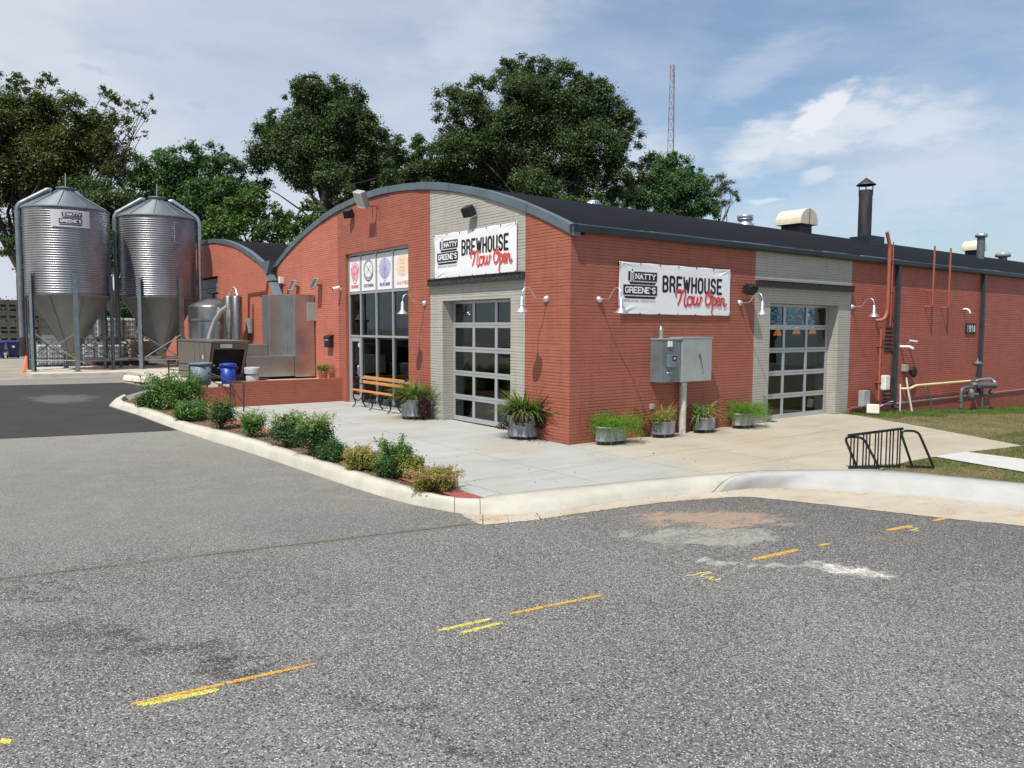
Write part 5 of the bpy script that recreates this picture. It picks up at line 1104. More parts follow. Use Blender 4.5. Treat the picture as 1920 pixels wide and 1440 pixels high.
tag(MB().tube([onX(426, 575, -1.6), onX(415, 583, -1.75), onX(403, 601, -1.9), onX(396, 620, -2.0), onX(391, 640, -2.1)], .085, 10).build('flexible_hose', M['box_grey']), 'thick grey flexible hose curving down from the steel columns', 'hose')
# brown packaged equipment with a slanting open front hood
pl, pr = onT(385, 714), onT(452, 711); BX = onY(346, 700, 0)
y0 = 13.3; t = thing('rooftop_unit', 'brown metal air handling unit with a dark sloping louvred front on the terrace', 'machine', (-3.0, y0, TZ))
xl, xr = onY(386, 690, y0).x, onY(453, 690, y0).x; zt = onY(420, 642, y0-.9).z
MB().box((xl, y0, TZ+.05), (xr, y0+3.3, zt)).build('cabinet', M['brown'], t, bevel=.01)
sl = lambda u, v: (u, y0-.75+.62*(1-v), TZ+.12+(zt-TZ-.12)*v)
f = MB()
for (ua, ub, va, vb) in ((0, 1, .80, 1), (0, .08, .0, .8), (.92, 1, 0, .8), (.08, .92, 0, .07)):
    q4 = [sl(xl+(xr-xl)*u_, v_) for u_, v_ in ((ua, va), (ub, va), (ub, vb), (ua, vb))]; f.add(q4+[(a_, b__+.05, c__) for a_, b__, c__ in q4], [(0, 1, 2, 3), (4, 5, 6, 7), (0, 1, 5, 4), (1, 2, 6, 5), (2, 3, 7, 6), (3, 0, 4, 7)])
for u_ in (xl, xr-.02): f.prism([(y0-.13, TZ+.12), (y0-.75, zt), (y0, zt), (y0, TZ+.12)], 'X', u_, u_+.02)
f.box((xl-.02, y0-.78, zt), (xr+.02, y0+3.32, zt+.05)); f.build('front_hood', M['brown'], t)
lv = MB()
for k_ in range(16): z = k_/16; a_ = sl(xl+.2, z*.72+.07); b__ = sl(xr-.15, z*.72+.07); lv.box((xl+(xr-xl)*.08, a_[1]+.10, a_[2]), (xr-(xr-xl)*.08, a_[1]+.30, a_[2]+.012))
lv.build('filter_louvre', M['rail'], t)
yl = onX(338, 690, xl).y
MB().box((xl-.012, y0+.05, TZ+.1), (xl-.001, y0+.55, zt-.05)).build('side_panel', M['brown'], t, bevel=.004); MB().box((xl-.012, y0+.60, TZ+.1), (xl-.001, y0+1.2, zt-.05)).build('side_panel', M['brown'], t, bevel=.004); MB().box((xl-.012, y0+1.25, TZ+.1), (xl-.001, y0+3.2, zt-.05)).build('side_panel', M['brown'], t, bevel=.004)
MB().box((xl-.02, y0+.20, zt-.55), (xl-.013, y0+.30, zt-.42)).box((xl-.02, y0+1.0, zt-.9), (xl-.013, y0+1.1, zt-.74)).build('notice', M['white'], t); a_ = sl(xl+.25, .9); MB().box((a_[0], a_[1]-.03, a_[2]-.06), (a_[0]+.36, a_[1]-.012, a_[2]+.07)).build('notice', M['white'], t)
# bins on the terrace
def bin_(label, px, wpx, ytop, mm, lid=None, liner=False, Y=11.95):
    p = onY(px, 700, Y); dep = (p-CAM).dot(_f); r = wpx/2/F*dep*.93; h = zfor(p.x, Y, ytop)-TZ; h = h/1.1 if lid else h; t = thing('rubbish_bin', label, 'bin', (p.x, p.y, TZ))
    MB().lathe([(.001, 0), (r*.80, 0), (r*.84, .02), (r*.97, h*.9), (r*.97, h*.9), (r*1.05, h*.91), (r*1.06, h*.98), (r*1.0, h), (r*.93, h), (r*.8, .06)], (0, 0, 0), 32).build('bucket', mm, t, local=True)
    if lid: MB().lathe([(r*1.05, h*.97), (r*1.10, h*.98), (r*1.10, h*1.04), (r*1.02, h*1.07), (r*.4, h*1.12), (.001, h*1.12)], (0, 0, 0), 32).build('lid', mm, t, local=True)
    for s_ in (-1, 1): MB().box((s_*r*1.02-.03, -.09, h*.80), (s_*r*1.14+.03*s_, .09, h*.90)).build('handle', mm, t, local=True, bevel=.02) if not liner else None
    if liner: MB().lathe([(r*1.10, h*.62), (r*1.08, h*.8), (r*1.11, h*.98), (r*1.04, h*1.02), (r*.9, h*.98), (r*.85, h*.3)], (0, 0, 0), 26, caps=False).build('bag', M['liner'], t, local=True)
    return t
bin_('large grey blue open rubbish bin nearest the handrail', 377, 43, 680, M['cangrey']); bin_('blue lidded rubbish bin in front of the brown machine', 428, 31, 681, M['canblue'], True); bin_('small grey bucket lined with a crumpled bag on the terrace', 473, 28, 689, M['liner'], False, True)
# handrail
t = thing('handrail', 'dark metal handrail climbing beside the brick step wall to the terrace', 'handrail', (-3.5, 10.9, .07))
A0 = onZ(457, 772, .06); A1 = onY(457, 717, A0.y); B1 = onY(432, 716, 11.0); B0 = Vector((B1.x-.01, B1.y, .05)); T1 = onY(353, 682, 12.4); U1 = onY(316, 679, 13.0); Z1_ = lambda p, z: Vector((p.x, p.y, z))
MB().tube(bend([A0, A1, B1, T1, U1, Z1_(U1, .35)], .05), .022, 8).build('top_rail', M['rail'], t)
lo_ = Vector((0, 0, -.22)); MB().tube([B1+lo_, T1+lo_, U1+lo_], .016, 8).build('mid_rail', M['rail'], t)
mp = B1.lerp(T1, .55); mq = B1.lerp(T1, .98)
for p_, zb_ in ((B1, .02), (mp, .3), (mq, .4)): MB().tube([Z1_(p_, zb_), p_], .020, 8).build('post', M['rail'], t)
# wheel stops, yellow post
for (pa, pb, lb) in (((236, 713), (276, 722), 'pale concrete wheel stop at the top of the black asphalt'), ((277, 712), (300, 712), 'small pale concrete wheel stop half hidden behind the tallest shrub')):
    a, b = hit(*pa, h_road), hit(*pb, h_road); d_ = (b-a); L = d_.length; mb = MB().prism([(-.12, 0), (.12, 0), (.09, .16), (.05, .20), (-.05, .20), (-.09, .16)], 'X', 0, L); Mx = Matrix.Rotation(math.atan2(d_.y, d_.x), 4, 'Z'); mb.v = [tuple(Mx @ Vector(v)+a) for v in mb.v]
    tag(mb.build('wheel_stop', M['stop'], None, .025), lb, 'wheel stop')
p = onZ(345, 703, .55); t = thing('yellow_post', 'yellow steel guard post with a brace behind the handrail', 'post', (p.x, p.y, .35)); MB().tube([(0, 0, 0), (0, 0, .75)], .055, 12).tube([(0, 0, .72), (-.12, -.02, .45), (-.2, -.03, .2)], .018, 6).build('post', M['yellow'], t, local=True); MB().box((-.45, -.15, 0), (.05, .15, .12)).build('foot', M['yellow'], t, local=True)
# ---------------------------------------------------------------- silos
PZ = .60
pc = [hit(*q_, lambda x, y: PZ) for q_ in ((57, 701), (352, 694.5))]
w = MB(); d_ = (pc[1]-pc[0]).normalized(); n_ = Vector((-d_.y, d_.x, 0)); Q = [pc[0], pc[0]+d_*6.4, pc[0]+d_*6.4+n_*5.6, pc[0]+n_*5.6-d_*.3]
w.add([(p.x, p.y, PZ) for p in Q]+[(p.x, p.y, .1) for p in Q], [(0, 1, 2, 3), (4, 5, 6, 7), (0, 1, 5, 4), (1, 2, 6, 5), (2, 3, 7, 6), (3, 0, 4, 7)]); kind(w.build('silo_pad', M['pad'], None, .02), 'structure')
def silo(label, cx, cy, R, a0, pyt, pyb, pya, pyh, pyleg, sign):
    t = thing('grain_silo', label, 'grain silo', (cx, cy, PZ), 'corrugated grain silos')
    vd = Vector((cx-CAM.x, cy-CAM.y, 0)).normalized(); fxx, fyy = cx-vd.x*R, cy-vd.y*R
    zt = zfor(fxx, fyy, pyt)-PZ; zb = zfor(fxx, fyy, pyb)-PZ; za = zfor(cx, cy, pya)-PZ; zh = zfor(cx, cy, pyh)-PZ; zl = zfor(fxx, fyy, pyleg)-PZ
    n = 37; pr = []
    for i in range(n):
        for k_ in range(6): pr.append((R+.020*math.cos(2*pi*k_/6), zb+(zt-zb)*(i+k_/6)/n))
    pr.append((R, zt)); MB().lathe(pr, (0, 0, 0), 72, caps=False).build('corrugated_body', M['corr'], t, local=True)
    ck = MB(); ck.lathe([(R+.05, zt-.03), (R+.05, zt+.02), (.33, za-.22), (.33, za-.12), (.36, za-.12), (.36, za-.06), (.2, za-.03), (.001, za)], (0, 0, 0), 48, smooth=True); rf = ck.build('cone_roof', M['roofcone'], t, local=True)
    rb = MB()
    for k_ in range(10): a_ = k_*2*pi/10; c_, s_ = math.cos(a_), math.sin(a_); rb.tube([((R+.05)*c_, (R+.05)*s_, zt+.035), (.34*c_, .34*s_, za-.20)], .016, 5)
    rb.build('roof_rib', M['leg'], rf, local=True)
    MB().tube([(0, 0, za), (.02, .02, za+.55)], .02, 6).build('roof_rod', M['galv'], t, local=True)
    MB().lathe([(R+.03, zb+.03), (R+.03, zb-.03), (R-.01, zb-.03), (.24, zh), (.24, zh-.06)], (0, 0, 0), 48, caps=False).build('hopper_cone', M['cone_metal'], t, local=True)
    rb = MB()
    for k_ in range(8): a_ = k_*2*pi/8+.2; c_, s_ = math.cos(a_), math.sin(a_); rb.tube([((R+.0)*c_, (R+.0)*s_, zb-.05), (.25*c_, .25*s_, zh)], .014, 5)
    rb.build('hopper_seam', M['leg'], t, local=True)
    MB().lathe([(.27, zh-.05), (.30, zh-.12), (.22, zh-.45), (.001, zh-.45)], (0, 0, 0), 4, smooth=False, rot=.6).build('outlet_boot', mat('boot_plastic', (.34, .27, .14), .5), t, local=True); MB().box((-.2, -.2, zh-.62), (.2, .2, zh-.45)).build('slide_gate', M['galv'], t, local=True)
    L = []
    for k_ in range(6):
        a_ = a0+k_*pi/3; c_, s_ = math.cos(a_), math.sin(a_); o = MB()
        for (u0, u1, w_) in ((.03, .045, .085), (.045, .115, .02), (.115, .13, .085)): o.box((R+u0, -w_, 0), (R+u1, w_, zl))
        Mx = Matrix.Rotation(a_, 4, 'Z'); o.box((R-.0, -.15, 0), (R+.2, .15, .02)); o.v = [tuple(Mx @ Vector(v)) for v in o.v]; o.build('leg', M['leg'], t, local=True); L.append((c_*(R+.08), s_*(R+.08)))
    for k_ in range(6):
        a_, b_ = L[k_], L[(k_+1) % 6]; o = MB(); zA, zB = zh-.35, zh+.75
        o.tube([(*a_, zB), (*b_, zA)], .022, 5).tube([(*b_, zB), (*a_, zA)], .022, 5).tube([(*a_, zA-.02), (*b_, zA-.02)], .026, 5); o.build('cross_brace', M['leg'], t, local=True)
    for s_ in (-1, 1):
        sd = Vector((vd.y, -vd.x, 0))*s_; sd = (sd+vd*(1.1 if s_ == sign else .0)).normalized(); zbp = zh+.55
        P = [sd*(R+.14)+Vector((0, 0, zbp)), sd*(R+.14)+Vector((0, 0, zt-.02)), sd*(R+.05)+Vector((0, 0, zt+.16)), sd*.62+Vector((0, 0, za-.18)), sd*.50+Vector((0, 0, za-.22))]
        MB().tube(bend(P, .14), .105, 14).build('fill_pipe', M['galv' if s_ > 0 else 'leg'], t, local=True)
    return t, zt, zb, vd
S1, zt1, zb1, vd1 = silo('left corrugated metal grain silo with a white brewery sign', -5.73, 25.07, 1.58, math.atan2(23.54-25.07, -5.74+5.73), 386, 553, 350, 657, 512, 1)
ha = math.atan2(24.1-25.38, -3.0+2.41-.25)
S2, zt2, zb2, vd2 = silo('right corrugated metal grain silo without a sign, nearer the red building', -2.12, 25.42, 1.56, math.atan2(23.95-25.42, -1.62+2.12), 402, 557, 368, 657, 520, 0)
# sign plate on the left silo, bent with the shell
t = thing('silo_sign', 'white brewery name plate fixed near the top of the left silo', 'sign', (-5.73, 25.07, PZ+zt1-.83), None)
ac = math.atan2(-vd1.y, -vd1.x)+rad(5); Rr = 1.625
def wrap(o, w_=1.42, h_=.70):
    for v in o.data.vertices:
        p = v.co.copy(); a_ = ac+(p.x-w_/2)/Rr; r_ = Rr+p.z; v.co = Vector((r_*math.cos(a_), r_*math.sin(a_), p.y))
mb = MB(); rows = [[(1.42*i/24, 0, 0), (1.42*i/24, .68, 0)] for i in range(25)]; mb.loft(rows, True); wrap(mb.build('plate', mat('sign_plate', (.60, .58, .62), .45, 0, .05), t, local=True))
def mapsilo(o, dn):
    for v in o.data.vertices: p = v.co.copy(); v.co = Vector((.28+(p.x-.12)*.78, .06+(p.y-.33)*.88, p.z*1.2+.004))
    wrap(o)
def logo_fine(parent):
    k = Ink(); k.k = 3
    for i in range(8): u = lambda j, a_, b_: a_+(b_-a_)*j/8; k.poly([(u(i, .285, 1.192), .745), (u(i+1, .285, 1.192), .745), (u(i+1, .285, 1.192), .935), (u(i, .285, 1.192), .935)]); k.k -= 1; k.poly([(u(i, .14, 1.20), .43), (u(i+1, .14, 1.2), .43), (u(i+1, .14, 1.2), .64), (u(i, .14, 1.2), .64)]); k.k -= 1; k.poly([(u(i, .305, 1.17), .67), (u(i+1, .305, 1.17), .67), (u(i+1, .305, 1.17), .71), (u(i, .305, 1.17), .71)]); k.k -= 1; k.poly([(u(i, .16, 1.18), .35), (u(i+1, .16, 1.18), .35), (u(i+1, .16, 1.18), .395), (u(i, .16, 1.18), .395)]); k.k -= 1
    mapsilo(k.mb.build('name_plate', M['ink'], parent, local=True), 0)
    k = Ink(); k.k = 60; k.mb.v = []
    word(k, 'NATTY', .50, 1.15, .775, .905, .030, .42, .018); word(k, "GREENE'S", .185, 1.16, .465, .610, .032, .36, .014); mapsilo(k.mb.build('white_lettering', M['vinyl'], parent, local=True), 0)
    k = Ink(); k.k = 40; k.poly([(.345, .735), (.44, .735), (.44, .95), (.345, .95)]); mapsilo(k.mb.build('barley_panel', M['vinyl'], parent, local=True), 0)
    k = Ink(); k.k = 90; k.dot((.392, .975), .022)
    for i in range(4): y = .93-i*.05; k.poly([(.392, y-.035), (.43, y), (.43, y-.02), (.392, y-.058)]); k.poly([(.392, y-.035), (.355, y), (.355, y-.02), (.392, y-.058)])
    mapsilo(k.mb.build('barley_ear', M['ink'], parent, local=True), 0)
logo_fine(t)
# small hatch frame on right silo, auger tube between, red beam behind
a_ = math.atan2(-vd2.y, -vd2.x)+.42; r_ = 1.60; hh = zt2-1.15; o = MB(); c_, s_ = math.cos(a_), math.sin(a_)
for dz_ in (.0, .85): o.tube([(r_*math.cos(a_-.0), r_*math.sin(a_), hh+dz_), (r_*math.cos(a_+.16), r_*math.sin(a_+.16), hh+dz_)], .012, 5)
o.tube([(r_*c_, r_*s_, hh), (r_*c_, r_*s_, hh+.85)], .014, 5); o.build('hatch_frame', M['galv'], S2, local=True)
t = thing('auger_tube', 'horizontal pale feed tube joining the outlets under both silos', 'pipe', (-5.73, 25.0, PZ+.5)); MB().tube([(-5.73, 24.95, PZ+.36), (-2.45, 25.3, PZ+.42), (-1.4, 25.4, PZ+.42)], .08, 12).build('tube', M['galv'], t); MB().box((-5.93, 24.8, PZ+.18), (-5.53, 25.15, PZ+.5)).build('motor', M['gaspipe'], t); MB().box((-2.7, 25.1, PZ+.2), (-2.2, 25.5, PZ+.52)).build('gate_box', M['galv'], t)
tag(MB().box((-4.6, 27.4, PZ+.05), (-1.0, 27.7, PZ+.35)).build('steel_beam', M['rust']), 'rust red steel beam lying on the ground behind the silos', 'beam')
# traffic cone
p = onZ(50, 692, .58); t = thing('traffic_cone', 'orange traffic cone at the left corner of the silo pad', 'traffic cone', (p.x, p.y, .47)); MB().box((-.16, -.16, 0), (.16, .16, .03)).build('base', M['cone'], t, local=True, bevel=.01); MB().lathe([(.12, .03), (.03, .68), (.001, .69)], (0, 0, 0), 20).build('cone', M['cone'], t, local=True)
# yard things behind the silos: bulk bins, totes, carts
GZ = .45
def bulk(x, y, z, lb, src=[None]):
    if src[0] is None:
        t = thing('bulk_bin', lb, 'crate', (x, y, z), 'beige bulk bins stacked behind the left silo'); W_, D_, H_ = 1.15, 1.15, .74
        mb = MB().box((-W_/2, -D_/2, .14), (W_/2, D_/2, H_-.02)); mb.build('body', M['crate'], t, local=True, bevel=.01)
        o = MB()
        for xx in (-W_/2, -.06, W_/2-.12):
            for yy in (-D_/2-.01, D_/2-.11): o.box((xx, yy, 0), (xx+.12, yy+.12, .14))
        for xx in (-W_/2, -.06, W_/2-.12): o.box((xx, -D_/2-.025, .14), (xx+.12, -D_/2-.001, H_))
        o.build('foot_block', M['crate'], t, local=True); MB().box((-W_/2-.02, -D_/2-.03, H_-.12), (W_/2+.02, D_/2+.03, H_-.021)).build('rim', M['crate'], t, local=True); MB().box((-W_/2+.16, -D_/2-.012, .26), (-.1, -D_/2-.001, .40)).box((.1, -D_/2-.012, .26), (W_/2-.16, -D_/2-.001, .40)).build('slot', M['dark'], t, local=True)
        src[0] = t; return t
    return copy_thing(src[0], (x, y, z), lb)
p = onZ(30, 668, GZ); k_ = [ 'bottom', 'second', 'third', 'fourth', 'top']
px0 = p.x; 
for col, (cx_, lab_) in enumerate(((px0-.15, 'near left stack by the blue carts'), (px0+1.15, 'stack half hidden by the left silo leg'))):
    for i in range(5): bulk(cx_, p.y+3.0, GZ+i*.745, ('lowest' if i == 0 else k_[i])+' beige bulk bin of the '+lab_)
def tote(x, y, z, lb, src=[None]):
    if src[0] is None:
        t = thing('liquid_tote', lb, 'tote', (x, y, z), 'caged white liquid totes behind the silos'); MB().box((-.55, -.48, .16), (.55, .48, 1.12)).build('tank', M['tote'], t, local=True, bevel=.06); o = MB()
        for k_ in range(7): u = -.58+1.16*k_/6; o.tube([(u, -.52, .12), (u, -.52, 1.16)], .012, 5).tube([(u, .52, .12), (u, .52, 1.16)], .012, 5)
        for k_ in range(7): v = -.52+1.04*k_/6; o.tube([(-.58, v, .12), (-.58, v, 1.16)], .012, 5).tube([(.58, v, .12), (.58, v, 1.16)], .012, 5)
        for k_ in range(5): z_ = .16+k_*.24; o.tube([(-.58, -.52, z_), (.58, -.52, z_), (.58, .52, z_), (-.58, .52, z_), (-.58, -.52, z_)], .012, 5)
        o.build('cage', M['cage'], t, local=True); MB().box((-.6, -.52, .0), (.6, .52, .03)).box((-.6, -.52, .10), (.6, .52, .13)).box((-.6, -.5, .03), (-.45, .5, .1)).box((.45, -.5, .03), (.6, .5, .1)).build('pallet_base', M['cage'], t, local=True); MB().lathe([(.12, 1.12), (.12, 1.17), (.001, 1.18)], (0, 0, 0), 14).build('cap', M['black'], t, local=True)
        src[0] = t; return t
    return copy_thing(src[0], (x, y, z), lb)
for px, D_, lv_, lb in ((92, 36.5, 0, 'caged white tote seen low between the first two left silo legs'), (112, 36.7, 0, 'caged white tote just left of the left silo outlet boot'), (176, 37.5, 0, 'caged white tote low behind the right side of the left silo'), (205, 37.0, 0, 'lower caged tote in the gap between the two silos'),
                    (204, 37.2, 1.25, 'upper caged tote stacked in the gap between the two silos'), (228, 37.6, 0, 'lower caged tote behind the left leg of the right silo'), (229, 37.7, 1.25, 'upper caged tote behind the left leg of the right silo')):
    v_ = ray(px, 640); k2 = D_/F; tote(CAM.x+v_.x*k2, CAM.y+v_.y*k2, GZ+lv_, lb)
# wooden pallets stacked by right silo
for i, (px, D_) in enumerate(((262, 37.5), (282, 38.2))):
    v_ = ray(px, 640)*(D_/F); base = Vector((CAM.x+v_.x, CAM.y+v_.y, GZ))
    for j in range(9 if i == 0 else 6):
        t = thing('wooden_pallet', ('lowest' if j == 0 else 'topmost' if j == (8 if i == 0 else 5) else f'{["","second","third","fourth","fifth","sixth","seventh","eighth"][j]} lowest')+' pale pallet of the '+('taller' if i == 0 else 'shorter')+' stack behind the right silo', 'pallet', base+Vector((rnd.uniform(-.03, .03), rnd.uniform(-.03, .03), j*.145)), 'pale wooden pallets stacked behind the right silo')
        MB().box((-.5, -.6, .0), (.5, -.5, .12)).box((-.5, -.05, .0), (.5, .05, .12)).box((-.5, .5, .0), (.5, .6, .12)).build('stringer', M['pallet'], t, local=True); o = MB()
        for k_ in range(7): u = -.5+k_*.15; o.box((u, -.6, .121), (u+.1, .6, .14))
        o.build('deck', M['pallet'], t, local=True)
# carts (navy wheeled bins)
def cart(px, py, lb):
    p = onZ(px, py, GZ); t = thing('wheeled_bin', lb, 'bin', (p.x, p.y, GZ), 'navy wheeled bins by the bulk bins')
    rows = []
    for z_, w_, d_ in ((.06, .22, .24), (.95, .33, .38)): rows.append([(-w_, -d_, z_), (w_, -d_, z_), (w_, d_, z_), (-w_, d_, z_)])
    mb = MB().loft(rows, close=True); mb.add(rows[0], [(0, 1, 2, 3)]); mb.add(rows[1], [(0, 1, 2, 3)]); mb.build('body', M['navy'], t, local=True, bevel=.02)
    MB().prism([(-.40, .951), (-.44, 1.0), (-.3, 1.05), (.4, 1.08), (.44, .951)], 'X', -.37, .37).build('lid', M['navy'], t, local=True)
    for s_ in (-1, 1): MB().tube([(s_*.24, .22, .11), (s_*.32, .22, .11)], .11, 14).build('wheel', M['black'], t, local=True)
    MB().box((-.07, -.375, .66), (.07, -.36, .80)).build('sticker', M['white'], t, local=True)
    return t
cart(25, 672, 'navy wheeled bin with a white sticker left of the orange cone'); cart(-3, 673, 'navy wheeled bin cut off by the left frame edge')
# dark fence line and low shed far behind
t = thing('rear_fence', 'dark chain link fence line far behind the silos', 'fence', (-8, 52, GZ)); o = MB(); 
for k_ in range(24): MB
for k_ in range(20): x_ = -16+k_*1.5; o.tube([(x_, 52, GZ), (x_, 52, GZ+1.9)], .03, 5)
o.tube([(-16, 52, GZ+1.9), (12.5, 52, GZ+1.9)], .025, 5).tube([(-16, 52, GZ+1.0), (12.5, 52, GZ+1.0)], .02, 5); o.build('post_row', M['cage'], t)
t = thing('far_shed', 'long low grey shed with a dark roof behind the bulk bins', 'shed', (-9, 60, GZ)); MB().box((-24, 58, 0), (2, 66, 2.9)).build('wall', M['box_grey'], t); MB().box((-24.3, 57.7, 2.91), (2.3, 66.3, 3.15)).build('roof', M['gutter'], t)
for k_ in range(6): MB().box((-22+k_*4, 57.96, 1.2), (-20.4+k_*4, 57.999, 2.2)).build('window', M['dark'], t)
# ---------------------------------------------------------------- foliage
def np_mesh(name, V, Fidx, m, parent=None, smooth=False):
    me = bpy.data.meshes.new(name); nf, k = Fidx.shape
    me.vertices.add(len(V)); me.vertices.foreach_set('co', V.astype(np.float32).ravel()); me.loops.add(nf*k); me.loops.foreach_set('vertex_index', Fidx.astype(np.int32).ravel())
    me.polygons.add(nf); me.polygons.foreach_set('loop_start', np.arange(0, nf*k, k, dtype=np.int32)); me.polygons.foreach_set('loop_total', np.full(nf, k, np.int32)); me.update(calc_edges=True)
    me.materials.append(m); o = bpy.data.objects.new(name, me); COL.objects.link(o)
    if parent: o.parent = parent
    return o
def unit(v): return v/np.maximum(np.linalg.norm(v, axis=1, keepdims=True), 1e-9)
def leaves(P, N, size, aspect=.55, curl=.25):
    """one folded kite per point: centre P, rough normal N"""
    n = len(P); N = unit(N); A = unit(np.cross(N, rng.normal(size=(n, 3)))); Bv = np.cross(N, A); L = (size*rng.uniform(.6, 1.3, n))[:, None]
    a = P-A*L*.5; c = P+A*L*.5; b = P+Bv*L*aspect*.5+N*L*curl*.5; d_ = P-Bv*L*aspect*.5+N*L*curl*.5
    V = np.stack([a, b, c, d_], 1).reshape(-1, 3); Fi = np.arange(4*n).reshape(n, 4); Fi = np.concatenate([Fi[:, [0, 1, 2]], Fi[:, [0, 2, 3]]]); return V, Fi
def blob_points(C_, R_, n, flat=1.0, shell=.45):
    d_ = unit(rng.normal(size=(n, 3))); r = rng.uniform(shell**3, 1, n)**(1/3); P = d_*r[:, None]*R_; P[:, 2] *= flat; return C_+P, d_
def tree(name, label, D, lobes, trunk, mm, lsize=.26, dens=34, sub=.30, group='trees behind the brewery', openness=0.0, cat='tree', limb=True, ground=0.0):
    """lobes: (px, py, r_px, depth offset) read off the photograph; the crown has that real size at distance D"""
    tp = onD(trunk[0], 600, D); base = Vector((tp.x, tp.y, ground)); t = thing(name, label, cat, base, group)
    Vs, Fs, off = [], [], 0; br = MB(); z1 = zfor(tp.x, tp.y, trunk[1])-ground; r0 = trunk[2]
    lobesw = [(onD(px, py, D+dz)-base, r*(D+dz)/F) for px, py, r, dz in lobes]
    top = Vector((0, 0, z1)); 
    if limb: br.tube([(0, 0, -.2), (.05, 0, z1*.4), (.0, .1, z1*.75), top], [r0*1.25, r0, r0*.85, r0*.7], 10)
    for c_, R_ in lobesw:
        if limb:
            j = Vector((rnd.uniform(-.1, .1), rnd.uniform(-.1, .1), z1*rnd.uniform(.72, 1.0))); d_ = c_-j; m1 = j+d_*.35+Vector((rnd.uniform(-.5, .5), rnd.uniform(-.5, .5), d_.length*.05)); m2 = j+d_*.7+Vector((rnd.uniform(-.4, .4), rnd.uniform(-.4, .4), .1))
            rr = min(r0*.55, .03+R_*.055); br.tube([j, m1, m2, c_], [rr, rr*.75, rr*.5, rr*.28], 6)
        ns = max(9, int(15*(R_/1.2)**1.6)); sc, sd = blob_points(np.array(c_), R_*.92, ns, .9, .55)
        for k_ in range(ns):
            rs = min(R_, 2.4)*sub*1.25*rng.uniform(.6, 1.4)
            if rng.random() < openness: continue
            if limb and k_ % 2 == 0:
                e = Vector(sc[k_]); mid_ = c_.lerp(e, .55)+Vector((0, 0, -.08*R_)); br.tube([c_, mid_, e], [.035+.012*R_, .025, .010], 4, False)
            lsize_ = lsize*.78; n = int(dens*7.5*(rs/.5)**2*(.26/lsize)**2); d_ = unit(rng.normal(size=(n, 3))); rad_ = np.abs(rng.normal(.62, .34, n))
            P = sc[k_]+d_*(rad_*rs)[:, None]*np.array([1.1, 1.1, .85]); Nn = d_*.6+rng.normal(size=(n, 3))*.55+np.array([0, 0, .7])
            V, Fi = leaves(P, Nn, lsize_); Vs.append(V); Fs.append(Fi+off); off += len(V)
    np_mesh('crown', np.concatenate(Vs), np.concatenate(Fs), mm, t)
    if limb: br.build('trunk', M['bark'], t, local=True)
    return t, off//4
cnt = 0
def T(*a, **k):
    global cnt; t, n = tree(*a, **k); cnt += n; return t
# left: two airy elms behind the left silo
T('elm_tree', 'tall airy olive green tree rising behind the left silo at the left frame edge', 50, [(20, 230, 58, 0), (75, 215, 48, 1), (55, 165, 20, 0), (90, 150, 16, 0), (15, 150, 22, 0), (130, 200, 34, -1), (150, 250, 46, 0), (190, 230, 32, 1), (100, 290, 58, 0), (40, 330, 62, 1), (195, 290, 42, 0), (160, 340, 44, 1), (-50, 250, 70, 0), (-60, 370, 80, 0), (30, 420, 46, 2), (90, 380, 50, 2), (10, 280, 50, 2), (60, 250, 50, 2), (150, 300, 50, 2), (0, 200, 40, 0), (225, 330, 30, 1), (225, 225, 18, 0), (196, 170, 14, 0), (205, 190, 18, 0)],
  (42, 480, .30), M['olive'], .24, 22, .30, openness=.22)
T('elm_tree', 'thin leafy branch tree reaching right above the gap between the two silos', 49, [(245, 200, 14, 0), (262, 215, 14, 0), (285, 205, 9, 0), (240, 250, 20, 0), (265, 255, 12, 0), (220, 270, 24, 0), (245, 290, 16, 0), (215, 320, 22, 0), (270, 190, 9, 0), (285, 180, 6, 0), (205, 250, 20, 0)], (150, 420, .16), M['olive'], .20, 12, .34, openness=.35)
T('maple_tree', 'dark rounded tree behind the space between the two silos', 47, [(215, 400, 46, 0), (180, 420, 40, 0), (240, 440, 46, 1), (215, 470, 34, 0), (160, 370, 40, 0), (225, 365, 36, 0), (130, 420, 50, 3), (20, 460, 26, 0), (50, 500, 16, 0), (215, 510, 22, 0), (80, 440, 34, 2)], (215, 560, .25), M['oak'], .24, 26, .32, openness=.12)
T('maple_tree', 'broad mid green tree behind the right silo, left of the tallest left oak', 56, [(300, 320, 42, 0), (345, 300, 34, 0), (390, 300, 34, 0), (430, 320, 30, 0), (270, 350, 40, 0), (330, 370, 60, 1), (400, 370, 56, 0), (450, 370, 40, 1), (280, 420, 50, 2), (350, 440, 60, 1), (420, 430, 40, 1), (255, 480, 40, 2), (300, 290, 16, 0), (415, 283, 14, 0), (360, 275, 14, 0)], (340, 520, .35), M['maple'], .26, 26, .28)
T('maple_tree', 'bright green low tree right behind the valley between the two arched roofs', 46, [(430, 400, 34, 0), (470, 385, 30, 0), (505, 400, 30, 0), (400, 440, 34, 0), (455, 430, 40, 0), (510, 440, 34, 0), (550, 420, 30, 0), (585, 400, 26, 0), (600, 420, 24, 0), (560, 450, 34, 0), (385, 470, 26, 0), (490, 365, 16, 0), (575, 385, 14, 0)], (470, 520, .3), M['bright'], .26, 26, .30, openness=.08)
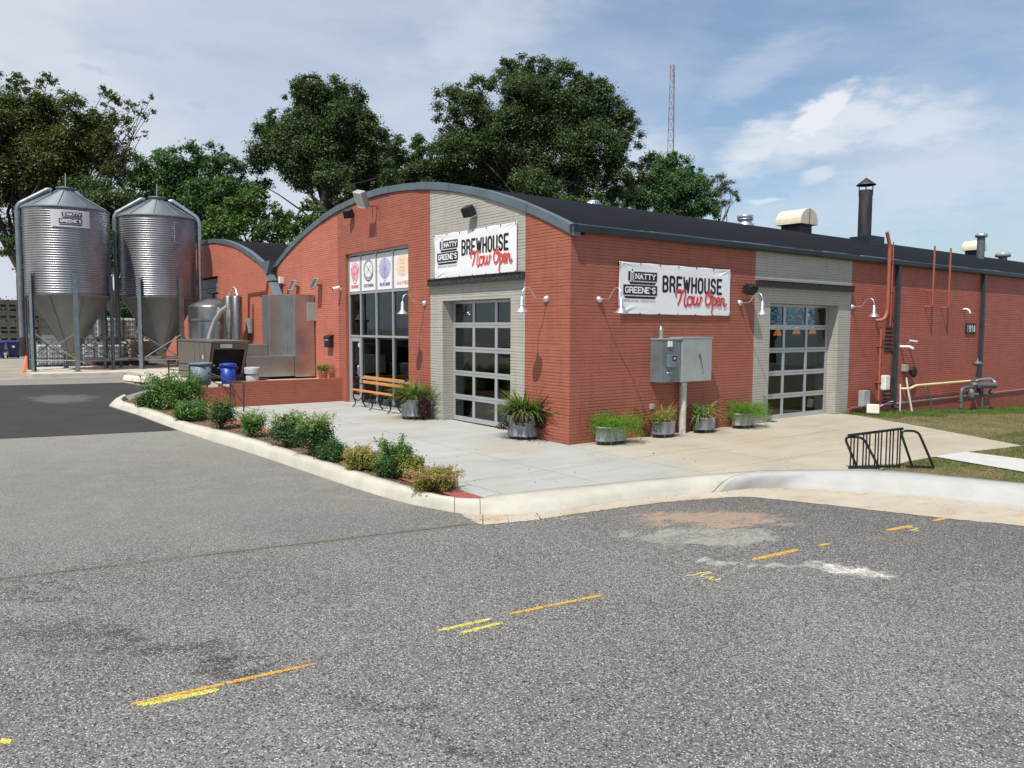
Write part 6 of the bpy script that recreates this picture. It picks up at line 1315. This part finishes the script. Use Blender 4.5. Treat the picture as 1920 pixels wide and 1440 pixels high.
T('oak_tree', 'tall dark oak with bare lower limbs over the left half of the near arched roof', 60, [(580, 165, 30, 0), (620, 165, 32, 0), (655, 185, 32, 0), (555, 195, 30, 0), (600, 215, 50, 1), (655, 235, 46, 0), (690, 250, 34, 0), (560, 250, 46, 0), (505, 215, 14, 0), (505, 245, 26, 0), (520, 290, 46, 0), (480, 300, 28, 0), (590, 300, 56, 0), (650, 310, 50, 1), (700, 300, 36, 0), (720, 330, 34, 0), (660, 350, 34, 2), (600, 350, 26, 2), (480, 340, 26, 0), (555, 335, 26, 0), (690, 225, 20, 0), (575, 150, 12, 0), (620, 385, 34, 2), (660, 400, 34, 2), (700, 370, 34, 2), (640, 270, 44, 4), (560, 290, 44, 4), (600, 180, 30, 3), (625, 330, 34, -2), (650, 370, 28, -2)],
  (615, 350, .55), M['oak'], .26, 28, .30, openness=.15)
T('oak_tree', 'middle row dark tree filling the dip between the two tall oaks', 66, [(740, 280, 28, 0), (780, 275, 26, 0), (820, 290, 26, 0), (760, 320, 38, 0), (810, 330, 40, 0), (720, 340, 36, 0), (850, 330, 34, 0), (790, 350, 40, 2), (740, 370, 34, 0), (830, 370, 34, 0), (700, 300, 24, 2), (840, 270, 22, 0)], (780, 380, .3), M['oak'], .27, 28, .30)
OAK = T('oak_tree', 'largest dark oak crown behind the grey bay of the near arched roof', 64, [(975, 120, 28, 0), (1010, 125, 26, 0), (935, 150, 30, 0), (1050, 145, 34, 0), (1095, 155, 26, 0), (1120, 175, 30, 0), (990, 185, 60, 0), (1060, 210, 60, 1), (900, 165, 24, 0), (860, 165, 20, 0), (840, 190, 30, 0), (885, 215, 44, 0), (835, 225, 26, 0), (1140, 215, 36, 0), (1175, 225, 26, 0), (950, 260, 60, 0), (1040, 280, 64, 0), (1120, 280, 50, 0), (1180, 260, 28, 0), (1205, 300, 24, 0), (870, 280, 44, 0), (845, 310, 26, 1), (920, 325, 50, 2), (1000, 345, 50, 2), (1090, 340, 40, 1), (1160, 320, 34, 0), (1205, 330, 18, 0), (950, 120, 14, 0), (1155, 195, 16, 0), (880, 350, 40, 2), (940, 375, 40, 2), (1010, 385, 40, 2), (1080, 385, 34, 2), (1140, 365, 34, 2),  (1195, 345, 24, 0), (990, 350, 40, -3), (1030, 370, 34, -3), (1000, 385, 30, -3)],
  (1000, 340, .75), M['oak'], .26, 27, .30, openness=.20)
MAP = T('maple_tree', 'fresh green tree right of the largest oak, below the radio mast', 74, [(1245, 305, 22, 0), (1275, 310, 22, 0), (1300, 330, 20, 0), (1230, 335, 30, 0), (1265, 345, 34, 0), (1310, 350, 26, 0), (1210, 365, 30, 0), (1250, 380, 34, 0), (1300, 385, 32, 0), (1335, 370, 18, 0), (1180, 370, 24, 0), (1335, 395, 18, 0), (1260, 292, 10, 0)], (1260, 400, .3), M['maple'], .27, 30, .32)
T('locust_tree', 'sparse brownish tree at the right end of the tree line', 76, [(1325, 335, 14, 0), (1345, 330, 14, 0), (1365, 345, 14, 0), (1375, 365, 12, 0), (1350, 360, 16, 0), (1360, 385, 12, 0), (1335, 350, 14, 0), (1382, 372, 7, 0), (1345, 400, 10, 0)], (1345, 410, .12), M['sparse'], .18, 12, .36, openness=.30)
T('maple_tree', 'small yellow green tree peeping over the ridge next to the turbine vent', 58, [(1085, 375, 18, 0), (1120, 372, 14, 0), (1060, 380, 14, 0), (1135, 385, 10, 0)], (1090, 400, .12), M['bright'], .22, 26, .34)
T('shade_tree', 'low green tree far behind, seen in the gap between the silos', 62, [(215, 560, 16, 0), (215, 590, 18, 0), (240, 575, 18, 0), (200, 600, 16, 0), (238, 610, 14, 0), (8, 590, 26, 0), (-10, 640, 30, 0), (275, 600, 16, 0), (110, 600, 34, 3), (150, 620, 24, 3), (70, 620, 30, 3), (60, 590, 38, 2), (120, 605, 40, 2), (175, 605, 36, 2), (240, 590, 30, 2), (10, 600, 34, 2), (200, 570, 22, 0), (285, 610, 30, 2), (-20, 590, 34, 0)], (200, 640, .2), M['maple'], .26, 26, .32, limb=False)
for i, (nm, x_, y_, sc_, lb) in enumerate((('oak', -38, 28, 1.0, 'oak beyond the left edge of the lot'), ('oak', -44, 48, 1.1, 'oak further back beyond the left edge of the lot'), ('oak', -36, 8, .9, 'oak standing beside the street, left of the camera'),
        ('maple', 32, -34, .9, 'maple across the street facing the long side wall'), ('maple', 52, -30, 1.0, 'maple across the street near the far end of the side wall'), ('oak', 72, -36, 1.0, 'oak across the street at its far end'), ('maple', -40, -12, 1.0, 'maple behind the camera to the left'))):
    src = OAK if nm == 'oak' else MAP; r_ = copy_thing(src, (x_, y_, -.5), lb, rnd.uniform(0, 6)); r_.scale = (sc_,)*3; r_['group'] = 'trees around the lot'
# ---- bed shrubs
def shrub(label, px, py, wpx, hpx, mm, lsz=.045, n=2600, mode='round', mm2=None, spikes=0, name='shrub', extra=None):
    p = hit(px, py, h_bed); dep = (p-CAM).dot(_f); R_ = wpx/2/F*dep*1.38; ki = min(KI[12:], key=lambda v: abs(v.y-p.y)); p.x = max(p.x, ki.x+.08+.16*R_); H_ = hpx/F*dep*1.14; n = int(n*1.9); t = thing(name, label, 'shrub', p, 'shrubs in the kerb bed')
    V0, F0, off = [], [], 0; nb = 16 if mode != 'low' else 14; st = MB(); lh = H_*(.78 if spikes else .95)
    for k_ in range(nb):
        a_ = rng.uniform(0, 2*pi); rr = R_*.62*math.sqrt(rng.uniform(0, 1)); cz = lh*rng.uniform(.28, .78)*(1-.35*(rr/R_)**2); c_ = np.array([rr*math.cos(a_), rr*math.sin(a_), cz]); rs = min(R_*.50, lh*.42)*rng.uniform(.7, 1.1)
        m_ = n//nb; d_ = unit(rng.normal(size=(m_, 3))); q_ = np.abs(rng.normal(.72, .28, m_)); P = c_+d_*(q_*rs)[:, None]; P[:, 2] = np.maximum(P[:, 2], .02)
        V, Fi = leaves(P, d_*.8+rng.normal(size=(m_, 3))*.5+np.array([0, 0, .6]), lsz, .6); V0.append(V); F0.append(Fi+off); off += len(V); st.tube([(0, 0, -.02), tuple(c_*.6), tuple(c_)], [.012, .008, .004], 4, False)
    np_mesh('leaves', np.concatenate(V0), np.concatenate(F0), mm, t)
    if spikes:
        V0, F0, off = [], [], 0
        for k_ in range(spikes):
            a_ = rng.uniform(0, 2*pi); u_ = rng.uniform(.1, .75); b_ = np.array([R_*u_*.6*math.cos(a_), R_*u_*.6*math.sin(a_), lh*.6]); e_ = np.array([R_*(u_+.35)*math.cos(a_), R_*(u_+.35)*math.sin(a_), H_*rng.uniform(.72, 1.05)*(1-.25*u_)])
            st.tube([tuple(b_), tuple((b_+e_)/2+np.array([0, 0, .03])), tuple(e_)], [.006, .004, .002], 4, False); m_ = 46; u2 = rng.uniform(0, 1, m_)[:, None]; P = b_*(1-u2)+e_*u2+rng.normal(size=(m_, 3))*lsz*.55
            V, Fi = leaves(P, rng.normal(size=(m_, 3))+np.array([0, 0, .8]), lsz, .5); V0.append(V); F0.append(Fi+off); off += len(V)
        np_mesh('new_shoots', np.concatenate(V0), np.concatenate(F0), mm2 or mm, t)
    if extra == 'flowers':
        P = np.array([[R_*.2, -R_*.5, H_*.42], [R_*.1, -R_*.55, H_*.30], [R_*.35, -R_*.5, H_*.33], [-.05, -R_*.5, H_*.25], [R_*.25, -R_*.4, H_*.62]]); P = np.repeat(P, 9, 0)+rng.normal(size=(45, 3))*.014; V, Fi = leaves(P, rng.normal(size=(45, 3)), .035, .8); np_mesh('blossoms', V, Fi, M['petal'], t)
    st.build('stems', M['stem'], t, local=True); return t
shrub('low dark spreading shrub at the far tip of the kerb bed', 258, 762, 52, 26, M['boxwood'], .05, 2200)
shrub('tallest leafy dark green shrub near the far end of the bed, left of its twin', 300, 764, 62, 62, M['abelia'], .06, 3400, spikes=16, mm2=M['abelia'])
shrub('tall leafy green shrub beside the foot of the handrail', 350, 757, 56, 60, M['abelia'], .06, 3000, spikes=20, mm2=M['abelia'])
shrub('round glossy dark shrub in front of the two tallest ones', 358, 786, 54, 40, M['abelia'], .05, 3000, spikes=5, mm2=M['abelia'])
shrub('dark shrub with reddish yellow wispy shoots near the handrail posts', 408, 803, 46, 60, M['boxwood'], .045, 2400, spikes=26, mm2=M['goldg'])
shrub('pale leaved shrub just right of the lower handrail post', 470, 818, 40, 50, M['abelia'], .045, 2000, spikes=26, mm2=M['pale'])
shrub('dense two toned shrub with pale shoots, middle of the bed', 512, 838, 58, 62, M['boxwood'], .05, 2800, spikes=32, mm2=M['pale'])
shrub('tall sparse shrub with long arching pale shoots', 575, 853, 62, 76, M['boxwood'], .05, 2600, spikes=34, mm2=M['pale'])
shrub('low wide dark evergreen shrub right of the tall sparse one', 612, 862, 64, 34, M['boxwood'], .04, 3600, 'low')
shrub('loose pink and gold leaved shrub in the right half of the bed', 665, 880, 62, 42, M['goldg'], .035, 3000, 'low', M['gold'], 30)
shrub('upright bright green shrub with yellow blossoms', 738, 888, 54, 72, M['abelia'], .045, 2600, spikes=16, mm2=M['abelia'], extra='flowers')
shrub('olive and reddish shrub behind the mound at the right end of the bed', 768, 895, 46, 48, M['goldg'], .045, 2200, spikes=12, mm2=M['boxwood'])
shrub('tight dark green mound shrub with tiny leaves', 713, 896, 66, 34, M['boxwood'], .032, 4600, 'low')
shrub('pink and gold leaved shrub spilling over the kerb at the near corner of the bed', 780, 924, 92, 44, M['goldg'], .033, 4200, 'low', M['gold'], 46)
# ---- planters
def tub(label, loc, rx, ry, h, rz=0.0, legs=4):
    t = thing('planter', label, 'planter', loc); g_ = .075
    mb = MB().lathe([(.001, g_), (.97, g_), (.99, g_+.02), (.96, g_+.03), (.97, g_+h*.5), (.985, g_+h-.02), (1.03, g_+h-.015), (1.03, g_+h+.012), (.96, g_+h+.012), (.95, g_+h*.86), (.001, g_+h*.86)], (0, 0, 0), 40, sx=rx, sy=ry)
    Mx = Matrix.Rotation(rz, 4, 'Z'); mb.v = [tuple(Mx @ Vector(v)) for v in mb.v]; mb.build('tub', M['tub'], t, local=True)
    so = MB().lathe([(.94, g_+h*.88), (.5, g_+h*.91), (.001, g_+h*.92)], (0, 0, 0), 24, sx=rx, sy=ry); so.v = [tuple(Mx @ Vector(v)) for v in so.v]; so.build('soil', M['soil'], t, local=True)
    for k_ in range(legs):
        a_ = pi/4+k_*pi/2+.3; p_ = Mx @ Vector((rx*.8*math.cos(a_), ry*.8*math.sin(a_), 0)); o = MB().tube([(p_.x-.012, p_.y, .028), (p_.x+.012, p_.y, .028)], .028, 12); o.box((p_.x-.02, p_.y-.015, .04), (p_.x+.02, p_.y+.015, g_)); o.build('caster', M['brass'], t, local=True)
    return t, g_+h*.9
def blades(name, parent, n, z0, rx, ry, L0, L1, w, mm, spread=1.0, droop=.9, lo=(0, 0)):
    """arching strap leaves growing from an oval"""
    a = rng.uniform(0, 2*pi, n); r = np.sqrt(rng.uniform(0, 1, n)); B0 = np.stack([lo[0]+rx*r*np.cos(a), lo[1]+ry*r*np.sin(a), np.full(n, z0)], 1)
    th = a+rng.normal(size=n)*.5; dirn = np.stack([np.cos(th), np.sin(th), np.zeros(n)], 1); L = rng.uniform(L0, L1, n); el = rng.uniform(.55, 1.45, n); k = 6; V = np.zeros((n, k, 2, 3)); side = np.stack([-np.sin(th), np.cos(th), np.zeros(n)], 1)
    P = B0.copy(); e = el.copy(); stp = L/(k-1)
    for j in range(k):
        wj = w*(1-(j/(k-1))**2)*.5+w*.04; V[:, j, 0] = P-side*wj; V[:, j, 1] = P+side*wj
        P = P+(dirn*np.cos(e)[:, None]*spread+np.array([0, 0, 1])*np.sin(e)[:, None])*stp[:, None]; e = e-droop*(1.6/(k-1))*(.5+rng.uniform(0, 1, n))
    V = V.reshape(-1, 3); base_ = (np.arange(n)*k*2)[:, None]; Fi = []
    for j in range(k-1): Fi.append(np.concatenate([base_+2*j, base_+2*j+1, base_+2*j+3, base_+2*j+2], 1))
    return np_mesh(name, V, np.concatenate(Fi), mm, parent)
def cloud(name, parent, n, c_, r3, mm, lsz, hang=0.0, shell=.3, asp=.5):
    d_ = unit(rng.normal(size=(n, 3))); P = np.array(c_)+d_*(rng.uniform(shell**2, 1, n)**.5)[:, None]*np.array(r3); P[:, 2] = np.maximum(P[:, 2], .03); V, Fi = leaves(P, d_+rng.normal(size=(n, 3))*.6+np.array([0, 0, .3]), lsz, asp); return np_mesh(name, V, Fi, mm, parent)
def spray(name, parent, n, c_, rx, ry, L0, L1, mm, lsz=.02, per=26, droop=1.6, bias=(0, 0)):
    """feathery arching sprays (asparagus fern)"""
    Ps = []; st = MB()
    for _ in range(n):
        a = rng.uniform(0, 2*pi); L = rng.uniform(L0, L1); e = rng.uniform(.1, 1.5); p_ = np.array(c_)+np.array([rx*.6*math.cos(a), ry*.6*math.sin(a), 0]); th = a+rng.normal()*.4; s_ = L/12; pts = [tuple(p_)]
        for j in range(12):
            p_ = p_+np.array([math.cos(th)*math.cos(e)+bias[0]*.3, math.sin(th)*math.cos(e)+bias[1]*.3, math.sin(e)])*s_; e -= droop/12*rng.uniform(.7, 1.6); p_[2] = max(p_[2], .05)
            if p_[1]+parent.location.y > -.03 and parent.location.x > .1: p_[1] = -.03-parent.location.y
            pts.append(tuple(p_)); m_ = per//12+2; Ps.append(p_+rng.normal(size=(m_, 3))*(.022+.03*math.sin(pi*j/12)))
        st.tube(pts[::2], .0025, 3, False)
    P = np.concatenate(Ps); V, Fi = leaves(P, rng.normal(size=P.shape)+np.array([0, 0, .8]), lsz, .35); o = np_mesh(name, V, Fi, mm, parent); st.build('stems', M['fern'], parent, local=True); return o
Gp = lambda px, py: hit(px, py, h_yard)
pa = onX(775, 780, -.42); t, z = tub('large round zinc planter of strap leaved grass right of the bench', (pa.x, pa.y, .04), .33, .33, .44)
blades('grass_leaves', t, 380, z, .26, .26, .50, .92, .026, M['daylily']); cloud('purple_foliage', t, 900, (.08, -.42, .36), (.18, .18, .34), M['purple'], .05); cloud('purple_foliage', t, 700, (-.34, .05, .56), (.16, .28, .18), M['purple'], .05); cloud('green_foliage', t, 700, (0, 0, z+.08), (.34, .34, .14), M['abelia'], .05)
pa = onZ(982, 822, .0); t, z = tub('large round zinc planter of strap leaves and trailing purple vine at the front garage door', (pa.x, pa.y, .0), .37, .37, .45)
blades('grass_leaves', t, 480, z, .28, .28, .55, 1.0, .027, M['daylily']); cloud('purple_foliage', t, 1100, (-.24, -.22, .56), (.24, .22, .26), M['purple'], .055); cloud('purple_foliage', t, 240, (-.42, .16, .30), (.22, .14, .10), M['purple'], .05); cloud('purple_foliage', t, 700, (.10, -.45, .46), (.16, .16, .24), M['purple'], .05); cloud('green_foliage', t, 900, (.02, 0, z+.10), (.38, .38, .16), M['abelia'], .05)
t, z = tub('oval zinc planter overflowing with bright fern, nearest the building corner', (.86, -.36, 0), .40, .24, .30)
spray('fern_fronds', t, 230, (.12, .0, z+.02), .34, .2, .28, .62, M['fern'], .026, 46, 1.75, (.38, -.02)); cloud('inner_fronds', t, 1100, (.04, .02, z+.10), (.32, .2, .13), M['fern'], .03)
t, z = tub('oval zinc planter of dry straw coloured grass left of the white conduit', (2.58, -.30, 0), .33, .21, .28)
blades('grass_leaves', t, 130, z, .24, .14, .40, .85, .014, M['strawb'], .8, .8); cloud('green_foliage', t, 1500, (0, 0, z+.12), (.36, .22, .20), M['goldg'], .04); cloud('green_foliage', t, 300, (-.3, -.1, z+.05), (.14, .12, .18), M['abelia'], .04)
for k_ in range(5): pass
t, z = tub('oval zinc planter with mixed green and drooping straw blades right of the white conduit', (3.98, -.32, 0), .33, .21, .28)
blades('grass_leaves', t, 90, z, .2, .12, .45, .95, .014, M['strawb'], .9, 1.2); cloud('green_foliage', t, 1700, (-.06, 0, z+.14), (.34, .22, .22), M['abelia'], .045); cloud('green_foliage', t, 300, (-.34, -.05, z+.0), (.12, .12, .12), M['boxwood'], .04)
t, z = tub('oval zinc planter heaped with bright fern beside the grey bay of the side wall', (5.45, -.34, 0), .36, .22, .29)
spray('fern_fronds', t, 230, (.12, .0, z+.04), .34, .2, .28, .60, M['fern'], .026, 46, 1.7, (.34, -.02)); cloud('inner_fronds', t, 1100, (.04, .02, z+.10), (.32, .2, .13), M['fern'], .03)
p_ = onX(606, 706, -.35); t = pot((p_.x, max(11.55, min(p_.y, 13.2)), TZ), 'terracotta pot of spiky green leaves on the terrace wall'); blades('grass_leaves', t, 150, .3, .12, .12, .30, .55, .022, M['daylily']); cloud('green_foliage', t, 260, (0, 0, .40), (.2, .2, .12), M['goldg'], .05)
# ---- bench
t = thing('bench', 'park bench with three orange wood slats and green cast iron frames under the shop window', 'bench', (-.47, 8.05, .055))
for k_, y_ in enumerate((1.18, .08, -1.02)):
    o = MB(); o.tube(bend([(-.03, y_, 0), (.08, y_, .12), (.0, y_, .28), (.0, y_, .46), (.05, y_, .50)], .06), .02, 6); o.tube(bend([(.40, y_, 0), (.30, y_, .12), (.27, y_, .28), (.32, y_, .50), (.37, y_, .70), (.40, y_, .93)], .08), .02, 6); o.tube(bend([(.02, y_, .26), (.15, y_, .17), (.29, y_, .28)], .06), .017, 6); o.tube([(.02, y_, .44), (.15, y_, .41), (.32, y_, .46)], .017, 6)
    if k_ != 1: o.tube(bend([(.03, y_, .50), (.0, y_, .66), (.08, y_, .70), (.36, y_, .68)], .06), .015, 6)
    o.build('cast_frame', M['iron'], t, local=True)
for (x_, z_, w_, h_) in ((-.02, .495, .06, .06), (.335, .70, .03, .085), (.365, .845, .03, .085)): MB().box((x_, -1.23, z_), (x_+w_, 1.23, z_+h_)).build('slat', M['wood'], t, local=True, bevel=.006)
MB().box((.06, .95, .44), (.27, 1.17, .455)).build('seat_plate', M['galv'], t, local=True); MB().box((.06, -.05, .44), (.27, .07, .455)).build('seat_plate', M['galv'], t, local=True)
# ---- bike rack
hk = lambda px, py: hit(px, py, h_yard)
f0, f1 = hk(1591, 879.5), hk(1687, 876.5); t = thing('bike_rack', 'black tubular bike rack with upright bars and two slanted end hoops behind the kerb', 'bike rack', f0)
za, zb_ = zfor(f0.x, f0.y, 816), zfor(f1.x, f1.y, 804); a0 = Vector((f0.x, f0.y, za)); a1 = Vector((f1.x, f1.y, zb_)); d_ = a1-a0
MB().tube([a0-d_*.03, a1+d_*.03], .024, 10).build('top_bar', M['bike'], t)
MB().tube([f0+Vector((0, 0, .03)), f1+Vector((0, 0, .03))], .022, 10).build('bottom_bar', M['bike'], t)
for u in (.03, .09, .16, .27, .33, .39, .50, .56, .62, .72, .79, .85, .94, .99):
    c_ = a0.lerp(a1, u); g_ = f0.lerp(f1, u); MB().tube([(g_.x, g_.y, g_.z+.03), (c_.x, c_.y, c_.z)], .013, 8).build('upright_bar', M['bike'], t)
for (pA, pB, pT, zt) in (((1607, 879), (1649, 880.5), 1580, za-.04), ((1711, 878), (1751, 879), 1683, zb_-.03)):
    A, B2 = hk(*pA), hk(*pB); w_ = B2-A; k_ = hk(pT+0, 879); off_ = (hk(pA[0]-26, pA[1]-.8)-A); TL = A+off_+Vector((0, 0, zt-A.z)); TR = B2+off_*1.25+Vector((0, 0, zt-B2.z))
    MB().tube(bend([A+Vector((0, 0, .02)), TL, TR, B2+Vector((0, 0, .02))], .11, 6), .022, 10).build('end_hoop', M['bike'], t)
    MB().tube([A+Vector((0, 0, .03))-w_*.3, B2+Vector((0, 0, .03))-w_*.1], .02, 8).build('foot_bar', M['bike'], t)
# ---- lawn blades, denser near the wall and round the pavement
def inside(P, poly):
    x, y = P[:, 0], P[:, 1]; c_ = np.zeros(len(P), bool); n = len(poly)
    for i in range(n):
        x0, y0 = poly[i]; x1, y1 = poly[(i+1) % n]
        if y0 == y1: continue
        k = ((y0 > y) != (y1 > y)) & (x < (x1-x0)*(y-y0)/(y1-y0)+x0); c_ ^= k
    return c_
def lawn(name, n, xr, yr, mm, hgt, test, label):
    P = np.stack([rng.uniform(*xr, n), rng.uniform(*yr, n)], 1); P = P[inside(P, yard)]; P = P[~inside(P, sw)]; P = P[test(P)]; n = len(P); z = .006*P[:, 1]-.043*np.maximum(0, P[:, 0]-11)-.015
    a = rng.uniform(0, 2*pi, n); h_ = hgt*rng.uniform(.5, 1.3, n); w_ = .006; s_ = np.stack([np.cos(a)*w_, np.sin(a)*w_, np.zeros(n)], 1); b_ = np.stack([P[:, 0], P[:, 1], z], 1); tip = b_+np.stack([rng.normal(size=n)*hgt*.4, rng.normal(size=n)*hgt*.4, h_], 1)
    V = np.stack([b_-s_, b_+s_, tip], 1).reshape(-1, 3); o = np_mesh(name, V, np.arange(3*n).reshape(n, 3), mm); o['kind'] = 'stuff'; o['label'] = label; return o
nz = lambda P: np.sin(P[:, 0]*1.9+np.sin(P[:, 1]*1.3)*2)+np.sin(P[:, 1]*2.7+P[:, 0]*.8)
lawn('grass', 90000, (10.6, 34), (-3.2, 0), M['grassg'], .055, lambda P: (P[:, 1] > -1.3-.06*(P[:, 0]-10)+.35*nz(P)*.5), 'short green grass along the foot of the side wall')
lawn('dry_grass', 110000, (8, 34), (-9, 0), M['grassd'], .04, lambda P: (P[:, 1] > -5.6+.0*P[:, 0]) & (P[:, 1] < -.8-.05*(P[:, 0]-10)+.25*nz(P)), 'yellowed grass between the green strip and the concrete')
lawn('grass', 90000, (2.4, 12), (-12, -4.6), M['grassg'], .05, lambda P: (nz(P) > -.4) & (rng.random(len(P)) < .7), 'patchy green grass by the bike rack')
lawn('dry_grass', 90000, (2.4, 12), (-12, -4.6), M['grassd'], .04, lambda P: rng.random(len(P)) < .9, 'dry grass by the bike rack')
# weeds at wall foot and bark chips in the bed
n = 2600; u_ = rng.integers(6, len(KI)-2, n); v_ = rng.uniform(.02, 1, n); P = np.array([[KI[i].x*(1-k_)+(-4.62)*k_, KI[i].y, 0] for i, k_ in zip(u_, v_)]); P[:, 1] += rng.uniform(-.12, .12, n); P[:, 2] = [h_bed(a_, b_)-.01 for a_, b_ in P[:, :2]]
V, Fi = leaves(P, rng.normal(size=(n, 3))*.3+np.array([0, 0, 1]), .06, .3, .1); o = np_mesh('bark_chips', V, Fi, M['mulch']); o['kind'] = 'stuff'; o['label'] = 'brown bark chips covering the soil of the kerb bed'
n = 170; i_ = rng.integers(0, len(pan2)-4, n); u_ = rng.uniform(0, 1, n); off_ = np.abs(rng.normal(0, .22, n)); P = []
for a_, b_, o_ in zip(i_, u_, off_):
    p = pan2[int(a_)].lerp(pan2[int(a_)+1], float(b_)); q_ = toe2[int(a_)].lerp(toe2[int(a_)+1], float(b_)); d_ = (p-q_).normalized(); p = q_+d_*float(o_+.03); P.append((p.x, p.y, h_road(p.x, p.y)+.012))
for k_ in range(260):
    a_ = int(rng.integers(0, len(KT)-1)); p = KT[a_].lerp(KT[a_+1], float(rng.uniform())); d_ = (KT[a_]-KI[a_]).normalized(); p = p+d_*float(abs(rng.normal(0, .12))); P.append((p.x, p.y, h_road(p.x, p.y)+.010))
P = np.array(P); V, Fi = leaves(P, rng.normal(size=P.shape)*.25+np.array([0, 0, 1]), .022, .55, .15); o = np_mesh('leaf_litter', V, Fi, M['stem']); o['kind'] = 'stuff'; o['label'] = 'small brown leaf litter and grit gathered along the kerb foot'
n = 160; P = np.stack([rng.uniform(-4.2, 8, n), rng.uniform(-4.2, 8, n)], 1); P = P[(P[:, 0] < -.3) | (P[:, 1] < -.3)]; P = P[inside(P, patio)]; P = np.column_stack([P, .006*P[:, 1]+.006]); V, Fi = leaves(P, rng.normal(size=P.shape)*.25+np.array([0, 0, 1]), .035, .5, .15); o = np_mesh('fallen_leaves', V, Fi, M['stem']); o['kind'] = 'stuff'; o['label'] = 'few small brown fallen leaves scattered on the patio'
print('leaves', cnt)
